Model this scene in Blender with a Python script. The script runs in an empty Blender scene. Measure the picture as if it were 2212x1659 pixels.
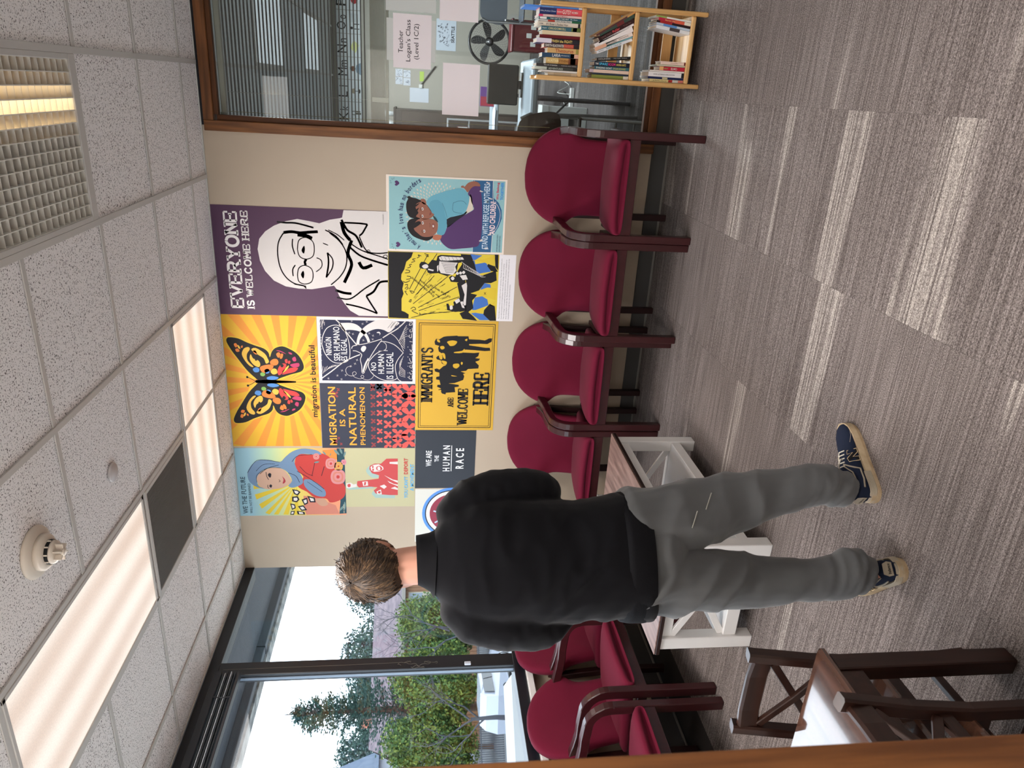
import bpy, bmesh, math, random
from mathutils import Vector, Matrix, noise
random.seed(7)
S = bpy.context.scene
COL = S.collection
PI = math.pi
H = 2.7525                      # ceiling height

# ------------------------------------------------------------------ camera, world, lights, exposure
cam_d = bpy.data.cameras.new('camera')
cam = bpy.data.objects.new('camera', cam_d)
COL.objects.link(cam)
S.camera = cam
CAM_POS = Vector((0.6119, -4.5337, 1.5020))
yaw, pitch, roll = -0.38964, -0.12618, 0.01156
fw = Vector((math.sin(yaw) * math.cos(pitch), math.cos(yaw) * math.cos(pitch), math.sin(pitch)))
rt = Vector((math.cos(yaw), -math.sin(yaw), 0))
up = rt.cross(fw)
rt, up = (math.cos(roll) * rt + math.sin(roll) * up), (-math.sin(roll) * rt + math.cos(roll) * up)
# the photograph is stored on its side: the camera was rolled a quarter turn
mx = Matrix((-up, rt, -fw)).transposed().to_4x4()
mx.translation = CAM_POS
cam.matrix_world = mx
cam_d.sensor_fit = 'HORIZONTAL'
cam_d.sensor_width = 36.0
cam_d.lens = 1561.9 / 2212 * 36
cam_d.clip_start = 0.02
cam_d.clip_end = 400
cam_d.dof.use_dof = True
cam_d.dof.focus_distance = 3.4
cam_d.dof.aperture_fstop = 8.0

S.view_settings.view_transform = 'Standard'
S.view_settings.look = 'None'
S.view_settings.gamma = 1.0
S.view_settings.use_curve_mapping = False
S.view_settings.exposure = 0.4

W = bpy.data.worlds.new('overcast_sky')
S.world = W
W.use_nodes = True
wn = W.node_tree.nodes
wl = W.node_tree.links
bg = wn['Background']
tcw = wn.new('ShaderNodeTexCoord')
nzw = wn.new('ShaderNodeTexNoise')
nzw.inputs['Scale'].default_value = 1.6
nzw.inputs['Detail'].default_value = 5
crw = wn.new('ShaderNodeValToRGB')
crw.color_ramp.elements[0].position = 0.3
crw.color_ramp.elements[0].color = (0.72, 0.85, 1.0, 1)
crw.color_ramp.elements[1].position = 0.65
crw.color_ramp.elements[1].color = (0.93, 0.97, 1.0, 1)
wl.new(tcw.outputs['Generated'], nzw.inputs['Vector'])
wl.new(nzw.outputs['Fac'], crw.inputs['Fac'])
wl.new(crw.outputs['Color'], bg.inputs['Color'])
SKY_STRENGTH = 3.5
bg.inputs['Strength'].default_value = SKY_STRENGTH

def area_light(name, loc, sx, sy, watts, rgb, rot=(0, 0, 0)):
    d = bpy.data.lights.new(name, 'AREA')
    d.shape = 'RECTANGLE'
    d.size, d.size_y = sx, sy
    d.energy = watts
    d.color = rgb
    o = bpy.data.objects.new(name, d)
    COL.objects.link(o)
    o.location = loc
    o.rotation_euler = rot
    return o
WARM = (1.0, 0.955, 0.93)
LAMP = 48.0
XA, Y1, TB = -0.5693, 0.2945, 0.6096       # ceiling grid: cross lines and pitch
def gx(i): return XA - TB * (i - 3)        # tee lines that run front to back
def gy(j): return -Y1 - TB * (j - 1)       # tee lines that run along the back wall
area_light('lamp_troffer_back', ((gx(3) + gx(5)) / 2, (gy(1) + gy(2)) / 2, H - 0.02), 1.1, 0.5, LAMP * 0.22, WARM)
area_light('lamp_troffer_front', ((gx(4) + gx(5)) / 2, gy(4), H - 0.02), 0.5, 1.1, LAMP * 0.7, WARM)
area_light('lamp_louver', ((gx(1) + gx(2)) / 2, gy(4), H - 0.02), 0.5, 1.1, LAMP * 0.12, WARM)
area_light('lamp_hall_fill', (0.4, -5.4, H - 0.05), 0.6, 1.2, LAMP * 2.0, WARM)  # added unseen lamp behind the camera, lights the room through the doorway
area_light('lamp_door_wall_fill', ((gx(3) + gx(4)) / 2, (gy(6) + gy(7)) / 2, H - 0.02), 0.5, 0.5, LAMP * 0.55, WARM)  # added out of view to brighten surfaces that face the camera
area_light('lamp_class_near', (0.97, 2.2, H - 0.03), 0.5, 1.1, 95, (0.9, 0.95, 1.0))
area_light('lamp_class_far', (0.97, 4.8, H - 0.03), 0.5, 1.1, 95, (0.9, 0.95, 1.0))

# ------------------------------------------------------------------ helpers
def lin(c):
    c = c / 255.0
    return c / 12.92 if c <= 0.04045 else ((c + 0.055) / 1.055) ** 2.4
def rgb(c): return (lin(c[0]), lin(c[1]), lin(c[2]), 1)

MATS = {}
def mat(name, c, rough=0.6, spec=0.4, metal=0.0, coat=0.0, vary=0.0, vscale=(8, 8, 8), bump=0.0, bscale=200.0, c2=None, emit=0.0, coord='Object', sheen=0.0):
    if name in MATS: return MATS[name]
    m = bpy.data.materials.new(name)
    m.use_nodes = True
    nt = m.node_tree
    b = nt.nodes['Principled BSDF']
    b.inputs['Base Color'].default_value = rgb(c)
    b.inputs['Roughness'].default_value = rough
    b.inputs['Specular IOR Level'].default_value = spec
    b.inputs['Metallic'].default_value = metal
    b.inputs['Coat Weight'].default_value = coat
    b.inputs['Sheen Weight'].default_value = sheen
    if emit:
        b.inputs['Emission Color'].default_value = rgb(c)
        b.inputs['Emission Strength'].default_value = emit
    if vary or c2 or bump:
        tc = nt.nodes.new('ShaderNodeTexCoord')
    if vary or c2:
        mp = nt.nodes.new('ShaderNodeMapping')
        mp.inputs['Scale'].default_value = vscale
        nz = nt.nodes.new('ShaderNodeTexNoise')
        nz.inputs['Scale'].default_value = 1.0
        nz.inputs['Detail'].default_value = 5
        cr = nt.nodes.new('ShaderNodeValToRGB')
        a = rgb(c)
        e = rgb(c2) if c2 else tuple(min(1, x * (1 - vary)) for x in a[:3]) + (1,)
        cr.color_ramp.elements[0].position = 0.35
        cr.color_ramp.elements[1].position = 0.68
        cr.color_ramp.elements[0].color = e
        cr.color_ramp.elements[1].color = a
        nt.links.new(tc.outputs[coord], mp.inputs['Vector'])
        nt.links.new(mp.outputs['Vector'], nz.inputs['Vector'])
        nt.links.new(nz.outputs['Fac'], cr.inputs['Fac'])
        nt.links.new(cr.outputs['Color'], b.inputs['Base Color'])
        if emit: nt.links.new(cr.outputs['Color'], b.inputs['Emission Color'])
    if bump:
        nb = nt.nodes.new('ShaderNodeTexNoise')
        nb.inputs['Scale'].default_value = bscale
        nb.inputs['Detail'].default_value = 3
        bp = nt.nodes.new('ShaderNodeBump')
        bp.inputs['Strength'].default_value = bump
        bp.inputs['Distance'].default_value = 0.004
        nt.links.new(tc.outputs[coord], nb.inputs['Vector'])
        nt.links.new(nb.outputs['Fac'], bp.inputs['Height'])
        nt.links.new(bp.outputs['Normal'], b.inputs['Normal'])
    MATS[name] = m
    return m

def glass_mat(name, tint=(1, 1, 1), refl=1.0):
    m = bpy.data.materials.new(name)
    m.use_nodes = True
    nt = m.node_tree
    nt.nodes.clear()
    out = nt.nodes.new('ShaderNodeOutputMaterial')
    tr = nt.nodes.new('ShaderNodeBsdfTransparent')
    tr.inputs['Color'].default_value = tint + (1,)
    gl = nt.nodes.new('ShaderNodeBsdfGlossy')
    gl.inputs['Roughness'].default_value = 0.02
    gl.inputs['Color'].default_value = (refl, refl, refl, 1)
    fr = nt.nodes.new('ShaderNodeFresnel')
    geo = nt.nodes.new('ShaderNodeNewGeometry')      # same reflectance seen from either side of the sheet
    mi_ = nt.nodes.new('ShaderNodeMapRange')
    mi_.inputs[3].default_value = 1.35
    mi_.inputs[4].default_value = 1 / 1.35
    nt.links.new(geo.outputs['Backfacing'], mi_.inputs[0])
    nt.links.new(mi_.outputs[0], fr.inputs['IOR'])
    mxs = nt.nodes.new('ShaderNodeMixShader')
    nt.links.new(fr.outputs[0], mxs.inputs[0])
    nt.links.new(tr.outputs[0], mxs.inputs[1])
    nt.links.new(gl.outputs[0], mxs.inputs[2])
    nt.links.new(mxs.outputs[0], out.inputs['Surface'])
    return m

class MB:
    """collects shapes into one mesh object"""
    def __init__(s):
        s.v, s.f, s.m, s.sm, s.mats = [], [], [], [], []
    def mi(s, m):
        if m not in s.mats: s.mats.append(m)
        return s.mats.index(m)
    def raw(s, vs, fs, m, smooth=False):
        o = len(s.v)
        s.v += [tuple(x) for x in vs]
        k = s.mi(m)
        for f in fs:
            s.f.append([o + i for i in f]); s.m.append(k); s.sm.append(smooth)
        return s
    def box(s, x0, x1, y0, y1, z0, z1, m, bev=0.0, M=None):
        if bev <= 0:
            vs = [(x, y, z) for z in (z0, z1) for y in (y0, y1) for x in (x0, x1)]
            fs = [(0, 2, 3, 1), (4, 5, 7, 6), (0, 1, 5, 4), (2, 6, 7, 3), (0, 4, 6, 2), (1, 3, 7, 5)]
        else:
            c = ((x0 + x1) / 2, (y0 + y1) / 2, (z0 + z1) / 2)
            h = (abs(x1 - x0) / 2, abs(y1 - y0) / 2, abs(z1 - z0) / 2)
            b = min(bev, min(h) * 0.95)
            vs, idx = [], {}
            for sx in (-1, 1):
                for sy in (-1, 1):
                    for sz in (-1, 1):
                        for ax in range(3):
                            p = [h[0] - b, h[1] - b, h[2] - b]
                            p[ax] += b
                            idx[(sx, sy, sz, ax)] = len(vs)
                            vs.append((c[0] + sx * p[0], c[1] + sy * p[1], c[2] + sz * p[2]))
            fs = []
            for ax in range(3):
                o1, o2 = [a for a in range(3) if a != ax]
                for sg in (-1, 1):
                    q = []
                    for a, bb in ((-1, -1), (1, -1), (1, 1), (-1, 1)):
                        k = [0, 0, 0]; k[ax] = sg; k[o1] = a; k[o2] = bb
                        q.append(idx[(k[0], k[1], k[2], ax)])
                    fs.append(q)
                    # edges along ax
                for a in (-1, 1):
                    for bb in (-1, 1):
                        k0 = [0, 0, 0]; k0[ax] = -1; k0[o1] = a; k0[o2] = bb
                        k1 = list(k0); k1[ax] = 1
                        fs.append([idx[tuple(k0) + (o1,)], idx[tuple(k1) + (o1,)], idx[tuple(k1) + (o2,)], idx[tuple(k0) + (o2,)]])
            for sx in (-1, 1):
                for sy in (-1, 1):
                    for sz in (-1, 1):
                        fs.append([idx[(sx, sy, sz, 0)], idx[(sx, sy, sz, 1)], idx[(sx, sy, sz, 2)]])
        if M is not None: vs = [M @ Vector(p) for p in vs]
        return s.raw(vs, fs, m)
    def loft(s, rings, m, smooth=True, cap=True):
        n = len(rings[0])
        vs = [p for r in rings for p in r]
        fs = []
        for i in range(len(rings) - 1):
            for j in range(n):
                fs.append((i * n + j, i * n + (j + 1) % n, (i + 1) * n + (j + 1) % n, (i + 1) * n + j))
        s.raw(vs, fs, m, smooth)
        if cap:
            s.raw(rings[0], [list(range(n))[::-1]], m)
            s.raw(rings[-1], [list(range(n))], m)
        return s
    def tube(s, pts, r, m, n=8, smooth=True, cap=True):
        pts = [Vector(p) for p in pts]
        rings = []
        t0 = (pts[1] - pts[0]).normalized()
        a = Vector((0, 0, 1)) if abs(t0.z) < 0.9 else Vector((1, 0, 0))
        u = t0.cross(a).normalized()
        for i, p in enumerate(pts):
            t = (pts[min(i + 1, len(pts) - 1)] - pts[max(i - 1, 0)]).normalized()
            u = (u - t * u.dot(t)).normalized()
            w = t.cross(u)
            rr = r[i] if isinstance(r, (list, tuple)) else r
            rings.append([p + (u * math.cos(2 * PI * k / n) + w * math.sin(2 * PI * k / n)) * rr for k in range(n)])
        return s.loft(rings, m, smooth, cap)
    def sweep(s, pts, side, hw, ht, m, ch=0.004):
        """bar of rectangular section swept along pts; side = half-width axis (vector), hw, ht half sizes (lists or floats)"""
        pts = [Vector(p) for p in pts]
        rings = []
        for i, p in enumerate(pts):
            t = (pts[min(i + 1, len(pts) - 1)] - pts[max(i - 1, 0)]).normalized()
            sd = Vector(side[i] if isinstance(side, list) else side)
            sd = (sd - t * sd.dot(t)).normalized()
            w = t.cross(sd)
            a = hw[i] if isinstance(hw, list) else hw
            b = ht[i] if isinstance(ht, list) else ht
            rings.append([p + sd * x + w * y for x, y in ((a - ch, b), (a, b - ch), (a, -b + ch), (a - ch, -b), (-a + ch, -b), (-a, -b + ch), (-a, b - ch), (-a + ch, b))])
        return s.loft(rings, m, False, True)
    def lathe(s, prof, m, n=24, M=None, smooth=True):
        rings = [[Vector((r * math.cos(2 * PI * k / n), r * math.sin(2 * PI * k / n), z)) for k in range(n)] for r, z in prof]
        if M is not None: rings = [[M @ p for p in r] for r in rings]
        return s.loft(rings, m, smooth, True)
    def prism(s, poly, d0, d1, m, M):
        """2-D polygon (u, v) extruded from d0 to d1 along the third axis, through matrix M"""
        n = len(poly)
        vs = [M @ Vector((u, v, d0)) for u, v in poly] + [M @ Vector((u, v, d1)) for u, v in poly]
        fs = [list(range(n))[::-1], list(range(n, 2 * n))] + [(i, (i + 1) % n, n + (i + 1) % n, n + i) for i in range(n)]
        return s.raw(vs, fs, m)
    def flat(s, poly, d, m, M):
        return s.raw([M @ Vector((u, v, d)) for u, v in poly], [list(range(len(poly)))], m)
    def mesh(s, name):
        me = bpy.data.meshes.new(name)
        me.from_pydata(s.v, [], s.f)
        for m in s.mats: me.materials.append(m)
        me.polygons.foreach_set('material_index', s.m)
        me.polygons.foreach_set('use_smooth', s.sm)
        me.update()
        return me
    def build(s, name, parent=None, recalc=True):
        me = s.mesh(name)
        if recalc:
            bm = bmesh.new(); bm.from_mesh(me)
            bmesh.ops.recalc_face_normals(bm, faces=bm.faces)
            bm.to_mesh(me); bm.free()
        return link(name, me, parent)

def link(name, data, parent=None):
    o = bpy.data.objects.new(name, data)
    COL.objects.link(o)
    if parent: o.parent = parent
    return o
def thing(name, label, cat, loc=(0, 0, 0), rz=0.0, group=None):
    o = link(name, None)
    o.empty_display_size = 0.1
    o.location = loc
    o.rotation_euler = (0, 0, rz)
    return tag(o, label, cat, group)
def tag(o, label, cat, group=None):
    o['label'] = label; o['category'] = cat
    if group: o['group'] = group
    return o
def struct(o): o['kind'] = 'structure'; return o
def stuff(o): o['kind'] = 'stuff'; return o
def kids(o): return [c for c in o.children]
def copy_tree(o, label=None, parent=None):
    c = o.copy(); COL.objects.link(c)
    if parent: c.parent = parent
    if label: c['label'] = label
    for ch in kids(o): copy_tree(ch, None, c)
    return c

def smooth_poly(p, k=3, closed=True):
    """Catmull-Rom through the points"""
    n = len(p); out = []
    rng = range(n) if closed else range(n - 1)
    for i in rng:
        if closed: a, b, c, d = p[i - 1], p[i], p[(i + 1) % n], p[(i + 2) % n]
        else: a, b, c, d = p[max(i - 1, 0)], p[i], p[i + 1], p[min(i + 2, n - 1)]
        for j in range(k):
            t = j / k
            out.append(tuple(0.5 * (2 * b[q] + (c[q] - a[q]) * t + (2 * a[q] - 5 * b[q] + 4 * c[q] - d[q]) * t * t + (3 * b[q] - a[q] - 3 * c[q] + d[q]) * t ** 3) for q in range(len(b))))
    if not closed: out.append(tuple(p[-1]))
    return out
def stroke_poly(p, w):
    L, R = [], []
    for i in range(len(p)):
        a, b = Vector(p[max(i - 1, 0)]), Vector(p[min(i + 1, len(p) - 1)])
        t = (b - a)
        if t.length < 1e-9: t = Vector((1, 0))
        t.normalize()
        n = Vector((-t.y, t.x)) * (w / 2)
        q = Vector(p[i])
        L.append(tuple(q + n)); R.append(tuple(q - n))
    return L, R
def add_stroke(mb, p, w, d, m, M):
    L, R = stroke_poly(p, w)
    n = len(p)
    mb.raw([M @ Vector((q[0], q[1], d)) for q in L] + [M @ Vector((q[0], q[1], d)) for q in R], [(i, i + 1, n + i + 1, n + i) for i in range(n - 1)], m)

_fc = bpy.data.curves.new('lettering', 'FONT')
_fo = bpy.data.objects.new('lettering', _fc)
_tc = {}
def text_mesh(txt, bold=0.0):
    if (txt, bold) in _tc: return _tc[(txt, bold)]
    _fc.body = txt; _fc.size = 1.0; _fc.offset = bold; _fc.resolution_u = 2; _fc.align_x = 'CENTER'
    me = _fo.to_mesh()
    vs = [(v.co.x, v.co.y) for v in me.vertices]
    fs = [list(p.vertices) for p in me.polygons]
    _fo.to_mesh_clear()
    if vs:
        x0, x1 = min(v[0] for v in vs), max(v[0] for v in vs)
        y0, y1 = min(v[1] for v in vs), max(v[1] for v in vs)
        vs = [((x - (x0 + x1) / 2) / max(x1 - x0, 1e-6), (y - (y0 + y1) / 2) / max(y1 - y0, 1e-6)) for x, y in vs]
    _tc[(txt, bold)] = (vs, fs)
    return _tc[(txt, bold)]
def put_text(mb, txt, cx, cy, w, h, d, m, M, bold=0.0, rot=0.0):
    vs, fs = text_mesh(txt, bold)
    c, s_ = math.cos(rot), math.sin(rot)
    mb.raw([M @ Vector((cx + c * x * w - s_ * y * h, cy + s_ * x * w + c * y * h, d)) for x, y in vs], fs, m)
    return mb
# letters with slab serifs, drawn as strokes in a unit box
SLAB = {'E': [[(0, 0), (0, 1)], [(0, 1), (.8, 1)], [(0, .5), (.62, .5)], [(0, 0), (.8, 0)], ('t', .8, 1, -1), ('t', .8, 0, 1), ('m', .62, .5)],
 'V': [[(0, 1), (.45, 0)], [(.45, 0), (.9, 1)], ('h', 0, 1), ('h', .9, 1)], 'R': [[(0, 0), (0, 1)], [(0, 1), (.55, 1), (.75, .87), (.75, .65), (.55, .5), (0, .5)], [(.45, .5), (.85, 0)], ('h', 0, 0), ('h', .88, 0)],
 'Y': [[(0, 1), (.42, .45)], [(.84, 1), (.42, .45)], [(.42, .45), (.42, 0)], ('h', 0, 1), ('h', .84, 1), ('h', .42, 0)], 'O': [[(.45, 1), (.12, .85), (0, .5), (.12, .15), (.45, 0), (.78, .15), (.9, .5), (.78, .85), (.45, 1)]],
 'N': [[(0, 0), (0, 1)], [(0, 1), (.75, 0)], [(.75, 0), (.75, 1)], ('h', 0, 0), ('h', 0, 1), ('h', .75, 1)], 'I': [[(0, 0), (0, 1)], ('h', 0, 0), ('h', 0, 1)],
 'S': [[(.72, .78), (.6, .97), (.3, 1), (.05, .86), (.1, .62), (.4, .5), (.68, .4), (.74, .16), (.5, 0), (.2, .02), (.03, .22)]],
 'W': [[(0, 1), (.28, 0)], [(.28, 0), (.55, .9)], [(.55, .9), (.82, 0)], [(.82, 0), (1.1, 1)], ('h', 0, 1), ('h', 1.1, 1)], 'L': [[(0, 0), (0, 1)], [(0, 0), (.75, 0)], ('h', 0, 1), ('t', .75, 0, 1)],
 'C': [[(.78, .75), (.62, .96), (.42, 1), (.12, .85), (0, .5), (.12, .15), (.42, 0), (.65, .05), (.8, .25)]], 'M': [[(0, 0), (0, 1)], [(0, 1), (.45, .25)], [(.45, .25), (.9, 1)], [(.9, 1), (.9, 0)], ('h', 0, 0), ('h', .9, 0), ('h', 0, 1), ('h', .9, 1)],
 'H': [[(0, 0), (0, 1)], [(.75, 0), (.75, 1)], [(0, .5), (.75, .5)], ('h', 0, 0), ('h', .75, 0), ('h', 0, 1), ('h', .75, 1)], 'G': [[(.78, .78), (.62, .96), (.42, 1), (.12, .85), (0, .5), (.12, .15), (.42, 0), (.75, .1), (.75, .45), (.45, .45)]],
 'A': [[(0, 0), (.42, 1)], [(.42, 1), (.84, 0)], [(.15, .33), (.7, .33)], ('h', 0, 0), ('h', .84, 0)], 'T': [[(.4, 0), (.4, 1)], [(0, 1), (.8, 1)], ('t', 0, 1, -1), ('t', .8, 1, -1), ('h', .4, 0)]}
SLW = {'I': .0, 'S': .74, 'W': 1.1, 'V': .9, 'O': .9, 'M': .9, 'R': .88, 'E': .8, 'Y': .84, 'N': .75, 'L': .75, 'C': .8, 'H': .75, 'G': .78, 'A': .84, 'T': .8}
def put_slab(mb, txt, x0, x1, y0, y1, d, m, M, wt=0.2, gap=0.42):
    tot = 0
    for ch in txt: tot += (0.45 if ch == ' ' else SLW[ch] + gap)
    tot -= gap
    kx = (x1 - x0 - 0.2 * (y1 - y0) * 0.9) / tot; ky = (y1 - y0)
    px = x0 + 0.1 * ky
    hw = wt * ky
    th = hw * 0.62
    for ch in txt:
        if ch == ' ': px += 0.45 * kx; continue
        for q in SLAB[ch]:
            if isinstance(q, tuple):
                cx, cy = px + q[1] * kx, y0 + (th / 2 + q[2] * (ky - th))
                if q[0] == 'h': add_stroke(mb, [(cx - hw * 0.95, cy), (cx + hw * 0.95, cy)], th, d, m, M)
                elif q[0] == 't': add_stroke(mb, [(cx, cy), (cx, cy + q[3] * ky * 0.27)], th, d, m, M)
                else: add_stroke(mb, [(cx, cy - ky * .12), (cx, cy + ky * .12)], th, d, m, M)
            else:
                pts = [(px + a * kx, y0 + th / 2 + b * (ky - th)) for a, b in q]
                if len(pts) > 3: pts = smooth_poly(pts, 4, False)
                hor = len(q) == 2 and abs(q[0][1] - q[1][1]) < .1
                add_stroke(mb, pts, th if hor else hw, d, m, M)
        px += (SLW[ch] + gap) * kx
WALLM = Matrix(((1, 0, 0, 0), (0, 0, -1, 0), (0, 1, 0, 0), (0, 0, 0, 1)))   # (u, v, d) -> x = u, z = v, d towards the room

# ------------------------------------------------------------------ shared materials
m_wall = mat('wall_paint_cream', (190, 173, 153), 0.75, 0.25, vary=0.04, vscale=(2, 2, 2), bump=0.05, bscale=350)
m_trimdark = mat('baseboard_vinyl', (74, 72, 70), 0.55, 0.3)
m_trimlip = mat('baseboard_lip', (120, 116, 110), 0.5, 0.3)
m_oak = mat('oak_trim', (138, 88, 46), 0.45, 0.4, c2=(92, 54, 26), vscale=(40, 40, 3.0), bump=0.05, bscale=120)
m_oakh = mat('oak_trim_horizontal', (128, 80, 44), 0.45, 0.4, c2=(88, 52, 26), vscale=(3, 40, 40))
m_black = mat('gap_black', (14, 17, 24), 0.45, 0.4)
m_plain = mat('wall_paint_white', (226, 222, 214), .75, .25)
m_white = mat('white_paint', (228, 226, 224), 0.5, 0.4)
m_tee = mat('ceiling_tee', (196, 192, 188), 0.5, 0.35)
m_paper = mat('white_paper', (238, 228, 230), 0.8, 0.2)
m_ink = mat('black_ink', (26, 24, 26), 0.7, 0.2)
# ------------------------------------------------------------------ floor: carpet tiles
def carpet_mat(name, dark, mid, light, rnd=True):
    m = bpy.data.materials.new(name); m.use_nodes = True
    nt = m.node_tree; N = nt.nodes; L = nt.links
    b = N['Principled BSDF']; b.inputs['Roughness'].default_value = 0.95; b.inputs['Specular IOR Level'].default_value = 0.1
    tc = N.new('ShaderNodeTexCoord'); oi = N.new('ShaderNodeObjectInfo')
    mul = N.new('ShaderNodeVectorMath'); mul.operation = 'MULTIPLY_ADD'
    cmb = N.new('ShaderNodeCombineXYZ')
    for k in range(3): L.new(oi.outputs['Random'], cmb.inputs[k])
    L.new(cmb.outputs[0], mul.inputs[0]); mul.inputs[1].default_value = (37.3, 61.7, 13.1)
    L.new(tc.outputs['Object'], mul.inputs[2])
    def noise_(sc, detail, scale=1.0):
        mp = N.new('ShaderNodeMapping'); mp.inputs['Scale'].default_value = sc
        nz = N.new('ShaderNodeTexNoise'); nz.inputs['Scale'].default_value = scale; nz.inputs['Detail'].default_value = detail
        L.new(mul.outputs[0], mp.inputs['Vector']); L.new(mp.outputs[0], nz.inputs['Vector'])
        return nz.outputs['Fac']
    def ramp(fac, a, c, ca=(0, 0, 0, 1), cb=(1, 1, 1, 1)):
        r = N.new('ShaderNodeValToRGB'); r.color_ramp.elements[0].position = a; r.color_ramp.elements[1].position = c
        r.color_ramp.elements[0].color = ca; r.color_ramp.elements[1].color = cb
        L.new(fac, r.inputs['Fac']); return r.outputs['Color']
    def mix(f, a, c, mode='MIX'):
        x = N.new('ShaderNodeMix'); x.data_type = 'RGBA'; x.blend_type = mode
        if isinstance(f, float): x.inputs[0].default_value = f
        else: L.new(f, x.inputs[0])
        for i, q in ((6, a), (7, c)):
            if isinstance(q, tuple): x.inputs[i].default_value = q
            else: L.new(q, x.inputs[i])
        return x.outputs[2]
    lines = ramp(noise_((2.4, 170, 1), 3), 0.36, 0.66)
    wide = ramp(noise_((0.9, 16, 1), 2), 0.40, 0.62)
    loops = ramp(noise_((230, 400, 1), 2), 0.34, 0.66)
    band = ramp(noise_((0.35, 4.6, 1), 0), 0.665, 0.68)
    col = mix(lines, rgb(dark), rgb(mid))
    col = mix(wide, mix(0.2, col, rgb(dark)), col)
    bl = N.new('ShaderNodeMath'); bl.operation = 'MULTIPLY'
    L.new(band, bl.inputs[0]); L.new(ramp(noise_((1.6, 120, 1), 2), 0.40, 0.62), bl.inputs[1])
    col = mix(bl.outputs[0], col, rgb(light))
    dk = mix(loops, (0.36, 0.34, 0.34, 1), (1.32, 1.32, 1.32, 1))
    col = mix(1.0, col, dk, 'MULTIPLY')
    L.new(col, b.inputs['Base Color'])
    bp = N.new('ShaderNodeBump'); bp.inputs['Strength'].default_value = 0.6; bp.inputs['Distance'].default_value = 0.004
    L.new(loops, bp.inputs['Height']); L.new(bp.outputs['Normal'], b.inputs['Normal'])
    return m
m_carpet = carpet_mat('carpet_tile', (110, 101, 97), (156, 146, 142), (188, 179, 171))
m_slab = mat('floor_slab', (60, 56, 54), 0.9, 0.1)
floor = struct(MB().box(-2.85, 2.55, -6.6, 0.1, -0.15, -0.012, m_slab).build('floor'))
tm = MB().box(-TB / 2 + .0002, TB / 2 - .0002, -TB / 2 + .0002, TB / 2 - .0002, -0.011, 0, m_carpet, 0.0004).mesh('carpet_tile')
for i in range(9):
    for j in range(8):
        o = link('carpet_tile', tm, floor)
        o.location = (0.6137 + TB * (i - 5) - TB / 2 + TB * 1.0, -0.13 - TB * j - TB / 2 + TB * 0.5, 0)
hallc = MB().box(-2.7, 2.45, -6.5, -0.13 - TB * 7.5, -0.011, -0.0005, m_carpet).build('hall_carpet', floor)
# ------------------------------------------------------------------ ceiling
def tile_mat():
    m = bpy.data.materials.new('acoustic_tile'); m.use_nodes = True
    nt = m.node_tree; N = nt.nodes; L = nt.links
    b = N['Principled BSDF']; b.inputs['Roughness'].default_value = 0.9; b.inputs['Specular IOR Level'].default_value = 0.1
    tc = N.new('ShaderNodeTexCoord'); oi = N.new('ShaderNodeObjectInfo')
    cmb = N.new('ShaderNodeCombineXYZ')
    for k in range(3): L.new(oi.outputs['Random'], cmb.inputs[k])
    mul = N.new('ShaderNodeVectorMath'); mul.operation = 'MULTIPLY_ADD'
    L.new(cmb.outputs[0], mul.inputs[0]); mul.inputs[1].default_value = (17.3, 31.7, 3.1); L.new(tc.outputs['Object'], mul.inputs[2])
    mp = N.new('ShaderNodeMapping'); mp.inputs['Scale'].default_value = (1, 1, 0.2); L.new(mul.outputs[0], mp.inputs['Vector'])
    nz = N.new('ShaderNodeTexNoise'); nz.inputs['Scale'].default_value = 175; nz.inputs['Detail'].default_value = 2; nz.inputs['Distortion'].default_value = 0.6
    L.new(mp.outputs[0], nz.inputs['Vector'])
    r = N.new('ShaderNodeValToRGB'); r.color_ramp.elements[0].position = 0.36; r.color_ramp.elements[1].position = 0.43
    r.color_ramp.elements[0].color = rgb((104, 98, 98)); r.color_ramp.elements[1].color = rgb((243, 239, 239))
    L.new(nz.outputs['Fac'], r.inputs['Fac']); L.new(r.outputs['Color'], b.inputs['Base Color'])
    return m
m_tile = tile_mat()
ceiling = struct(MB().box(-2.85, 2.55, -6.6, 0.1, H + 0.24, H + 0.3, m_white).build('ceiling'))
XL, XR = -2.7214, 2.40
xs = [XL] + [gx(i) for i in range(6, -2, -1)] + [XR]
ys = [0.0] + [gy(j) for j in range(1, 11)]
taken = {(3, 6), (3, 1), (4, 1), (4, 3), (4, 4), (4, 2), (1, 3), (1, 4)}
tmesh = {}
for a in range(len(xs) - 1):
    for b_ in range(len(ys) - 1):
        if (6 - a, b_) in taken: continue
        w, d = xs[a + 1] - xs[a], ys[b_] - ys[b_ + 1]
        key = (round(w, 3), round(d, 3))
        if key not in tmesh:
            tmesh[key] = MB().box(-w / 2 + .004, w / 2 - .004, -d / 2 + .004, d / 2 - .004, 0.004, 0.02, m_tile, 0.002).mesh('ceiling_tile')
        o = link('ceiling_tile', tmesh[key], ceiling)
        o.location = ((xs[a] + xs[a + 1]) / 2, (ys[b_] + ys[b_ + 1]) / 2, H)
TW = 0.012
for x in xs[1:-1]:
    MB().box(x - TW, x + TW, ys[-1], -0.001, H - 0.004, H + 0.003, m_tee, .001).box(x - .003, x + .003, ys[-1], -0.001, H + .003, H + .035, m_tee).build('grid_rail', ceiling)
for y in ys[1:]:
    for a in range(len(xs) - 1):
        j = ys.index(y)
        if (6 - a, j) in {(4, 3), (1, 3)}: continue      # tees do not cross the long fixtures
        if 6 - a == 4 and j == 4: continue
        if 6 - a == 1 and j == 4: continue
        MB().box(xs[a] + TW, xs[a + 1] - TW, y - TW, y + TW, H - 0.002, H + 0.003, m_tee, .001).build('grid_cross_rail', ceiling)
MB().box(XL, XR, -0.014, -0.001, H - 0.003, H + 0.003, m_tee).build('wall_angle', ceiling)
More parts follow.
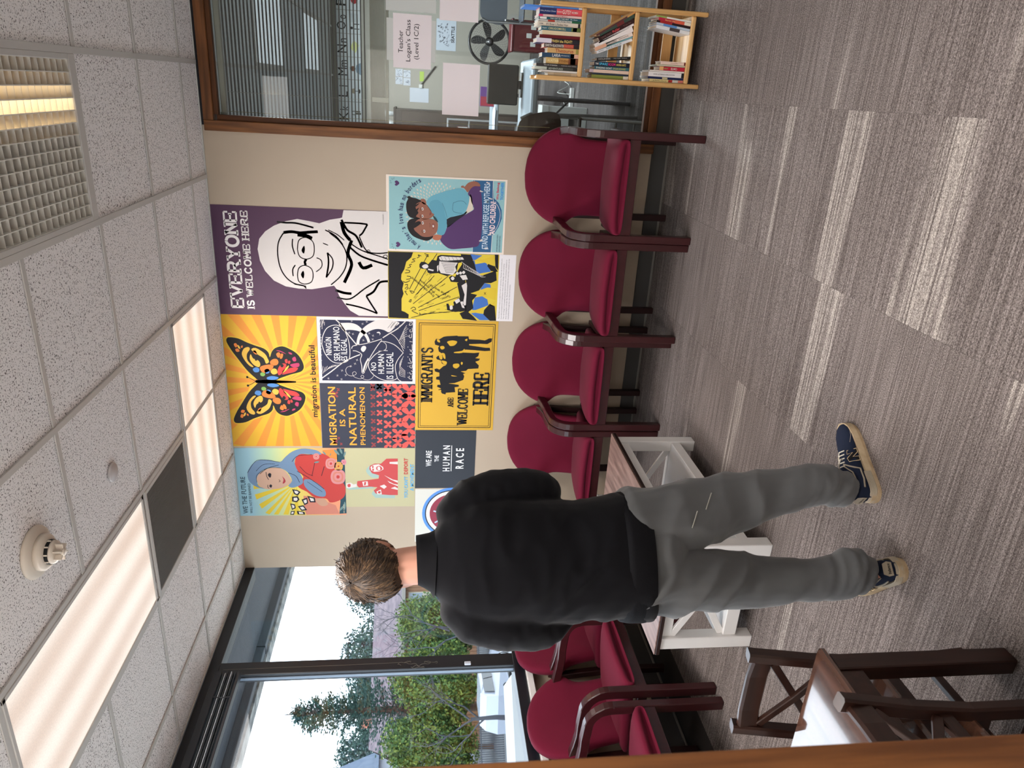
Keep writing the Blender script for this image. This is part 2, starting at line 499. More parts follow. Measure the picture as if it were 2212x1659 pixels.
MB().box(XL + .001, XL + 0.014, ys[-1], -0.014, H - 0.003, H + 0.003, m_tee).build('wall_angle', ceiling)
# ------------------------------------------------------------------ walls
WX0 = 0.294                     # left edge of the classroom window frame
wb = MB().box(XL, WX0 + .05, 0.0, 0.12, 0, H + .25, m_wall).box(WX0 + .05, 2.25, 0, 0.12, 0, 0.125, m_wall).box(WX0 + .05, 2.25, 0, .12, 2.742, H + .25, m_wall).box(2.25, 2.55, 0, .12, 0, H + .25, m_wall)
struct(wb.build('wall_back'))
struct(MB().box(XR, XR + .12, -6.5, 0, 0, H + .25, m_plain).build('wall_right'))
struct(MB().box(-2.86, 2.55, -6.52, -6.4, 0, H + .25, m_plain).build('wall_rear'))
wf = MB().box(-2.72, -0.065, -4.13, -4.005, 0, H + .02, m_plain).box(0.96, XR, -4.13, -4.005, 0, H + .02, m_plain).box(-.065, .96, -4.13, -4.005, 2.14, H + .02, m_plain)
struct(wf.build('wall_front'))
wl_ = MB().box(-2.86, XL, -4.05, 0.0, 0, 0.80, m_wall).box(-2.86, XL, -6.5, -4.05, 0, H + .25, m_wall)
struct(wl_.build('wall_left'))
for nm, bx, lip in (('baseboard_back', (-2.7214, WX0 + 2, -0.008, 0, 0, 0.105), (-2.7214, WX0 + 2, -0.016, 0, 0, 0.014)), ('baseboard_left', (XL, XL + .008, -4.0, 0, 0, .105), (XL, XL + .016, -4.0, 0, 0, .014))):
    b_ = struct(MB().box(*bx, m_trimdark, .002).build(nm))
    MB().box(*lip, m_trimlip, .003).build('toe_strip', b_)
# oak door frame beside the camera
dj = struct(MB().box(-0.065, -0.025, -4.16, -4.0, 0, 2.14, m_oak, .002).build('trim_1'))
MB().box(-0.025, -0.012, -4.12, -4.09, 0, 2.13, m_oak, .002).build('door_stop', dj)
MB().box(-0.12, -0.045, -4.0, -3.985, 0, 2.2, m_oak, .003).build('casing', dj)
MB().box(0.92, 0.96, -4.16, -4.0, 0, 2.14, m_oak, .002).build('right_jamb', dj)
MB().box(-0.065, 0.96, -4.16, -4.0, 2.12, 2.14, m_oak, .002).build('head_jamb', dj)
# ------------------------------------------------------------------ classroom window (window_1)
w1 = struct(MB().box(WX0, WX0 + .058, -0.022, .10, .10, 2.735, m_oak, .003).build('window_1'))
def oakpart(n, *a, m=m_oak): return MB().box(*a, m, .002).build(n, w1)
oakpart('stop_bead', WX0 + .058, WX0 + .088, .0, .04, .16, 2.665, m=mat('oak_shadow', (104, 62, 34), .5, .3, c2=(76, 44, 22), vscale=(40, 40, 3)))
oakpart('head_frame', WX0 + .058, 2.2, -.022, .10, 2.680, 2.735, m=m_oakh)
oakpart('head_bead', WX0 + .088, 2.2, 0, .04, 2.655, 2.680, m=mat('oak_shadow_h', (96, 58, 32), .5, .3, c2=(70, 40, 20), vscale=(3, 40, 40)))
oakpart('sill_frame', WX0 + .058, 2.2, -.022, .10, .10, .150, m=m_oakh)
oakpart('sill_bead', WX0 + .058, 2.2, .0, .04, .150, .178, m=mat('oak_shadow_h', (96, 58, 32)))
MB().box(WX0 + .086, 2.2, .030, .036, .17, 2.66, m_black).box(WX0 + .086, WX0 + .092, .03, .04, .17, 2.66, m_black).mesh('x')
m_glass = glass_mat('clear_glass', (0.86, 0.89, 0.88), 1.0)
MB().box(WX0 + .07, 2.2, .046, .052, .16, 2.67, m_glass).build('pane', w1)
MB().box(WX0 + .03, 2.2, -.006, .01, 2.735, 2.7505, m_black).build('shadow_gap', w1)  # black strip drawn for the dark shade in the gap above the frame
# ------------------------------------------------------------------ outside window (window_2)
XW = -2.7214
m_alu = mat('dark_aluminium', (20, 24, 32), 0.4, 0.5, vary=.15, vscale=(6, 6, 1))
w2 = struct(MB().box(XW - .10, XW + .006, -4.0, -.002, 2.682, 2.748, m_alu, .003).build('window_2'))
MB().box(XW - .05, XW + .012, -1.058, -.956, .9, 2.682, m_alu, .003).build('mullion', w2)
MB().box(XW - .030, XW - .012, -1.064, -1.058, .9, 2.682, mat('bright_glazing_bead', (120, 132, 146), .35, .5)).build('glazing_bead', w2)
MB().box(XW - .10, XW + .012, -3.05, -2.95, .9, 2.682, m_alu, .003).build('mullion', w2)
MB().box(XW - .10, XW + .02, -4.0, -.002, .84, .905, m_alu, .003).build('sill_rail', w2)
MB().box(XW - .02, XW + .05, -4.0, -.002, .80, .838, m_white, .003).build('sill_board', w2)
m_glass2 = glass_mat('window_glass', (0.95, 0.98, 1.0), .8)
for a, b_ in ((-.956, -.012), (-2.95, -1.064), (-4.0, -3.05)):
    MB().box(XW - .022, XW - .016, a, b_ + (.011 if b_ > -.02 else 0), .90, 2.685, m_glass2).build('pane', w2)
lt = MB().box(XW + .012, XW + .028, -1.052, -1.030, 1.17, 1.21, mat('latch_white', (196, 202, 212), .4, .5), .003).build('latch', w2)
# raised blind bundle in the near pane
bl = thing('window_blind', 'dark slatted blind drawn up in a bundle under the window header', 'blind', (XW + .05, -1.09, 2.68))
m_sl = mat('blind_slat_dark', (34, 34, 40), .35, .5)
m_sl2 = mat('blind_slat_edge', (196, 200, 206), .3, .5)
MB().box(-.03, .03, -2.7, -.005, -.045, -.002, m_alu, .003).build('headrail', bl)
for k in range(7):
    MB().box(-.024 + (k % 2) * .008, .026 + (k % 3) * .004, -2.69, -.01 - .01 * (k % 2), -.058 - k * .011, -.054 - k * .011, m_sl2 if k in (1, 4) else m_sl).build('slat', bl)
MB().box(-.026, .028, -2.69, -.006, -.148, -.132, m_sl, .003).build('bottom_rail', bl)
for k in range(3): MB().tube([(.03, -.2 - k * .7, -.04), (.034, -.21 - k * .7, -.09), (.028, -.2 - k * .7, -.14)], .003, m_sl, 6).build('lift_cord', bl)
cd = thing('blind_cord', 'tangled dark blind cord looped on the black window mullion', 'cord', (XW + .02, -1.045, 1.5))
pts = []
for k in range(60):
    t = k / 59
    pts.append((.008 + .006 * math.sin(k * 1.7), .03 * math.sin(t * 9) * (1 - .3 * t), .10 - .2 * t + .03 * math.sin(t * 31)))
MB().tube(pts, .0013, mat('cord_grey', (96, 92, 84), .7, .2), 5).build('cord_loop', cd)
MB().tube([(.004, .02, 1.15), (.004, .022, .5), (.006, .025, .1)], .0012, mat('cord_grey', (96, 92, 84)), 5).build('hanging_cord', cd)
# ------------------------------------------------------------------ ceiling fixtures
def diffuser_mat():
    m = bpy.data.materials.new('prismatic_lens'); m.use_nodes = True
    nt = m.node_tree; N = nt.nodes; L = nt.links
    b = N['Principled BSDF']; b.inputs['Roughness'].default_value = 0.4
    b.inputs['Base Color'].default_value = (.25, .25, .25, 1)
    tc = N.new('ShaderNodeTexCoord')
    # tubes glow through the lens as soft stripes along its length
    mp = N.new('ShaderNodeMapping'); L.new(tc.outputs['Object'], mp.inputs['Vector'])
    wv = N.new('ShaderNodeTexWave'); wv.wave_type = 'BANDS'; wv.bands_direction = 'Y'; wv.inputs['Scale'].default_value = 1.65; wv.inputs['Distortion'].default_value = .5; wv.inputs['Detail Scale'].default_value = .4
    L.new(mp.outputs[0], wv.inputs['Vector'])
    vo = N.new('ShaderNodeTexNoise'); vo.inputs['Scale'].default_value = 190; L.new(tc.outputs['Object'], vo.inputs['Vector'])
    r = N.new('ShaderNodeValToRGB'); r.color_ramp.elements[0].color = rgb((224, 198, 180)); r.color_ramp.elements[1].color = rgb((255, 240, 226))
    L.new(wv.outputs['Fac'], r.inputs['Fac'])
    mxc = N.new('ShaderNodeMix'); mxc.data_type = 'RGBA'; mxc.blend_type = 'MULTIPLY'; mxc.inputs[0].default_value = .35
    L.new(r.outputs['Color'], mxc.inputs[6]); L.new(vo.outputs['Fac'], mxc.inputs[7])
    L.new(mxc.outputs[2], b.inputs['Emission Color']); b.inputs['Emission Strength'].default_value = 0.84
    return m
m_lens = diffuser_mat()
def troffer(label, cx, cy, rz):
    t = thing('troffer_light', label, 'light', (cx, cy, H), rz)
    a, b_ = TB - .012, TB / 2 - .012
    f = MB()
    for s in (-1, 1):
        f.box(-a, a, s * b_ - .018 if s > 0 else s * b_, s * b_ if s > 0 else s * b_ + .018, -.006, .004, m_tee, .002)
        f.box(s * a - .018 if s > 0 else s * a, s * a if s > 0 else s * a + .018, -b_, b_, -.006, .004, m_tee, .002)
    f.build('frame', t)
    MB().box(-a, a, -b_, b_, .05, .06, m_white).build('housing', t)
    MB().box(-a + .018, a - .018, -b_ + .018, b_ - .018, -.001, .002, m_lens).build('lens', t)
    return t
troffer('lit fluorescent ceiling panel lying parallel to the poster wall', (gx(3) + gx(5)) / 2, (gy(1) + gy(2)) / 2, 0)
troffer('lit fluorescent ceiling panel between the dark vent and the smoke detector', (gx(4) + gx(5)) / 2, gy(4), PI / 2)
t = thing('fill_panel_light', 'added unseen ceiling panel that brightens the room from the door wall', 'light', ((gx(3) + gx(4)) / 2, (gy(6) + gy(7)) / 2, H))  # added fixture out of view, lights the camera-facing sides
q = TB / 2 - .012
fb = MB()
for s in (-1, 1): fb.box(-q, q, s * (q - .01) - .01, s * (q - .01) + .01, -.006, .004, m_tee).box(s * (q - .01) - .01, s * (q - .01) + .01, -q + .02, q - .02, -.006, .004, m_tee)
fb.build('frame', t)
MB().box(-q + .02, q - .02, -q + .02, q - .02, -.001, .002, m_lens).build('lens', t)
m_grille = mat('vent_grille', (120, 118, 116), .5, .4)
v = thing('ceiling_vent', 'square grey slatted air vent set between the two lit ceiling panels', 'vent', ((gx(4) + gx(5)) / 2, (gy(2) + gy(3)) / 2, H))
q = TB / 2 - .012
fr = MB()
for s in (-1, 1):
    fr.box(-q, q, min(s * q, s * (q - .022)), max(s * q, s * (q - .022)), -.006, .004, m_tee, .002).box(min(s * q, s * (q - .022)), max(s * q, s * (q - .022)), -q + .022, q - .022, -.006, .004, m_tee, .002)
fr.build('frame', v)
MB().box(-q, q, -q, q, .05, .055, mat('vent_back', (40, 38, 38), .9, .1)).build('back_plate', v)
MB().lathe([(0.0, .047), (.12, .047), (.12, .05), (0, .05)], mat('vent_hole', (22, 21, 21), .9, .1), 24).build('duct_opening', v)
sm_ = MB().box(-.0016, .0016, -q + .022, q - .022, -.004, .012, m_grille).mesh('louvre_blade')
nb = 58
for k in range(nb):
    o = link('louvre_blade', sm_, v); o.location = (-q + .022 + (k + .5) * (2 * q - .044) / nb, 0, 0)
    o.rotation_euler = (0, .12, 0)
# parabolic louvre fixture
pl_ = thing('louver_light', 'ceiling fixture with an open grid of clear parabolic louver cells', 'light', ((gx(1) + gx(2)) / 2, gy(4), H))
a, b_ = TB / 2 - .012, TB - .012
fr = MB()
fr.box(-a, a, b_ - .05, b_, -.004, .006, m_tee, .002).box(-a, a, -b_, -b_ + .05, -.004, .006, m_tee, .002).box(-a, -a + .02, -b_ + .05, b_ - .05, -.004, .006, m_tee, .002).box(a - .02, a, -b_ + .05, b_ - .05, -.004, .006, m_tee, .002)
fr.build('frame', pl_)
MB().box(-a, a, -b_, b_, .10, .105, mat('fixture_inside', (196, 172, 124), .35, .5, c2=(120, 100, 66), vscale=(70, 70, 70))).build('reflector', pl_)
m_lv = mat('clear_louver_plastic', (226, 222, 214), .3, .6)
m_lv3 = mat('louver_shade', (44, 34, 33), .5, .4)  # shade inside the cells, put into the colour of the fins' upper halves
nx_, ny_ = 13, 25
lx = (2 * a - .04) / nx_; ly = (2 * b_ - .10) / ny_
for k in range(nx_ + 1):
    x = -a + .02 + k * lx
    o = MB().box(x - .0016, x + .0016, -b_ + .05, b_ - .05, .0, .020, m_lv).box(x - .0012, x + .0012, -b_ + .05, b_ - .05, .020, .052, m_lv3).build('louver_fin', pl_)
cbm = MB().box(-a + .02, a - .02, -.0009, .0009, .002, .026, m_lv).mesh('louver_blade')
for k in range(0, ny_ + 1):
    o = link('louver_blade', cbm, pl_); o.location = (0, -b_ + .05 + k * ly, 0)
MB().box(-.03, .05, -b_ + .05, b_ - .05, .0535, .10, mat('light_baffle', (60, 52, 48), .5, .3)).build('light_baffle', pl_)  # added opaque divider that blocks the lit tube from half the cells
MB().tube([(.13, -b_ + .06, .078), (.13, b_ - .06, .078)], .013, mat('lamp_tube', (255, 226, 176), .4, .4, emit=12.0), 10).build('lamp_tube', pl_)
MB().tube([(-.15, -b_ + .06, .078), (-.15, b_ - .06, .078)], .013, mat('lamp_tube_off', (206, 200, 190), .4, .4), 10).build('lamp_tube', pl_)
# smoke detector
m_sd = mat('detector_plastic', (212, 200, 186), .45, .4)
sd = thing('smoke_detector', 'cream round smoke detector on the ceiling tile near the lit panel', 'detector', (-.888, -2.385, H + .003))
MB().lathe([(0, 0), (.088, 0), (.090, -.006), (.084, -.016), (.072, -.020), (.066, -.022), (0, -.022)], m_sd, 40).build('base', sd)
MB().lathe([(0, -.02), (.062, -.021), (.062, -.036), (.056, -.044), (.044, -.047), (0, -.047)], m_sd, 36).build('body', sd)
MB().lathe([(0, -.044), (.041, -.044), (.041, -.058), (0, -.058)], mat('detector_slots', (16, 16, 18), .6, .3), 36).build('slot_ring', sd)
MB().lathe([(0, -.058), (.040, -.057), (.038, -.066), (.026, -.070), (0, -.070)], m_sd, 36).build('cap', sd)
rb = MB()
for k in range(10):
    M_ = Matrix.Rotation(k * PI / 5, 4, 'Z'); rb.box(.0405, .0435, -.0022, .0022, -.059, -.043, m_sd, M=M_)
rb.build('slot_bars', sd)
for k in range(6):
    M_ = Matrix.Rotation(k * PI / 3, 4, 'Z'); MB().box(.010, .030, -.0025, .0025, -.092, -.068, m_sd, .001, M=M_).build('guard_fin', sd)
MB().lathe([(0, -.086), (.014, -.088), (.013, -.094), (0, -.095)], m_sd, 20).build('sensor_tip', sd)
dc = thing('ceiling_disc', 'small plain round white cover plate on a ceiling tile', 'cover plate', (-.939, -1.762, H + .003))
MB().lathe([(0, 0), (.040, 0), (.0405, -.006), (.038, -.010), (0, -.011)], mat('disc_grey', (196, 190, 190), .5, .4), 32).build('plate', dc)
hk = thing('ceiling_hook', 'little white wire hook clipped to the ceiling grid near the window', 'hook', (-2.49, -.25, H - .003))
MB().box(-.012, .012, -.008, .008, -.004, .0, m_white, .001).build('clip', hk)
MB().tube([(0, 0, -.003), (0, .0, -.03)] + [(0, .012 - .012 * math.cos(t * PI / 6), -.03 - .014 * math.sin(t * PI / 6)) for t in range(8)], .0022, m_white, 6).build('wire', hk)
# ------------------------------------------------------------------ burgundy arm chairs
m_bur = mat('burgundy_fabric', (104, 18, 44), 0.85, 0.15, vary=.16, vscale=(3, 3, 3), bump=.12, bscale=700, sheen=.04)
m_mah = mat('mahogany', (60, 23, 26), 0.28, 0.5, c2=(50, 19, 21), vscale=(14, 14, 3), coat=.2)
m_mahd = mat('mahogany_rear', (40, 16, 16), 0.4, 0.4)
def arc(cx, cz, r, a0, a1, n): return [(cx + r * math.cos(math.radians(a0 + (a1 - a0) * k / n)), cz + r * math.sin(math.radians(a0 + (a1 - a0) * k / n))) for k in range(n + 1)]
def back_outline():
    # half outline (x, z) from bottom middle to top middle
    h = [(0, .365), (.15, .365), (.212, .372), (.216, .42), (.217, .50), (.222, .56), (.238, .60), (.262, .628), (.281, .655), (.283, .685), (.272, .725), (.248, .772), (.208, .820), (.155, .856), (.085, .880), (0, .888)]
    h = smooth_poly(h, 2, False)
    return [(-x, z) for x, z in h[1:-1]][::1] , h
def arm_chair(name, label, loc, rz, group):
    t = thing(name, label, 'chair', loc, rz, group)
    # local frame: x across, -y is the front, origin on the floor below the middle
    YF = -.30
    for s in (-1, 1):
        xo = s * .273
        MB().box(xo - .0205, xo + .0205, YF, YF + .052, 0, .56, m_mah, .004).build('front_leg', t)
        pr = [(YF + .026, .555)] + [(y, z) for y, z in arc(YF + .026 + .115, .555, .115, 180, 100, 8)[1:]]
        path = [Vector((xo, y, z)) for y, z in pr]
        path += [Vector((xo, YF + .22, .676)), Vector((xo - s * .002, YF + .29, .676)), Vector((xo - s * .008, YF + .36, .684)), Vector((xo - s * .016, YF + .42, .694)), Vector((xo - s * .026, YF + .50, .702))]
        hw = [.0205] * (len(path) - 4) + [.0205, .0205, .021, .021]
        ht = [.026] * 3 + [.023] * (len(path) - 3)
        MB().sweep(path, (1, 0, 0), hw, ht, m_mah, .004).build('arm', t)
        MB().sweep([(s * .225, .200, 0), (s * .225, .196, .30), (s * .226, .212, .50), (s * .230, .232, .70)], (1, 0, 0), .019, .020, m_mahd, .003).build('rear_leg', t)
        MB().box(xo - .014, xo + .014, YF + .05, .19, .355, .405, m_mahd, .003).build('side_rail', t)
    MB().box(-.254, .254, YF + .006, YF + .034, .352, .415, m_mah, .003).build('front_rail', t)
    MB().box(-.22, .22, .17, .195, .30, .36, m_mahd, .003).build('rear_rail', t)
    # seat cushion: crowned box lofted front to back
    rings = []
    for y, top, bot, w in ((YF + .006, .430, .420, .215), (YF - .003, .438, .412, .238), (YF - .008, .448, .408, .247), (YF - .006, .458, .407, .251), (YF + .004, .466, .406, .253), (YF + .03, .472, .404, .254), (YF + .08, .474, .402, .254), (YF + .16, .470, .398, .254), (YF + .26, .460, .392, .254), (YF + .36, .448, .386, .252), (YF + .44, .436, .382, .248), (YF + .468, .424, .384, .240)):
        n = 20; ring = []
        for j in range(n):
            a = 2 * PI * j / n
            cx_, sz_ = math.cos(a), math.sin(a)
            px = math.copysign(abs(cx_) ** .28, cx_) * w
            pz = (top + bot) / 2 + math.copysign(abs(sz_) ** .5, sz_) * (top - bot) / 2
            if sz_ > 0: pz += .010 * (1 - (px / w) ** 2)
            ring.append((px, y, pz))
        rings.append(ring)
    MB().loft(rings, m_bur).build('seat_cushion', t)
    # back: outline inflated, tilted backwards
    left, right = back_outline()
    full = right + [(-x, z) for x, z in right[1:-1]][::-1]
    def plane(x, z, d):      # tilt and wrap
        yb = .145 + (z - .37) * .23 - .045 * (abs(x) / .28) ** 2 - d
        return (x, yb, z + d * .2)
    rings = []
    c = (0, .63)
    for sc, d in ((.0, -.010), (.55, -.010), (.9, -.008), (.97, .0), (1.0, .012), (1.0, .028), (.985, .040), (.94, .050), (.80, .057), (.55, .062), (.25, .065), (.0, .066)):
        rings.append([plane(c[0] + (x - c[0]) * max(sc, .02), c[1] + (z - c[1]) * max(sc, .02), d) for x, z in full])
    MB().loft(rings, m_bur, True, True).build('backrest', t)
    return t
CG = 'burgundy guest chairs'
ch = []
labs = ['burgundy chair by the classroom window, rightmost of the row under the posters', 'burgundy chair second from the classroom window under the posters', 'burgundy chair under the yellow immigrants poster, third from the classroom window', 'burgundy chair in the room corner behind the white coffee table']
c0 = arm_chair('arm_chair', labs[0], (.149, -.305, 0), 0, CG)
for k in range(1, 4):
    c = copy_tree(c0, labs[k]); c.location = (.149 - .597 * k, -.305 + (.0, .012, .05, .055)[k], 0)
    c.rotation_euler = (0, 0, (0, .02, .035, .02)[k])
labs = ['burgundy chair along the outside window, farthest into the corner behind the person', 'burgundy chair along the outside window facing right, its whole back in view', 'burgundy chair along the outside window nearest the oak door frame']
for k, y in enumerate((-1.0, -1.60, -2.23)):
    c = copy_tree(c0, labs[k]); c.location = (-2.42, y, 0); c.rotation_euler = (0, 0, PI / 2 + (.0, .02, -.02)[k])
# ------------------------------------------------------------------ white coffee table
m_wood = mat('walnut_laminate', (134, 108, 100), .4, .45, c2=(90, 68, 62), vscale=(40, 4, 40))
m_edge = mat('dark_edge', (42, 26, 24), .4, .4)
m_wt = mat('table_white', (244, 242, 240), .35, .45)
ct = thing('coffee_table', 'white coffee table with a brown wood top and crossed end braces', 'table', (-1.395, -1.575, 0))
hx, hy = .275, .515
MB().box(-hx - .014, hx + .014, -hy - .014, hy + .014, .448, .456, m_wood, .002).build('tabletop', ct)
MB().box(-hx - .016, hx + .016, -hy - .016, hy + .016, .430, .448, m_edge, .002).build('top_edge', ct)
for sx in (-1, 1):
    for sy in (-1, 1):
        MB().box(sx * (hx - .03) - .03, sx * (hx - .03) + .03, sy * (hy - .03) - .03, sy * (hy - .03) + .03, 0, .43, m_wt, .003).build('leg', ct)
for sx in (-1, 1):
    MB().box(sx * (hx - .022) - .011, sx * (hx - .022) + .011, -hy + .06, hy - .06, .375, .43, m_wt, .002).build('apron', ct)
    MB().box(sx * (hx - .020) - .013, sx * (hx - .020) + .013, -hy + .06, hy - .06, .085, .135, m_wt, .002).build('shelf_rail', ct)
for sy in (-1, 1):
    MB().box(-hx + .06, hx - .06, sy * (hy - .03) - .014, sy * (hy - .03) + .014, .375, .43, m_wt, .002).build('apron', ct)
    MB().box(-hx + .06, hx - .06, sy * (hy - .03) - .016, sy * (hy - .03) + .016, .075, .135, m_wt, .002).build('shelf_rail', ct)
    for s in (-1, 1):
        MB().sweep([(-s * (hx - .062), sy * (hy - .03) + s * .005, .14), (s * (hx - .062), sy * (hy - .03) + s * .005, .373)], (0, 1, 0), .0075, .016, m_wt, .002).build('cross_brace', ct)
MB().box(-hx + .03, hx - .03, -hy + .05, hy - .05, .118, .132, m_wt, .002).build('lower_shelf', ct)
# ------------------------------------------------------------------ children's table and chairs
m_dk = mat('espresso_wood', (60, 36, 28), .3, .5, c2=(40, 22, 17), vscale=(5, 40, 40))
m_dkz = mat('espresso_wood_upright', (58, 34, 27), .3, .5, c2=(38, 21, 16), vscale=(40, 40, 4))
m_dkt = mat('espresso_top', (100, 68, 54), .07, .8, c2=(70, 44, 33), vscale=(40, 4, 40), coat=1.0)
kt = thing('kids_table', 'low dark brown wooden table with a glossy top beside the door frame', 'table', (-.945, -3.51, 0))
MB().box(-.31, .31, -.305, .305, .484, .508, m_dkt, .008).build('tabletop', kt)
for sx in (-1, 1):
    for sy in (-1, 1):
        MB().box(sx * .28 - .022, sx * .28 + .022, sy * .262 - .025, sy * .262 + .025, 0, .484, m_dkz, .003).build('leg', kt)
    MB().box(sx * .285 - .01, sx * .285 + .01, -.237, .237, .42, .484, m_dk, .002).build('apron', kt)
for sy in (-1, 1): MB().box(-.258, .258, sy * .266 - .01, sy * .266 + .01, .42, .484, m_dk, .002).build('apron', kt)
def kid_chair(label, loc, rz):
    t = thing('kids_chair', label, 'chair', loc, rz, None)
    for s in (-1, 1):
        MB().sweep([(s * .128, .165, 0), (s * .128, .150, .16), (s * .128, .150, .30), (s * .128, .166, .45), (s * .128, .195, .615)], (1, 0, 0), .015, .018, m_dkz, .005).build('back_post', t)
        MB().box(s * .125 - .015, s * .125 + .015, -.145, -.115, 0, .285, m_dkz, .003).build('front_leg', t)
        MB().box(s * .128 - .008, s * .128 + .008, -.12, .14, .12, .145, m_dk, .002).build('side_stretcher', t)
        MB().box(s * .128 - .009, s * .128 + .009, -.12, .14, .245, .285, m_dk, .002).build('side_rail', t)
    MB().box(-.15, .15, -.155, .14, .285, .303, m_dkt, .006).build('seat', t)
    MB().box(-.118, .118, -.137, -.119, .245, .285, m_dk, .002).build('front_rail', t)
    MB().box(-.118, .118, -.135, -.12, .15, .175, m_dk, .002).build('front_stretcher', t)
    MB().sweep([(-.115, .186, .575), (-.06, .192, .577), (.06, .192, .577), (.115, .186, .575)], (0, 1, 0), .010, .030, m_dk, .006).build('top_rail', t)
    MB().sweep([(-.115, .152, .37), (.115, .152, .37)], (0, 1, 0), .009, .017, m_dk, .003).build('lower_rail', t)
    for s in (-1, 1):
        MB().sweep([(-s * .108, .156, .392), (0, .168 + s * .003, .468), (s * .108, .182, .545)], (0, 1, 0), .007, .011, m_dk, .002).build('cross_brace', t)
    return t
k1 = kid_chair('small dark cross-back chair tucked under the far side of the low brown table', (-.893, -3.285, 0), 0)
k2 = copy_tree(k1, 'small dark chair at the right end of the low brown table, nearest the camera')
k2.location = (-.735, -3.60, 0); k2.rotation_euler = (0, 0, -PI / 2 + .05)
# ------------------------------------------------------------------ bookshelf
m_pine = mat('pine', (222, 178, 118), .4, .4, c2=(198, 150, 92), vscale=(30, 30, 3))
m_pineh = mat('pine_shelf', (224, 182, 124), .4, .4, c2=(200, 154, 98), vscale=(4, 30, 30))
BX0, BX1, BF, BB = .672, 1.050, -.372, -.105
bs = thing('bookshelf', 'low pine bookcase full of books in front of the classroom window', 'shelf', (BX0, BF, 0))
WB = BX1 - BX0; DB = BB - BF
for x in (0, WB - .022):
    n = 'side_panel'
    MB().box(x, x + .022, 0, .040, 0, .905, m_pine, .004).build('front_post', bs)
    MB().box(x, x + .022, DB - .040, DB, 0, .905, m_pine, .004).build('back_post', bs)
    for z in (.055, .36, .64, .87):
        MB().box(x + .004, x + .018, .04, DB - .04, z - .018, z + .018, m_pineh, .002).build('side_rail', bs)
for z in (.085, .395, .680):
    MB().box(.022, WB - .022, .012, DB - .01, z - .016, z, m_pineh, .002).build('shelf_board', bs)
    MB().box(.022, WB - .022, .0, .014, z - .022, z + .004, m_pineh, .006).build('shelf_lip', bs)
    MB().box(.022, WB - .022, DB - .018, DB - .006, z + .02, z + .075, m_pineh, .002).build('back_rail', bs)
# ------------------------------------------------------------------ books
m_pg = mat('book_pages', (232, 216, 196), .8, .2, c2=(206, 188, 166), vscale=(260, 4, 4))
def bcol(c): return mat('cover_%d_%d_%d' % c, c, .45, .4)
def book(label, thick, depth, height, cover, spine=None, titles=(), group=None):
    """spine faces -y; x = thickness, z = height. titles: (text, z0, z1, width fraction, colour)"""
    t = thing('book', label, 'book', (0, 0, 0), 0, group)
    mc = bcol(cover)
    cv_ = MB()
    cv_.box(0, .0018, 0, depth, 0, height, mc).box(thick - .0018, thick, 0, depth, 0, height, mc).box(.0018, thick - .0018, 0, .0022, 0, height, mc)
    cv_.build('cover', t)
    MB().box(.0019, thick - .0019, .0024, depth - .004, .003, height - .003, m_pg).build('pages', t)
    SP = Matrix(((1, 0, 0, 0), (0, 0, -1, -.0003), (0, 1, 0, 0), (0, 0, 0, 1)))
    if spine:
        sb = MB()
        for z0, z1, c in spine: sb.flat([(0.0004, z0 * height), (thick - .0004, z0 * height), (thick - .0004, z1 * height), (.0004, z1 * height)], .0002, bcol(c), SP)
        sb.build('spine_band', t)
    if titles:
        tb = MB()
        for tx, z0, z1, wf, c in titles:
            put_text(tb, tx, thick / 2, (z0 + z1) / 2 * height, (z1 - z0) * height, thick * wf, .0005, bcol(c), SP, .006, -PI / 2)
        tb.build('spine_title', t)
    return t
def place_row(specs, x, y, z, group, lean=0.0, gap=.0012):
    for sp in specs:
        b = book(*sp, group=group)
        b.location = (x, y, z)
        b.rotation_euler = (0, lean, 0)
        x += sp[1] / math.cos(lean) + gap
    return x
W_, K_ = (240, 236, 228), (20, 20, 24)
G1 = 'books standing on the top shelf'
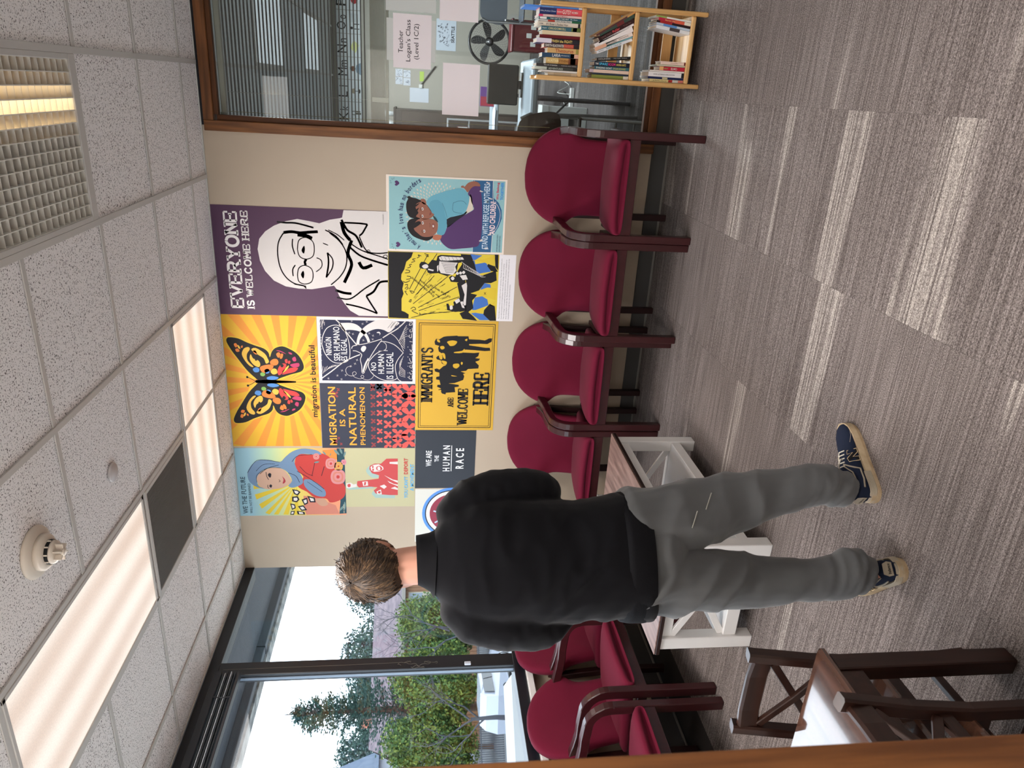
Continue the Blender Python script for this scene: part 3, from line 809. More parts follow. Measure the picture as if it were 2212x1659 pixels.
top = [
 ('worn cream paperback at the left end of the top shelf', .016, .13, .160, (226, 206, 176), [(.2, .8, (206, 184, 150))]),
 ('thin white paperback beside the worn cream one on the top shelf', .010, .14, .195, (238, 232, 228)),
 ('paperback with a patterned grey spine, third from the left on the top shelf', .017, .14, .232, (70, 72, 66), [(.72, 1, (206, 214, 200)), (.0, .1, (40, 38, 36))], [('ADVENTURES', .34, .68, .6, (200, 210, 196))]),
 ('tall black paperback with small white spine lettering on the top shelf', .016, .15, .226, (52, 48, 48), None, [('THE LAIR OF DARKEN', .50, .82, .34, W_), ('TURNER AND CRAIG', .04, .40, .28, (190, 186, 180))]),
 ('short thick paperback with a tan and brown picture spine', .034, .11, .175, (186, 138, 74), [(.62, 1, (214, 180, 116)), (.0, .3, (120, 66, 40)), (.08, .24, (228, 190, 150))], [('ALASTAIR', .6, .95, .4, (244, 226, 170)), ('STEVENS', .3, .6, .35, (120, 70, 30))]),
 ('navy blue book lettered LARA', .023, .13, .198, (40, 70, 98), [(.0, .22, (216, 172, 148)), (.12, .22, (70, 34, 28))], [('LARA', .50, .72, .75, W_), ('by Romance Co', .26, .49, .3, W_)]),
 ('tan paperback lettered Thesaurus in red', .027, .11, .172, (214, 170, 110), [(.02, .1, (150, 140, 70))], [('Thesaurus', .18, .75, .72, (158, 44, 28))]),
 ('red and black paperback lettered SMITH', .022, .12, .190, (206, 84, 66), [(.45, 1, (92, 76, 70)), (.0, .16, (40, 30, 34))], [('SMITH', .76, .97, .62, W_), ('BLACKWATER', .44, .74, .7, W_), ('DAUGHTER', .18, .42, .5, (228, 130, 110))]),
 ('purple and black hardback lettered FINISH THE FIGHT', .025, .16, .232, (62, 30, 84), [(.0, .62, (28, 22, 34)), (.66, 1, (226, 216, 230))], [('FINISH the FIGHT!', .18, .66, .6, (246, 214, 120))]),
 ('plain dark red hardback on the top shelf', .018, .14, .218, (108, 14, 30)),
 ('plain cream hardback without lettering on the top shelf', .022, .14, .205, (226, 204, 168)),
 ('teal paperback lettered CUCKOO with a picture at its foot', .021, .14, .212, (56, 102, 116), [(.0, .24, (96, 110, 50)), (.1, .2, (110, 60, 50))], [('CIRKADOMICELL', .38, .82, .55, (230, 216, 150)), ('Paper', .86, .97, .4, W_)]),
 ('cream paperback with a handwritten black spine title', .022, .16, .232, (230, 216, 198), [(.02, .07, (30, 30, 34))], [('If I Ever I Fades Her', .30, .80, .55, (70, 62, 60)), ('SAM', .88, .96, .3, (60, 56, 56))]),
 ('thin white children\'s book with a green and red spine', .011, .16, .228, (236, 232, 226), [(.0, .22, (32, 112, 70)), (.62, .78, (206, 70, 52))], [('Go, Dog. Go!', .26, .58, .62, (24, 40, 44))]),
 ('thin teal children\'s book with a white band near the top of its spine', .012, .16, .228, (18, 86, 100), [(.82, .98, (238, 236, 232))], [('THE CAT IN THE HAT', .30, .74, .6, W_), ('Dr. Seuss', .10, .26, .5, W_)]),
 ('thin pale pink paperback beside the thick pink and navy book', .012, .16, .230, (232, 196, 192), [(.9, 1, (222, 60, 110))], [('THE SECRET MIRACLE', .34, .66, .5, (180, 50, 60))]),
 ('thick hardback with a navy and pink spine lettered GUTSY', .034, .15, .226, (226, 84, 96), [(.60, 1, (30, 52, 110))], [('GUTSY', .26, .46, .62, W_), ('THE BOOK OF', .47, .59, .26, W_), ('WOMEN', .10, .25, .34, W_), ('Hillary Rodham Clinton', .62, .98, .3, (214, 222, 240)), ('and Chelsea Clinton', .64, .94, .01, (214, 222, 240))]),
 ('tall sky blue picture book at the right end of the top shelf', .010, .19, .305, (84, 142, 226), [(.0, .06, (226, 236, 250)), (.5, .7, (110, 168, 240))]),
]
sx = (WB - .046) / (sum(t[1] + .0012 for t in top))
x = BX0 + .023
for sp in top:
    sp = (sp[0], sp[1] * sx) + sp[2:]
    b = book(*sp, group=G1); b.location = (x, BF + .018 + random.uniform(0, .012), .681); b.rotation_euler = (0, .0, 0); x += sp[1] + .0012 * sx
G2 = 'books on the middle shelf'
mid = [
 ('green paperback lying against the left side of the middle shelf', .016, .14, .205, (140, 150, 70), [(.0, .14, (236, 226, 210))]),
 ('thin dark blue book beside the green paperback on the middle shelf', .008, .14, .200, (40, 52, 70)),
 ('cream hardback between the dark blue and the teal books on the middle shelf', .016, .14, .218, (224, 196, 178), [(.9, 1, (190, 170, 180))]),
 ('teal paperback lettered EVADING GOAT on the middle shelf', .015, .14, .192, (52, 98, 108), None, [('EVADING GOAT', .5, .95, .6, W_), ('DYLAN EDWARD', .10, .46, .55, (206, 200, 90))]),
 ('black paperback lettered THE SPARE ROOM', .022, .14, .195, (18, 24, 44), None, [('SPARE', .62, .86, .6, (90, 200, 240)), ('ROOM', .40, .60, .6, (240, 60, 140)), ('THE', .88, .97, .4, W_), ('ANDREA BARTZ', .10, .38, .45, (240, 214, 110))]),
]
x = place_row(mid, BX0 + .024, BF + .02, .397, G2)
lean1 = [('slim black book leaning on the spare room paperback', .014, .14, .185, (22, 22, 24), None, [('HOLINESS', .6, .95, .5, (206, 202, 196)), ('PETER FALL', .1, .5, .4, (160, 156, 150))])]
b = book(*lean1[0], group=G2); b.location = (x + .019, BF + .02, .3955); b.rotation_euler = (0, -.09, 0)
x += .034
ln = [
 (.38, ('white paperback lettered THIS IS CANCER leaning on the middle shelf', .016, .15, .200, (232, 228, 226), [(.0, 1, (226, 226, 228))], [('THIS IS CANCER', .30, .74, .55, (60, 60, 70)), ('BIRD', .80, .94, .4, (90, 90, 100))])),
 (.38, ('pale teal paperback leaning behind the white cancer book', .010, .15, .196, (120, 166, 172))),
 (.42, ('cream paperback with faint pink lettering leaning on the middle shelf', .022, .15, .214, (238, 222, 212), [(.7, 1, (226, 170, 140))], [('HOUSE of ENERGY', .42, .70, .5, (70, 60, 60)), ('NATIONAL', .1, .36, .3, (110, 90, 90))])),
 (.46, ('thick white plain paperback leaning on the middle shelf', .030, .15, .218, (240, 230, 226))),
 (.50, ('thin white booklet leaning between the thick white and dark brown books', .012, .15, .205, (236, 228, 226), None, [('ALL THE QUIET ROOMS', .1, .8, .3, (90, 80, 80))])),
 (.52, ('dark brown hardback with a red script title leaning on the middle shelf', .026, .16, .205, (52, 22, 24), None, [('Poldar', .40, .60, .6, (236, 90, 96)), ('LOVE TRIES', .64, .92, .4, (120, 84, 80)), ('Tie-In', .08, .3, .3, (130, 90, 86))])),
 (.54, ('green hardback leaning behind the dark brown one', .020, .16, .205, (56, 76, 66), [(.3, .5, (110, 40, 40))])),
 (.56, ('large flat brown folder leaning across the right of the middle shelf', .010, .19, .232, (206, 150, 86), [(.2, 1, (90, 50, 52))])),
]
x += .180 * math.tan(.38) + .004
for k, (a, sp) in enumerate(ln):                       # they lean to the left on the upright books
    sp = (sp[0], sp[1] * .84) + sp[2:]
    b = book(*sp, group=G2)
    b.location = (x, BF + .022, .3955); b.rotation_euler = (0, -a, 0)
    x += sp[1] / math.cos(a) + .0008
G3 = 'books on the bottom shelf'
low = [
 ('thin picture book with a red and yellow spine at the left of the bottom shelf', .014, .17, .190, (232, 214, 150), [(.0, .15, (210, 120, 110)), (.15, .32, (226, 222, 214)), (.32, .44, (170, 40, 40))], [('A Perfect Storm', .5, .9, .4, (60, 50, 44))]),
 ('thin navy book standing on the bottom shelf', .010, .17, .200, (24, 36, 84), [(.45, .6, (200, 190, 150))]),
 ('white book lettered HAND LETTERING FOR RELAXATION', .024, .17, .200, (238, 232, 232), [(.0, .07, (30, 30, 34))], [('HAND LETTERING & RELAXATION', .26, .86, .26, (90, 84, 88))]),
 ('slim white booklet beside the red paperback on the bottom shelf', .007, .15, .195, (232, 222, 214)),
 ('small red paperback lettered ELMO on the bottom shelf', .019, .12, .142, (190, 32, 58), [(.84, 1, (226, 170, 110))], [('ELMO', .30, .54, .6, W_), ('SMART', .66, .82, .4, (150, 190, 110))]),
 ('thin green book standing behind the red paperback on the bottom shelf', .008, .15, .160, (70, 96, 72), [(.0, 1, (206, 196, 170))]),
 ('small cream paperback, rightmost of the left stack on the bottom shelf', .016, .11, .138, (234, 206, 190), [(.0, .05, (120, 40, 40))], [('Christmas Plan', .3, .6, .35, (190, 140, 120))]),
]
place_row(low, BX0 + .024, BF + .02, .087, G3)
low2 = [
 (-.12, ('white paperback with black print on its cover leaning at the right of the bottom shelf', .016, .17, .190, (226, 226, 228), [(.3, .6, (70, 60, 60))])),
 (-.12, ('thin blue and white paperback leaning at the right of the bottom shelf', .011, .16, .190, (190, 204, 220), [(.4, .8, (90, 140, 200))])),
 (-.11, ('thin black and red paperback between the blue and the crimson ones', .011, .16, .190, (40, 24, 26), [(.55, .9, (170, 40, 36))])),
 (-.10, ('crimson paperback with orange lettering leaning at the right of the bottom shelf', .016, .16, .180, (180, 34, 60), [(.0, .2, (232, 226, 210)), (.2, .5, (220, 96, 70))], [('Secret Life', .5, .8, .5, (244, 200, 120))])),
 (-.09, ('thin white book, rightmost on the bottom shelf', .008, .16, .196, (228, 230, 222), [(.7, 1, (150, 176, 90))])),
]
x = BX0 + WB - .024 - .190 * math.sin(.12) - .066
for a, sp in low2:                                     # they lean to the right on the side of the case
    b = book(*sp, group=G3); b.location = (x, BF + .02, .0855 + sp[1] * math.sin(-a)); b.rotation_euler = (0, -a, 0)
    x += sp[1] / math.cos(a) + .0012
# ------------------------------------------------------------------ poster art: (colour, stroke width, smooth, layer, flat list of mm)
ART={
'everyone':[('w',0,0,1,(675,-3,674,135,673,262,628,272,624,285,612,346,588,408,599,468,609,537,593,606,564,676,527,730,481,768,418,782,346,773,283,747,224,698,189,629,177,550,175,470,191,388,202,334,184,321,137,304,90,274,42,239,9,184,9,1)),('k',12,1,1,(524,623,531,575,526,524,532,471,537,419)),('k',7,1,1,(587,658,584,607,585,555,575,504,560,444)),('k',5,1,1,(522,623,467,655,395,665,313,656,250,626,209,575,193,505)),('k',5,1,1,(532,349,481,289,409,252,326,258,260,296,207,352)),('k',16,1,1,(516,541,509,490,493,456)),('k',10,1,1,(365,496,346,506,328,500)),('k',5,1,1,(488,571,443,575,394,563)),('k',5,1,1,(326,564,297,581,256,580)),('k',4,1,1,(376,434,363,408,331,402,307,415,288,440)),('k',7,1,1,(410,367,369,362,323,365,253,379)),('k',5,1,1,(410,367,370,337,314,341,253,379)),('k',4,1,1,(468,391,456,361)),('k',9,1,1,(615,276,554,243,520,191,449,157)),('k',14,1,1,(602,277,536,261,492,227)),('k',11,1,1,(174,326,157,272,153,227)),('k',13,1,1,(492,218,410,243,337,222,223,270)),('k',8,1,1,(447,228,403,176,377,114,344,-1)),('k',5,1,1,(474,228,431,158,398,50,381,-2)),('k',14,1,1,(341,96,321,151,357,177)),('k',7,1,1,(598,260,597,172,593,121)),('k',7,1,1,(593,121,540,151,521,172)),('k',5,1,1,(517,172,432,131,416,68,423,-2)),('k',7,1,1,(85,265,63,165,27,68)),('k',7,1,1,(27,68,94,109,141,136)),('k',9,1,1,(141,136,171,89,230,52,241,-1)),('k',5,1,1,(549,375,516,315,463,272)),('k',4,1,1,(550,357,525,306,491,263)),('k',6,1,1,(127,318,119,237,189,144,249,52)),('k',5,1,1,(205,575,197,522,179,505)),('k',0,1,1,(418,522,448,506,426,501,399,509)),('k',0,1,1,(267,533,292,518,270,512,242,520)),('k',4,1,1,(426,546,481,534,500,490,475,452,430,445,384,456,365,496,381,535,426,546)),('k',4,1,1,(266,554,308,543,326,507,306,468,264,459,222,472,207,513,224,548,266,554)),('k',3,1,1,(427,131,437,117,424,108,414,122,427,131)),('k',3,1,1,(399,28,408,14,400,1,388,15,399,28))],
'butterfly':[('y',0,1,1,(492,416,551,462,626,510,684,546,739,569,768,568,783,544,776,487,751,436,729,383,710,332,682,305,669,299,699,283,717,264,728,222,715,179,682,128,634,97,584,84,552,95,534,120,518,179,484,264)),('k',0,1,2,(484,384,501,406,553,453,628,501,687,537,741,562,766,561,776,543,769,490,743,438,722,386,704,337,676,309,644,303,682,289,709,264,721,222,707,182,675,134,630,104,584,92,558,101,543,122,526,178,500,245,484,274,479,320)),('yo',0,1,3,(663,476,702,459,712,431,696,424,664,444,619,443,579,410,579,428,614,457)),('yo',0,1,3,(694,415,707,387,671,335,636,317,611,311,601,330,636,342,665,381)),('o',0,1,3,(683,406,690,390,665,381,665,394)),('o',0,1,3,(580,364,594,313,588,285,560,296,534,344,554,368)),('yo',0,1,3,(664,421,635,408,620,375,593,366,575,378,592,409,629,429)),('o',0,1,3,(730,520,737,506,718,498,708,511)),('yo',0,1,3,(725,498,718,487,698,482,705,495)),('o',0,1,3,(695,514,701,497,683,488,678,506)),('o',0,1,3,(715,478,723,468,711,466,705,475)),('b',0,1,3,(564,413,574,392,562,374,542,380,539,403,552,414)),('b',0,1,3,(553,343,565,325,555,311,535,316,532,335)),('g',0,1,3,(532,370,540,353,526,340,512,350,515,368)),('b',0,1,3,(502,332,514,299,505,258,490,273,487,320)),('o',0,1,3,(616,302,632,283,632,260,612,251,592,262,588,290,601,303)),('yo',0,1,3,(545,305,566,287,561,267,535,263,525,289)),('r',0,1,3,(571,254,602,229,596,202,557,216,520,248,535,261)),('yo',0,1,3,(546,231,577,203,590,188,572,192,541,219)),('r',0,1,3,(526,234,555,205,573,176,573,130,547,149,534,192)),('m',0,1,3,(593,179,603,156,607,123,584,122,576,157)),('o',0,1,3,(667,262,680,243,658,235,642,250)),('o',0,1,3,(668,235,668,218,638,227,639,241)),('r',0,1,3,(628,210,633,195,608,194,606,206)),('m',0,1,3,(639,163,651,144,624,138,619,155)),('r',0,1,3,(623,187,618,175,600,182,606,191)),('m',0,1,3,(692,261,690,233,668,198,683,234)),('m',0,1,3,(682,184,677,166,666,162,669,178)),('k',0,1,4,(595,239,601,228,589,219,575,229,583,240)),('k',0,1,4,(645,393,647,382,620,386,623,397)),('k',0,0,5,(472,408,482,398,487,338,484,264,479,148,472,146,464,266,459,340,463,400)),('k',4,1,1,(475,405,492,430,504,455)),('k',0,1,1,(510,460,510,449,498,448,498,460))],
'ningun':[('w',8,1,1,(270,601,327,593,384,562,403,504,370,457,302,432,227,424,168,433,144,474,149,533,201,580,270,601)),('w',0,1,1,(411,490,419,456,419,408,406,372,381,345,356,319,316,299,287,294,286,307,315,317,347,338,365,364,372,404,371,441,361,457)),('w',0,1,1,(271,380,297,379,332,370,363,354,398,324,427,281,444,238,445,174,439,131,426,104,400,131,362,169,375,201,383,239,376,276,356,314,329,344,303,360,271,365)),('w',12,1,1,(23,624,84,546,144,474,180,414,204,360)),('w',12,1,1,(444,513,414,482,367,452,271,380)),('w',12,1,1,(444,61,389,115,353,169,323,212)),('w',8,1,1,(244,413,262,404,271,369,280,326,296,272,315,218)),('w',8,1,1,(230,405,227,381,205,349,169,358,122,350,78,349,78,335,123,323,164,306,224,273,277,240,306,218)),('w',0,1,1,(240,354,263,342,263,324,246,320,222,338)),('w',0,1,1,(146,328,182,306,135,312,87,329,87,346)),('w',8,1,1,(164,301,123,307,76,286,40,242,23,193,26,143,42,118)),('w',8,1,1,(161,301,206,262,233,219,234,181)),('w',8,1,1,(297,229,295,186,273,132,224,83,215,85,173,115,120,132,42,118,18,93)),('w',6,1,1,(292,207,278,191,248,191,236,208,230,240)),('w',6,1,1,(356,164,331,131,285,99,233,77)),('w',4,1,1,(121,421,115,443,91,455,61,442,53,412,68,387,83,395,74,411,47,401,33,363,45,338,60,346,48,357,30,336,27,303,52,275,76,280)),('w',0,1,1,(357,252,364,236,352,226,339,234,352,231)),('w',3,1,1,(348,409,342,395)),('w',3,1,1,(338,405,353,399)),('w',3,1,1,(307,344,300,329)),('w',3,1,1,(296,340,311,333)),('w',3,1,1,(340,282,333,267)),('w',3,1,1,(329,277,344,271)),('w',3,1,1,(315,285,308,270)),('w',3,1,1,(304,280,319,274)),('w',3,1,1,(355,305,348,291)),('w',3,1,1,(344,301,359,295)),('w',3,1,1,(418,347,412,332)),('w',3,1,1,(407,343,422,336)),('w',3,1,1,(434,320,427,305)),('w',3,1,1,(423,316,438,309)),('w',3,1,1,(125,428,118,414)),('w',3,1,1,(113,424,129,418)),('w',3,1,1,(169,387,163,372)),('w',3,1,1,(158,383,174,376)),('w',3,1,1,(143,401,136,386)),('w',3,1,1,(132,397,147,390)),('w',3,1,1,(94,486,87,471)),('w',3,1,1,(83,482,98,475)),('w',3,1,1,(58,517,51,502)),('w',3,1,1,(47,513,62,506)),('w',3,1,1,(31,491,25,476)),('w',3,1,1,(20,487,36,480)),('w',3,1,1,(36,575,29,560)),('w',3,1,1,(25,571,41,564)),('w',3,1,1,(62,463,55,448)),('w',3,1,1,(50,459,66,452)),('w',3,1,1,(436,415,430,401)),('w',3,1,1,(425,411,440,405)),('w',3,1,1,(356,433,350,418)),('w',3,1,1,(346,429,361,422)),('w',4,1,1,(456,599,411,616)),('w',4,1,1,(443,595,399,609)),('w',4,1,1,(430,591,387,603)),('w',4,1,1,(450,587,374,596)),('w',4,1,1,(437,583,412,587)),('w',4,1,1,(423,579,400,580)),('w',4,1,1,(338,618,337,602)),('w',4,1,1,(315,619,318,599)),('w',4,1,1,(292,620,298,604)),('w',4,1,1,(269,621,279,600)),('w',4,1,1,(246,622,259,605)),('w',4,1,1,(223,622,240,602)),('w',4,1,1,(200,623,220,607)),('w',4,1,1,(177,624,200,603)),('w',4,1,1,(153,625,180,608)),('w',4,1,1,(130,626,161,605)),('w',4,1,1,(106,627,141,610)),('w',4,1,1,(83,628,121,606)),('w',4,1,1,(118,599,59,612)),('w',4,1,1,(114,585,67,603)),('w',4,1,1,(121,571,76,594)),('w',4,1,1,(117,557,84,585)),('w',4,1,1,(124,543,93,576)),('w',4,1,1,(119,529,101,567)),('w',4,1,1,(127,515,110,558)),('w',4,1,1,(122,501,118,550)),('w',4,1,1,(130,487,126,541)),('w',4,1,1,(413,56,372,77,309,69)),('w',4,1,1,(198,77,138,104,91,66)),('w',4,1,1,(398,56,358,84,297,69)),('w',4,1,1,(180,83,123,104,82,66)),('w',4,1,1,(383,56,344,90,286,69)),('w',4,1,1,(162,88,108,104,74,66)),('w',4,1,1,(368,56,330,97,274,69)),('w',4,1,1,(144,93,93,104,66,66)),('w',4,1,1,(353,56,316,103,262,69)),('w',4,1,1,(126,99,78,104,57,66)),('w',4,1,1,(338,56,302,110,251,69)),('w',4,1,1,(108,104,63,104,49,66)),('d',4,1,1,(433,147,390,180)),('w',4,1,1,(429,138,395,162)),('d',4,1,1,(434,128,390,160)),('w',4,1,1,(420,118,389,139)),('d',4,1,1,(434,109,391,141)),('w',4,1,1,(412,99,383,115)),('w',6,1,1,(436,43,433,26,416,24,413,42,430,34)),('w',6,1,1,(396,23,368,23,370,37,385,34)),('w',6,1,1,(356,26,327,28,333,42,347,39)),('w',6,1,1,(301,39,298,20)),('w',6,1,1,(281,23,240,22,245,39)),('w',6,1,1,(234,36,228,22,210,22,213,39)),('w',6,1,1,(199,22,157,19,163,33,184,39)),('w',6,1,1,(151,49,148,22)),('w',6,1,1,(139,22,115,22,121,36,136,33)),('w',6,1,1,(97,27,80,16,70,30,85,38)),('w',6,1,1,(64,21,37,21,40,41,58,38)),('w',0,0,1,(389,53,389,48,385,48,385,53)),('w',0,0,1,(387,17,387,13,383,13,383,17)),('w',0,0,1,(340,52,341,48,336,48,336,52)),('w',0,0,1,(265,51,265,47,260,47,260,51)),('w',0,0,1,(195,51,195,46,190,46,190,51)),('w',0,0,1,(177,16,178,12,173,12,173,16)),('w',0,0,1,(129,50,129,46,125,46,125,50)),('w',0,0,1,(81,50,81,46,77,46,77,50)),('w',0,0,1,(51,50,51,46,47,46,46,50))],
'immig':[('k',0,0,1,(646,416,667,405,663,385,681,357,685,338,691,270,687,262,688,194,667,190,665,116,661,84,676,56,676,36,653,39,636,66,637,115,633,188,625,187,610,81,610,49,589,44,586,80,591,146,594,210,573,226,571,153,575,117,549,124,535,143,531,111,518,118,509,142,483,117,461,120,456,189,443,201,438,238,425,205,420,221,403,212,376,219,353,276,350,317,340,247,327,247,322,275,286,270,281,332,268,336,276,360,294,369,303,386,312,365,325,394,339,390,339,370,374,379,378,401,396,400,401,379,427,380,435,409,453,413,457,397,449,380,475,353,480,337,493,365,514,370,522,398,535,404,548,390,550,366,562,363,578,387,604,392,617,384,625,412)),('y',0,1,2,(663,401,659,385,642,380,646,396)),('y',0,1,2,(647,333,657,301,649,267,623,284,618,312,631,324)),('y',0,1,2,(613,378,617,357,602,349,592,363,598,375)),('y',0,1,2,(547,385,550,366,527,362,523,376)),('y',0,1,2,(566,367,562,347,528,342,532,354)),('y',0,1,2,(514,366,506,333,484,337,493,357)),('y',0,1,2,(489,288,494,256,477,247,459,267,468,288)),('y',0,1,2,(576,283,585,234,599,219,587,214,570,234,569,282)),('y',0,1,2,(662,217,671,201,654,204)),('y',0,1,2,(303,377,299,365,285,369)),('y',0,1,2,(410,298,402,261,403,294)),('y',0,1,2,(506,236,501,225,486,230,492,238))],
'future':[('ye',0,0,1,(267,332,257,626,215,625)),('ye',0,0,1,(267,332,173,621,133,612)),('ye',0,0,1,(267,332,94,598,57,581)),('ye',0,0,1,(267,332,24,560,9,534)),('ye',0,0,1,(267,332,9,504,8,472)),('ye',0,0,1,(267,332,8,438,7,403)),('ye',0,0,1,(267,332,7,366,7,330)),('co',0,0,1,(160,292,144,202,80,73,9,49,4,280,52,291)),('te',0,0,1,(534,52,534,1,12,-1,9,49,111,39,341,52)),('or',0,0,1,(520,148,527,52,446,48,461,125)),('re',0,1,2,(432,336,476,321,491,289,485,219,494,149,461,99,394,76,326,59,250,9,188,1,142,18,111,65,104,112,136,137,144,215,191,265,222,315,252,326,312,285,372,333)),('bl',0,1,3,(344,657,381,642,425,607,447,556,443,493,428,437,469,397,509,351,533,287,527,217,512,174,487,156,487,213,491,289,472,321,432,339,372,326,320,297,267,290,244,314,226,360,241,391,283,363,350,391,380,434,388,484,366,549,321,593,269,600,231,577,216,508,224,584,254,632,292,655)),('bl',0,1,3,(290,279,282,222,213,147,155,143,159,201,198,251,244,282)),('sk',0,1,4,(307,597,344,575,370,536,386,484,379,434,350,398,290,369,260,377,226,430,214,495,216,540,235,577,269,596)),('dk',6,1,5,(351,534,314,530,291,519)),('dk',6,1,5,(250,528,231,529,223,520)),('dk',5,1,5,(291,452,279,443,272,453)),('dk',4,1,5,(269,600,321,599,359,562,384,510,384,434)),('dk',4,1,5,(344,657,425,607,447,556,428,437)),('dk',5,1,5,(432,355,476,315,487,219)),('dk',5,1,5,(395,306,342,264,320,220)),('dk',5,1,5,(358,327,312,259,259,197,213,147)),('dk',4,1,5,(274,261,190,161)),('dk',5,1,5,(424,203,320,227)),('dk',6,1,5,(394,140,319,162)),('dk',5,1,5,(336,576,381,522,406,445)),('dk',4,1,5,(359,599,410,546,414,470)),('dk',5,1,5,(343,385,320,336,267,313)),('dk',0,1,5,(329,523,343,512,336,500,310,505,310,514)),('dk',0,1,5,(238,519,253,512,246,500,227,507)),('li',0,1,5,(317,428,298,413,279,407,264,415,260,428,291,420)),('ha',0,1,4,(132,209,136,150,89,125,74,165,97,197)),('dk',0,0,4,(214,367,206,329,191,310,161,331,176,356)),('w',0,0,5,(203,354,199,333,190,323,174,334,182,348)),('dk',0,0,4,(153,370,157,331,130,320,107,340,115,372)),('w',0,0,5,(144,360,146,338,131,332,118,343,123,361)),('dk',0,0,4,(129,307,145,267,98,263,83,289)),('w',0,0,5,(122,295,131,273,105,271,97,286)),('dk',0,0,4,(160,266,144,215,105,210,106,249)),('w',0,0,5,(146,252,137,224,116,221,116,243)),('dk',0,0,4,(99,386,91,354,60,349,45,376)),('w',0,0,5,(88,377,83,360,66,357,58,372)),('dk',0,0,4,(75,335,83,296,43,272,36,311)),('w',0,0,5,(68,321,72,299,51,286,47,308)),('dk',0,0,4,(37,383,37,357,5,365,6,391)),('w',0,0,5,(30,379,30,365,13,369,13,384)),('dk',0,0,4,(37,344,28,292,6,287,7,339)),('w',0,0,5,(29,331,24,303,12,300,12,328)),('ro',0,1,5,(472,171,454,176,448,192,454,208,472,212,490,206,496,190,490,175)),('co',0,1,6,(472,177,459,181,455,192,459,203,472,206,485,202,489,191,485,180)),('ro',0,1,7,(472,181,463,184,460,192,463,199,472,201,481,199,484,191,481,183)),('re',0,1,8,(472,187,468,188,467,191,468,195,472,196,476,194,477,191,476,188)),('ro',0,1,5,(416,57,383,67,373,96,383,124,416,131,449,122,459,93,449,65)),('co',0,1,6,(416,67,393,75,385,95,393,116,416,121,440,114,447,93,440,73)),('ro',0,1,7,(416,76,400,81,395,95,400,109,416,113,433,108,438,94,433,80)),('re',0,1,8,(416,86,409,88,407,95,409,101,416,102,424,100,426,94,424,88)),('go',0,1,5,(395,14,370,22,362,45,370,66,395,72,421,65,429,42,421,21)),('co',0,1,6,(395,23,377,28,371,44,377,60,395,64,414,59,420,43,414,27)),('go',0,1,7,(395,29,382,33,378,44,383,55,395,58,408,54,412,43,408,32)),('re',0,1,8,(395,37,390,39,388,44,390,49,395,50,401,48,403,43,401,38)),('ro',0,1,5,(311,-1,266,12,252,51,266,89,311,100,356,86,370,48,356,9)),('co',0,1,6,(311,13,278,22,268,51,279,78,311,86,344,76,353,48,343,21)),('ro',0,1,7,(311,24,288,31,282,50,289,69,311,75,334,68,341,48,334,29)),('re',0,1,8,(311,38,301,41,298,50,301,58,311,60,321,58,324,49,321,41)),('pk',0,1,5,(427,-11,411,-6,406,8,411,21,427,25,443,20,448,7,443,-7)),('co',0,1,6,(427,-6,416,-3,412,7,416,17,427,20,439,17,442,7,439,-3)),('pk',0,1,7,(427,-2,419,0,417,7,419,14,427,16,435,14,438,7,435,0)),('re',0,1,8,(427,3,424,4,423,7,424,10,427,11,431,10,432,7,431,4)),('le',0,1,6,(483,124,502,132,512,148,493,140)),('le',0,1,6,(476,99,486,92,498,91,488,98)),('le',0,1,6,(431,171,434,191,424,209,421,189)),('le',0,1,6,(483,34,512,47,527,71,498,59)),('le',0,1,6,(490,15,519,17,542,33,513,31)),('le',0,1,6,(468,6,488,-7,512,-8,493,5)),('le',0,1,6,(80,14,62,37,33,48,50,25)),('le',0,1,6,(111,9,76,19,40,11,76,2))],
'deport':[('lb',0,0,1,(160,406,174,288,152,288,140,459,153,477,160,477)),('lb',0,0,1,(134,288,107,304,73,277,69,139,95,139,102,254)),('lb',0,1,1,(293,339,319,327,328,304,249,253,240,249,236,291,262,324)),('re',0,0,2,(210,401,221,314,229,253,257,249,273,298,306,316,332,312,349,282,349,236,388,198,389,119,95,119,95,170,102,254,111,277,134,288,160,261,165,314,159,391,179,404)),('w',0,0,3,(323,308,340,289,345,251,323,221,305,218,288,245,284,282,297,303)),('w',0,0,3,(362,176,366,119,343,119,349,176)),('w',0,0,3,(257,214,222,154,213,119,195,119,222,169)),('w',0,0,3,(213,192,186,146,181,119,168,119,195,177)),('w',0,0,3,(125,269,142,238,102,231,102,262)),('w',0,0,3,(169,246,182,215,164,196,146,215)),('w',0,0,3,(151,169,164,139,150,119,137,119)),('w',0,0,3,(205,367,209,329,174,326,170,360)),('w',0,0,3,(193,477,199,446,184,428,190,405,166,404,153,459,157,477)),('re',0,1,4,(323,267,332,244,310,225,292,244,301,266)),('re',0,1,4,(184,469,188,450,166,450,164,466)),('re',0,1,4,(332,295,334,288,314,288,316,296)),('re',0,1,4,(306,296,308,285,293,287,294,294)),('re',0,1,4,(201,352,201,340,179,345,177,354)),('re',0,1,4,(124,258,129,242,111,242,111,256)),('w',0,1,5,(323,259,325,244,299,241,300,258))],
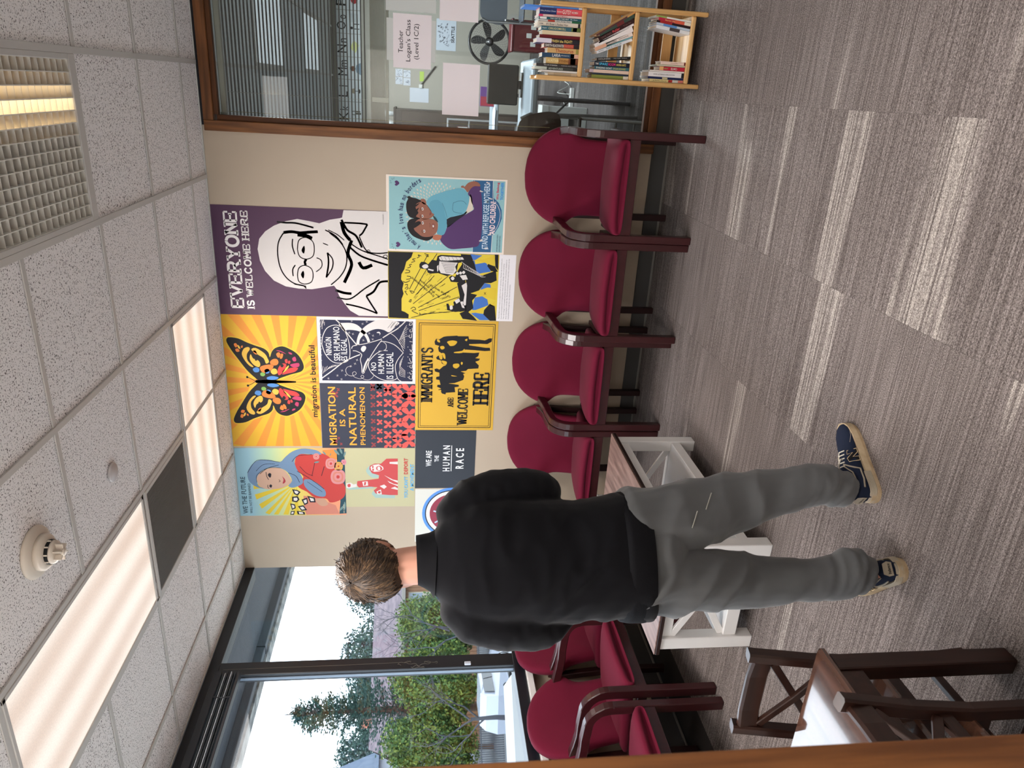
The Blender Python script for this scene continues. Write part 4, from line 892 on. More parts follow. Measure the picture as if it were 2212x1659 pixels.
'mother':[('bl',0,0,1,(448,209,450,89,349,80,321,48,277,27,225,24,172,41,137,62,117,80,12,83,10,196)),('w',5,1,2,(448,203,10,198)),('w',6,1,2,(450,88,334,82,306,55,262,36,217,37,168,52,121,76,12,79)),('pu',0,1,3,(90,402,106,394,156,362,199,307,238,255,270,204,288,201,321,217,346,222,367,239,397,224,414,202,414,172,396,162,287,148,138,146,61,158,41,188,30,267,24,332,42,370,71,398)),('dk',0,1,3,(208,365,156,362,199,307,238,255,261,241,237,293)),('cr',0,1,3,(246,256,320,232,364,226,346,214,285,205,270,208)),('tq',0,1,4,(317,488,347,455,367,404,384,353,397,301,395,272,374,245,346,231,313,232,268,245,245,263,229,311,215,360,193,366,167,362,129,372,110,387,116,421,146,418,191,415,231,442,266,476,288,483)),('tl',0,1,5,(295,473,318,454,323,425,306,399,270,383,233,375,208,365,167,366,112,383,118,423,165,414,202,423,245,453)),('dt',4,1,6,(309,327,321,295,321,266,303,246)),('dt',4,1,6,(309,327,265,329,251,308,249,271)),('dt',3,1,6,(306,395,263,376,219,363)),('s1',0,1,4,(410,283,415,269,408,261,432,240,443,207,438,181,421,165,414,172,414,202,397,224,376,241,388,253,400,265,402,279)),('hr',0,1,5,(260,612,297,612,323,601,331,609,339,594,331,583,326,554,315,524,305,502,266,468,237,460,209,516,207,575,224,601)),('s1',0,1,6,(292,553,308,517,287,487,245,457,234,442,211,464,202,501,209,531,219,553,241,538,263,553)),('s1',0,1,6,(322,526,323,502,302,491,292,500,301,517)),('hr',0,1,5,(169,606,195,593,205,567,207,534,188,493,126,459,96,447,72,477,75,514,95,567,128,597)),('s1',0,1,6,(166,567,201,538,206,493,204,449,187,422,157,418,127,425,104,447,95,477,97,514,119,545,137,563)),('s2',0,1,4,(104,447,112,421,106,394,79,405,78,439,92,451)),('hr',0,1,7,(170,573,190,538,176,523,144,567,159,571)),('hr',0,1,7,(255,557,271,535,233,557)),('hr',0,1,7,(284,561,300,531,277,553)),('w',0,1,7,(188,517,187,507,173,506,172,515)),('k',0,1,8,(183,515,183,509,177,509,177,515)),('k',5,1,8,(187,524,177,526,169,520)),('w',0,1,7,(138,507,137,497,123,496,122,505)),('k',0,1,8,(133,505,133,500,127,499,127,505)),('k',5,1,8,(138,515,127,516,119,511)),('w',0,1,7,(272,519,271,509,258,508,257,516)),('k',0,1,8,(267,517,267,511,262,511,261,516)),('k',5,1,8,(272,526,262,527,254,522)),('w',0,1,7,(229,518,228,509,215,508,214,516)),('k',0,1,8,(224,517,224,511,218,511,218,516)),('k',5,1,8,(229,526,219,527,210,522)),('m1',0,1,7,(171,454,179,448,171,439,156,440,145,448)),('m1',0,1,7,(241,470,248,463,241,459,230,464,229,471)),('k',3,1,7,(181,471,170,465,155,468)),('w',0,1,8,(169,451,168,443,157,443,156,449)),('dg',0,1,7,(227,449,213,430,187,417,205,441)),('pu',0,1,3,(412,654,426,667,424,678,416,681,411,675,404,681,396,676,398,666)),('pu',0,1,3,(42,647,57,660,55,671,46,675,41,668,34,675,26,669,27,659)),('dt',4,1,3,(444,685,433,688)),('dt',4,1,3,(440,699,429,694)),('dt',4,1,3,(425,711,420,703)),('dt',4,1,3,(411,710,412,699)),('dt',4,1,3,(8,675,18,678)),('dt',4,1,3,(12,692,25,688)),('dt',4,1,3,(23,701,32,693)),('dt',4,1,3,(43,703,40,690)),('w',0,1,4,(437,131,444,124,435,119)),('w',0,1,4,(434,124,441,117,436,113)),('w',0,1,4,(432,117,439,111,436,106)),('w',0,1,4,(32,124,39,117,30,112)),('w',0,1,4,(35,117,42,111,30,105)),('w',0,1,4,(38,110,45,105,30,98)),('w',0,1,4,(385,169,392,162,383,158)),('w',0,1,4,(382,163,389,156,383,151)),('w',0,1,4,(380,156,386,150,384,145)),('w',0,1,4,(80,160,87,153,78,149)),('w',0,1,4,(83,154,91,147,78,142)),('w',0,1,4,(87,147,94,141,79,135)),('w',0,1,4,(344,111,350,104,342,100)),('w',0,1,4,(341,105,348,98,342,93)),('w',0,1,4,(338,98,345,92,342,87)),('w',0,1,4,(120,109,127,101,118,97)),('w',0,1,4,(123,102,130,95,118,90)),('w',0,1,4,(127,95,134,89,119,83))],
'yellow':[('k',0,0,1,(435,697,436,544,404,555,375,586,327,598,294,616,261,618,238,602,200,610,168,602,134,615,55,615,47,593,31,569,5,571,7,696)),('bu',0,0,1,(437,186,431,110,397,157,373,152,388,85,328,50,318,106,309,137,361,164)),('k',0,0,2,(435,246,433,182,373,156,309,137,302,105,337,18,272,10,254,46,253,87,198,125,184,173,173,132,134,163,84,153,57,185,28,151,-1,125,10,220,47,242,65,205,208,202,266,208,321,266,371,236)),('k',0,0,2,(388,69,365,27,329,5,332,50,364,75)),('k',0,0,3,(438,31,439,7,338,4,361,23)),('bu',0,0,2,(253,87,246,50,217,44,190,116,219,109)),('bu',0,0,2,(155,147,165,99,145,65,107,56,72,128,71,161,117,154)),('bu',0,0,2,(49,168,55,127,47,86,5,43,4,109,29,143)),('k',0,0,3,(73,83,116,48,100,14,2,1,1,42,43,86)),('k',0,0,2,(248,264,266,212,208,198,65,201,56,242,165,245)),('w',0,0,4,(232,235,253,204,233,199,103,203,99,223,174,213)),('k',0,0,3,(362,504,378,493,377,469,364,449,393,426,389,398,418,391,426,372,423,225,387,224,378,260,313,270,291,329,309,385,304,436,311,452,331,457,334,488,342,504)),('w',0,1,4,(350,488,363,469,360,453,344,449,335,472)),('w',0,0,4,(386,379,380,264,353,279,329,270,300,293,310,369,334,382)),('w',0,0,4,(410,383,419,364,416,332,415,233,401,225,390,331,392,375)),('w',0,0,4,(336,449,329,413,320,417,327,449)),('w',0,0,4,(353,394,362,384,325,385,317,391)),('k',5,1,5,(382,371,378,331,377,276)),('k',5,1,5,(372,366,367,331,368,278)),('k',5,1,5,(362,361,357,331,358,280)),('k',5,1,5,(352,356,346,330,348,282)),('k',5,1,5,(342,351,336,330,338,284)),('k',5,1,5,(332,346,325,330,329,286)),('k',5,1,5,(322,341,315,330,319,288)),('k',4,1,5,(414,371,391,359)),('k',4,1,5,(415,348,392,335)),('k',4,1,5,(416,324,392,312)),('k',4,1,5,(417,300,393,288)),('k',4,1,5,(418,277,394,264)),('k',4,1,5,(418,253,395,240)),('k',0,0,3,(283,317,296,301,288,277,325,262,331,214,282,197,249,228,252,256,255,304)),('w',0,1,4,(277,305,290,293,278,281,265,292)),('w',0,1,4,(311,274,321,264,311,254,301,263)),('w',0,1,4,(313,254,324,244,314,234,304,243)),('w',0,1,4,(318,234,329,224,319,214,308,224)),('w',0,0,4,(297,249,303,209,274,196,269,228)),('k',0,0,3,(109,329,111,316,84,304,101,280,122,284,153,249,132,232,65,205,55,270,67,323)),('w',0,1,4,(92,306,99,292,76,287,71,303)),('w',0,0,4,(131,277,148,249,128,240,110,264)),('w',0,0,4,(124,240,128,224,82,210,86,226)),('w',5,1,4,(387,240,371,224,347,227,339,207)),('w',5,1,4,(380,231,366,214,341,216,335,195)),('w',5,1,4,(373,222,360,204,336,204,330,182)),('w',5,1,4,(366,213,355,194,331,193,326,170)),('w',5,1,4,(359,204,350,185,325,181,321,158)),('w',5,1,4,(352,195,344,175,320,170,317,146)),('w',5,1,4,(345,186,339,165,315,159,312,134)),('w',5,1,4,(338,177,334,155,309,147,308,121)),('w',5,1,4,(331,168,328,145,304,136,303,109)),('w',5,1,4,(324,159,323,136,299,124,299,97)),('w',5,1,4,(317,150,317,126,293,113,294,84)),('ye',0,0,3,(182,175,224,69,222,8,142,12,169,99)),('ye',0,0,3,(58,172,94,84,47,94)),('ye',0,0,3,(399,173,405,109,434,27,365,31,380,76,391,109)),('ye',0,0,3,(103,47,134,16,100,18)),('k',6,1,5,(193,88,176,75)),('k',6,1,5,(193,76,176,87)),('k',9,1,2,(198,566,293,519,428,450)),('k',9,1,2,(190,534,307,472,433,395)),('k',9,1,2,(162,526,292,409)),('k',9,1,2,(103,542,291,321)),('k',9,1,2,(79,509,223,263)),('k',9,1,2,(58,505,157,249)),('k',9,1,2,(33,497,59,283)),('k',9,1,2,(10,553,52,404)),('k',4,1,2,(197,496,212,487)),('k',4,1,2,(218,374,243,341)),('k',4,1,2,(203,460,220,445)),('k',4,1,2,(166,515,205,490)),('k',4,1,2,(93,346,97,327)),('k',4,1,2,(140,372,157,332)),('k',4,1,2,(234,477,265,458)),('k',4,1,2,(200,475,212,466)),('k',4,1,2,(70,392,73,369)),('k',4,1,2,(167,352,187,314)),('k',4,1,2,(177,421,194,399)),('k',4,1,2,(227,408,237,398)),('k',4,1,2,(106,453,119,424)),('k',4,1,2,(243,374,255,359)),('k',4,1,2,(221,451,238,437)),('k',4,1,2,(87,439,96,408)),('k',4,1,2,(141,533,159,521)),('k',4,1,2,(105,462,114,439)),('k',4,1,2,(107,505,128,474)),('k',4,1,2,(49,354,49,307)),('k',4,1,2,(252,390,280,361)),('k',4,1,2,(52,377,52,335)),('k',4,1,2,(194,477,207,466)),('k',4,1,2,(47,433,47,420)),('k',4,1,2,(250,440,270,424)),('k',4,1,2,(294,436,317,421)),('k',4,1,2,(143,538,159,528)),('k',4,1,2,(135,530,159,512)),('k',4,1,2,(42,474,40,442)),('k',4,1,2,(224,361,242,338)),('k',4,1,2,(111,509,128,487)),('k',4,1,2,(69,337,72,306)),('k',4,1,2,(155,494,170,480)),('k',4,1,2,(61,470,62,456)),('k',4,1,2,(179,334,191,310)),('k',4,1,2,(137,359,151,322)),('k',4,1,2,(167,518,205,494)),('k',4,1,2,(54,432,56,396)),('k',4,1,2,(142,356,154,327)),('k',4,1,2,(95,452,110,409)),('k',4,1,2,(296,443,337,418)),('k',4,1,2,(289,458,304,450)),('k',4,1,2,(85,491,91,474)),('k',4,1,2,(156,376,177,335)),('k',4,1,2,(299,467,311,461)),('k',4,1,2,(263,449,297,426)),('k',9,1,3,(160,578,172,586,184,594,185,582)),('k',9,1,3,(189,566,186,546,182,534,173,550,186,558)),('k',9,1,3,(201,594,214,580,202,574,197,588)),('k',9,1,3,(226,594,230,578,218,580)),('k',9,1,3,(250,606,242,590,255,562)),('k',9,1,3,(262,586,267,562,280,559,283,582)),('k',9,1,3,(303,594,308,567,320,567,323,590)),('k',9,1,3,(335,579,344,559,356,567,360,551)),('k',9,1,3,(372,555,381,532,392,548,397,528)),('k',9,1,3,(401,520,410,505,421,513,414,493)),('k',9,1,3,(431,474,423,454,412,450,419,466)),('k',9,1,3,(69,557,82,537,66,525,57,549,37,509)),('k',9,1,3,(45,501,33,495,32,505)),('k',9,1,3,(123,566,132,554,115,558,119,570))],
}
AC = {'w': (240, 232, 228), 'k': (24, 22, 26), 'y': (232, 184, 48), 'yo': (236, 190, 76), 'o': (232, 130, 56), 'r': (214, 66, 62), 'm': (196, 62, 106), 'b': (84, 142, 210), 'g': (130, 180, 90), 'd': (30, 32, 52), 'ye': (240, 208, 60), 'co': (222, 140, 118), 'te': (44, 80, 92), 'or': (236, 150, 70), 're': (208, 70, 64), 'bl': (122, 150, 182), 'sk': (216, 176, 152), 'dk': (34, 32, 44), 'li': (176, 58, 70), 'ha': (212, 164, 136), 'ro': (226, 150, 150), 'go': (232, 188, 76), 'pk': (226, 156, 182), 'le': (120, 150, 148), 'lb': (176, 204, 196), 'pu': (92, 58, 110), 'cr': (236, 222, 204), 'tq': (116, 184, 204), 'tl': (104, 172, 194), 'dt': (38, 66, 84), 's1': (160, 104, 84), 's2': (196, 120, 92), 'hr': (34, 28, 30), 'm1': (136, 74, 72), 'dg': (44, 70, 76), 'bu': (74, 124, 206)}
def acol(k): return mat('print_' + k, tuple(int(x * .92) for x in AC[k]), .6, .3)
AC_OVERRIDE = {'mother': {'bl': (52, 104, 150)}, 'deport': {'re': (216, 84, 84)}, 'butterfly': {'y': (240, 196, 60)}}
for _n, _d in AC_OVERRIDE.items():
    for _k, _c in _d.items(): AC[_n + _k] = _c
def draw_art(mb, key, M):
    for c, w, sm, z, fl in ART[key]:
        p = [(fl[i] / 1000, fl[i + 1] / 1000) for i in range(0, len(fl), 2)]
        m = acol(key + c if key + c in AC else c)
        if w:
            p = smooth_poly(p, 4, False) if len(p) > 2 else p
            add_stroke(mb, p, w * SCALE[key], .0004 + z * .00022, m, M)
        else:
            if sm: p = smooth_poly(p, 3)
            mb.flat(p, .0004 + z * .00022, m, M)
SCALE = {'everyone': .0015, 'butterfly': .00088, 'ningun': .00055, 'immig': .0008, 'future': .00068, 'deport': .00078, 'mother': .00042, 'yellow': .00045}
LY = .0024      # layer of the lettering
PY = -.0012
def poster(name_label, x0, x1, z0, z1, paper, key=None, tilt=0.0):
    t = thing('poster', name_label, 'poster', (x0, PY, z0), 0)
    t.rotation_euler = (0, tilt, 0)
    MB().box(0, x1 - x0, -.0003, .0009, 0, z1 - z0, paper).build('sheet', t)
    if key:
        a = MB(); draw_art(a, key, WALLM); a.build('illustration', t, False)
    return t
def lettering(t, items, x0, z0):
    """items: (text, left, right, bottom, top, colour, bold) in wall metres"""
    mb = MB()
    for tx, l, r, b, tp, c, bo in items:
        put_text(mb, tx, (l + r) / 2 - x0, (b + tp) / 2 - z0, r - l, tp - b, LY, mat('ink_%d_%d_%d' % c, c, .6, .3), WALLM, bo)
    return mb.build('lettering', t, False)
def pm(n, c, **k): return mat('paper_' + n, c, .55, .35, **k)
# purple welcome poster
t = poster('large purple poster with a smiling woman in a white headscarf and round glasses', -.797, -.1215, 1.713, 2.749, pm('purple', (84, 54, 80)), 'everyone')
mb = MB(); mw_ = mat('ink_white', (240, 234, 232), .6, .3)
put_slab(mb, 'EVERYONE', -.755 + .797, -.155 + .797, 2.600 - 1.713, 2.681 - 1.713, LY, mw_, WALLM, .21, .32)
put_slab(mb, 'IS WELCOME HERE', -.755 + .797, -.150 + .797, 2.538 - 1.713, 2.582 - 1.713, LY, mw_, WALLM, .22, .38)
mb.build('lettering', t, False)
lettering(t, [('MICAH BAZANT', -.20, -.14, 1.736, 1.742, (120, 116, 116), 0)], -.797, 1.713)
# butterfly
t = poster('square yellow sunburst poster with a large black-edged butterfly', -1.726, -.7985, 2.166, 2.749, pm('yellow', (222, 176, 44), c2=(218, 164, 48), vscale=(2, 2, 2)), None)
mb = MB(); mo = mat('print_ray', (222, 144, 56), .6, .3); cx, cy = .474, .21
for k in range(26):
    a0, a1 = 2 * PI * k / 26 + .04, 2 * PI * (k + .46) / 26 + .04
    q = [(cx, cy)]
    for a in (a0, a1):
        dx, dy = math.cos(a), math.sin(a)
        tt = min([(.9275 - cx) / dx if dx > 1e-6 else 9, (-cx) / dx if dx < -1e-6 else 9, (.583 - cy) / dy if dy > 1e-6 else 9, (-cy) / dy if dy < -1e-6 else 9])
        q.append((cx + dx * tt, cy + dy * tt))
    mb.flat(q, .0005, mo, WALLM)
mb.build('sunburst', t, False)
mb = MB(); draw_art(mb, 'butterfly', WALLM); mb.build('butterfly_wing', t, False)
mx_ = Matrix(((-1, 0, 0, 2 * cx), (0, 1, 0, 0), (0, 0, 1, 0), (0, 0, 0, 1)))
mb = MB(); draw_art(mb, 'butterfly', WALLM @ mx_); mb.build('butterfly_wing', t, False)
lettering(t, [('migration is beautiful', -1.505, -.995, 2.172, 2.222, (30, 26, 24), .012)], -1.726, 2.166)
# no human is illegal
t = poster('navy linocut poster with a bird, an hourglass shape and hand-cut white lettering', -1.257, -.801, 1.536, 2.1625, pm('white', (238, 232, 232)), None)
MB().box(.018, .438, -.0009, -.0003, .018, .608, mat('print_navy', (38, 40, 66), .6, .3)).build('print_block', t)
mb = MB(); draw_art(mb, 'ningun', Matrix.Translation((0, -.0006, 0)) @ WALLM); mb.build('illustration', t, False)
lettering(t, [('NINGÚN', -1.058, -.937, 2.076, 2.122, (244, 240, 238), .004), ('SER HUMANO', -1.098, -.865, 2.022, 2.063, (244, 240, 238), .004), ('ES ILEGAL', -1.095, -.944, 1.978, 2.017, (244, 240, 238), .004), ('NO', -1.163, -1.105, 1.792, 1.826, (244, 240, 238), .004), ('HUMAN', -1.185, -1.047, 1.740, 1.780, (244, 240, 238), .004), ('IS ILLEGAL', -1.223, -1.034, 1.680, 1.726, (244, 240, 238), .004)], -1.257, 1.536)
# natural phenomenon
t = poster('dark grey poster with orange capitals above rows of red butterflies', -1.739, -1.2575, 1.536, 2.1625, pm('slate', (52, 54, 68)), None)
mb = MB(); mr_ = mat('print_red', (226, 92, 84), .6, .3); md_ = mat('print_dimred', (150, 64, 66), .6, .3)
def bfly(mb, x, z, s, m, d=.0006):
    for sg in (-1, 1):
        mb.flat(smooth_poly([(x, z + .05 * s), (x + sg * .25 * s, z + .42 * s), (x + sg * .5 * s, z + .42 * s), (x + sg * .46 * s, z + .1 * s), (x + sg * .2 * s, z - .02 * s), (x + sg * .42 * s, z - .2 * s), (x + sg * .34 * s, z - .44 * s), (x + sg * .12 * s, z - .34 * s), (x, z - .1 * s)], 2), d, m, WALLM)
def one_bfly(x, z, s, m):
    b_ = MB(); bfly(b_, 0, 0, s, m); o = b_.build('butterfly_print', t, False); o.location = (x, 0, z)
for row, (z, s, n, off) in enumerate([(.281, .036, 8, .024), (.238, .042, 7, .060), (.183, .058, 6, .020), (.118, .078, 5.5, .02), (.042, .108, 4.5, .04)]):
    st = .4815 / n
    for k in range(int(n) + 1):
        x = min(max(off + k * st, s * .5), .4815 - s * .5)
        one_bfly(x, z, s, md_ if row < 1 else mr_)
for x, z, s in [(.40, .53, .05), (.435, .507, .022), (.05, .535, .03), (.075, .515, .02), (.03, .50, .02)]: one_bfly(x, z, s, md_)
OR_ = (240, 168, 64)
lettering(t, [('MIGRATION', -1.717, -1.284, 2.062, 2.112, OR_, .016), ('IS A', -1.572, -1.443, 2.003, 2.041, OR_, .016), ('NATURAL', -1.717, -1.286, 1.929, 1.979, OR_, .016), ('PHENOMENON', -1.715, -1.285, 1.870, 1.905, OR_, .012)], -1.739, 1.536)
# immigrants
t = poster('golden yellow poster with black silhouettes of a crowd inside a double black border', -1.600, -.8065, .996, 1.533, pm('gold', (216, 170, 54)), 'immig')
mb = MB()
for e, w in ((.020, .0045), (.032, .0028)):
    a, b, c, d = e, .7935 - e, e, .537 - e
    for p in ([(a, c), (b, c)], [(b, c), (b, d)], [(b, d), (a, d)], [(a, d), (a, c)]): add_stroke(mb, p, w, .0006, acol('k'), WALLM)
mk_ = mat('ink_26_24_26', (26, 24, 26), .6, .3)
put_slab(mb, 'IMMIGRANTS', -1.388 + 1.6, -.995 + 1.6, 1.421 - .996, 1.496 - .996, LY, mk_, WALLM, .15, .36)
put_slab(mb, 'ARE', -1.424 + 1.6, -1.353 + 1.6, 1.276 - .996, 1.316 - .996, LY, mk_, WALLM, .17, .35)
put_slab(mb, 'WELCOME', -1.560 + 1.6, -1.285 + 1.6, 1.178 - .996, 1.248 - .996, LY, mk_, WALLM, .15, .36)
put_slab(mb, 'HERE', -1.405 + 1.6, -1.166 + 1.6, 1.036 - .996, 1.145 - .996, LY, mk_, WALLM, .17, .34)
mb.build('lettering', t, False)
# human race
t = poster('charcoal poster lettered in white capitals beside the golden crowd poster', -2.062, -1.601, 1.110, 1.531, pm('charcoal', (50, 54, 62), vary=.08, vscale=(3, 3, 3)), None)
lettering(t, [('WE ARE', -1.884, -1.760, 1.417, 1.457, (236, 238, 240), .02), ('THE', -1.848, -1.797, 1.366, 1.396, (236, 238, 240), .02), ('H U M A N', -1.924, -1.719, 1.288, 1.338, (236, 238, 240), .025), ('R A C E', -1.904, -1.741, 1.190, 1.248, (236, 238, 240), .025)], -2.062, 1.110)
mb = MB(); add_stroke(mb, [(-1.924 + 2.062, 1.278 - 1.11), (-1.719 + 2.062, 1.278 - 1.11)], .005, LY, mat('ink_236_238_240', (236, 238, 240)), WALLM); mb.build('underline', t, False)
# we the future
def grad_mat():
    m = bpy.data.materials.new('print_gradient'); m.use_nodes = True
    nt = m.node_tree; b = nt.nodes['Principled BSDF']; b.inputs['Roughness'].default_value = .6
    tc = nt.nodes.new('ShaderNodeTexCoord'); sp = nt.nodes.new('ShaderNodeSeparateXYZ'); r = nt.nodes.new('ShaderNodeValToRGB')
    mr = nt.nodes.new('ShaderNodeMapRange'); mr.inputs[1].default_value = .0; mr.inputs[2].default_value = .73
    nt.links.new(tc.outputs['Object'], sp.inputs[0]); nt.links.new(sp.outputs['Z'], mr.inputs[0]); nt.links.new(mr.outputs[0], r.inputs[0])
    e = r.color_ramp.elements; e[0].color = rgb((230, 150, 110)); e[0].position = .12; e[1].color = rgb((150, 190, 204)); e[1].position = .88
    k = e.new(.45); k.color = rgb((224, 206, 96)); k = e.new(.68); k.color = rgb((178, 204, 164))
    nt.links.new(r.outputs['Color'], b.inputs['Base Color']); return m
t = poster('pale blue and peach poster of a woman in blue headscarf with roses', -2.277, -1.740, 2.016, 2.747, grad_mat(), 'future')
lettering(t, [('WE THE FUTURE', -2.256, -1.962, 2.692, 2.724, (44, 62, 78), 0), ('WILL NOT BE BANNED', -2.256, -2.013, 2.661, 2.678, (60, 80, 92), 0), ('ZIA T-ROSE', -2.262, -2.19, 2.028, 2.036, (232, 220, 190), 0)], -2.277, 2.016)
# deport
t = poster('pale olive poster with red printed figures raising an arm', -2.212, -1.7415, 1.533, 2.0155, pm('olive', (192, 186, 146)), 'deport')
lettering(t, [("YOU CAN'T", -2.144, -1.966, 1.582, 1.609, (104, 180, 226), .02), ('DEPORT', -1.947, -1.820, 1.582, 1.610, (204, 64, 64), .02), ('A MOVEMENT', -2.083, -1.866, 1.538, 1.567, (104, 180, 226), .02)], -2.212, 1.533)
# mother and child
t = poster('light blue poster of a mother in purple hugging a child in turquoise', -.362, .098, .987, 1.720, pm('cream', (240, 226, 212)), None)
MB().box(.012, .450, -.0007, -.0003, .012, .716, mat('print_aqua', (146, 190, 194), .6, .3)).build('print_field', t)
MO = Matrix.Translation((0, -.0004, 0)) @ WALLM
mb = MB(); cx, cz = .238, .425                      # lattice halo behind the heads
for k in range(7):
    for q in range(44):
        a = 2 * PI * (q + .5 * (k % 2)) / 44; r_ = .085 + k * .0165
        dx, dz = math.cos(a), math.sin(a); px, pz = -dz, dx; w_ = .0024 + .0004 * k; l_ = .0092
        x, z = cx + r_ * dx, cz + r_ * dz
        mb.flat([(x - dx * l_ + 0, z - dz * l_), (x + px * w_, z + pz * w_), (x + dx * l_, z + dz * l_), (x - px * w_, z - pz * w_)], .0005, acol('cr'), MO)
mb.build('halo', t, False)
mb = MB(); draw_art(mb, 'mother', MO); mb.build('illustration', t, False)
mb = MB(); s_ = "A mother's love has no borders"; mi2 = mat('ink_46_50_96', (46, 50, 96), .6, .3)
n = len(s_)
for k, c_ in enumerate(s_):
    if c_ == ' ': continue
    a = math.radians(150 - 120 * (k + .3) / (n - .4)); R_ = .222
    wd = {'i': .3, 'l': .3, "'": .25, 'm': 1.5, 't': .6, 'r': .65}.get(c_, 1.0) * .0125
    asc = c_ in 'Atlhbd'
    hh = .030 if asc else (.008 if c_ == "'" else .021)
    rr = R_ + hh / 2 + (.02 if c_ == "'" else 0)
    put_text(mb, c_, cx - .006 + rr * math.cos(a), .412 + rr * math.sin(a), wd, hh, LY, mi2, MO, .014, a - PI / 2)
mb.build('arched_lettering', t, False)
lettering(t, [('STAND WITH REFUGEE MOTHERS', -.330, .070, 1.092, 1.128, (206, 226, 240), .012), ('AND CHILDREN!', -.236, -.035, 1.050, 1.086, (244, 222, 226), .02), ('#THEYARECHILDREN', -.345, -.238, 1.027, 1.036, (60, 84, 100), 0), ('#WOMENTOGETHER', -.345, -.243, 1.011, 1.020, (60, 84, 100), 0), ('We Belong', -.024, .080, 1.032, 1.052, (208, 66, 90), .015), ('TOGETHER', -.024, .082, 1.008, 1.026, (70, 152, 220), .03)], -.362, .987)
# yellow and black print
t = poster('black and yellow woodcut poster of people on a globe under sun rays', -.803, -.366, 1.012, 1.711, pm('lemon', (222, 198, 62)), 'yellow')
mb = MB(); mi3 = mat('ink_30_28_26', (30, 28, 26), .6, .3)
for tx, x0, z0, x1, z1, hh in (('free movement', -.648, 1.421, -.528, 1.566, .017), ('for the people', -.652, 1.385, -.540, 1.513, .017), ('of the world', -.652, 1.318, -.575, 1.447, .017)):
    L_ = math.hypot(x1 - x0, z1 - z0)
    put_text(mb, tx, (x0 + x1) / 2 + .803, (z0 + z1) / 2 - 1.012, L_, hh, LY, mi3, WALLM, 0.004, math.atan2(z1 - z0, x1 - x0))
mb.build('lettering', t, False)
t = poster('white caption strip of small print below the black and yellow poster', -.803, -.363, .904, 1.014, pm('caption', (236, 232, 234)), None)
t['category'] = 'caption'
t.location.y = PY + .0003
rows = ['The borders won\'t keep you safe from hate or ignorance. Neither can it protect you', 'from the consequences of exploitation, from climate change, war, or poverty.', 'The real danger is not people escaping oppression, war and unnatural disasters or', 'those looking for a kinder life. We are threatened by the easy way a people can be', 'manipulated through fear into hate and division.']
mb = MB()
for k, r_ in enumerate(rows):
    w_ = .41 * len(r_) / 84
    put_text(mb, r_, .014 + w_ / 2, .091 - k * .0155, w_, .0085, .0006, mi3, WALLM)
mb.build('lettering', t, False)
# round emblem poster, mostly behind the person
t = poster('pale poster with a round blue and maroon emblem, half hidden behind the person', -2.516, -2.070, .98, 1.529, pm('pale', (218, 216, 206)), None)
mb = MB()
C_ = (.244, .286)
def ring(r): return [(C_[0] + r * math.cos(2 * PI * k / 48), C_[1] + r * math.sin(2 * PI * k / 48)) for k in range(48)]
for k, (r_, c_) in enumerate(((.212, (92, 148, 224)), (.192, (50, 54, 66)), (.184, (232, 230, 224)), (.158, (150, 56, 74)))):
    mb.flat(ring(r_), .0005 + k * .0003, mat('ink_%d_%d_%d' % c_, c_, .6, .3), WALLM)
for p in ([(-.10, .08), (-.03, .05), (.04, .09), (.11, .04)], [(-.12, .02), (-.02, -.01), (.05, .03), (.13, -.03)], [(-.08, .12), (-.04, .03), (-.09, -.09)], [(.02, .13), (.0, .04), (.05, -.1)]):
    add_stroke(mb, smooth_poly([(C_[0] + a, C_[1] + b) for a, b in p], 4, False), .012, .0022, mat('ink_186_206_230', (186, 206, 230), .6, .3), WALLM)
mb.build('emblem', t, False)
# ------------------------------------------------------------------ person seen from behind
PF = Vector((-.574, .819, 0)).normalized(); PR = Vector((PF.y, -PF.x, 0))
PM = Matrix(((PR.x, PF.x, 0, -.66), (PR.y, PF.y, 0, -2.68), (0, 0, 1, 0), (0, 0, 0, 1)))     # local: x = right, y = forward, z = up
person = thing('person', 'person seen from behind in a black sweatshirt, grey trousers and navy sneakers', 'person', (-.66, -2.68, 0))
person.matrix_world = PM
def capsule(mb, pts, n=14):
    """pts: (x, y, z, rx, ry) along a limb; closed, rounded ends; section lies across the limb"""
    P = [Vector(p[:3]) for p in pts]
    rings = []
    def ring(c, t, rx, ry):
        a = Vector((1, 0, 0)); a = (a - t * a.dot(t))
        if a.length < .2: a = Vector((0, 0, 1)); a = a - t * a.dot(t)
        a.normalize(); b = t.cross(a)
        return [c + a * (rx * math.cos(2 * PI * k / n)) + b * (ry * math.sin(2 * PI * k / n)) for k in range(n)]
    L = len(P)
    t0 = (P[1] - P[0]).normalized(); t1 = (P[-1] - P[-2]).normalized()
    r0, r1 = min(pts[0][3:5]), min(pts[-1][3:5])
    for k in (80, 50, 25): q = math.radians(k); rings.append(ring(P[0] - t0 * r0 * math.sin(q) * .7, t0, pts[0][3] * math.cos(q), pts[0][4] * math.cos(q)))
    for i in range(L):
        t = (P[min(i + 1, L - 1)] - P[max(i - 1, 0)]).normalized()
        rings.append(ring(P[i], t, pts[i][3], pts[i][4]))
    for k in (25, 50, 80): q = math.radians(k); rings.append(ring(P[-1] + t1 * r1 * math.sin(q) * .7, t1, pts[-1][3] * math.cos(q), pts[-1][4] * math.cos(q)))
    mb.loft(rings, m_skin)
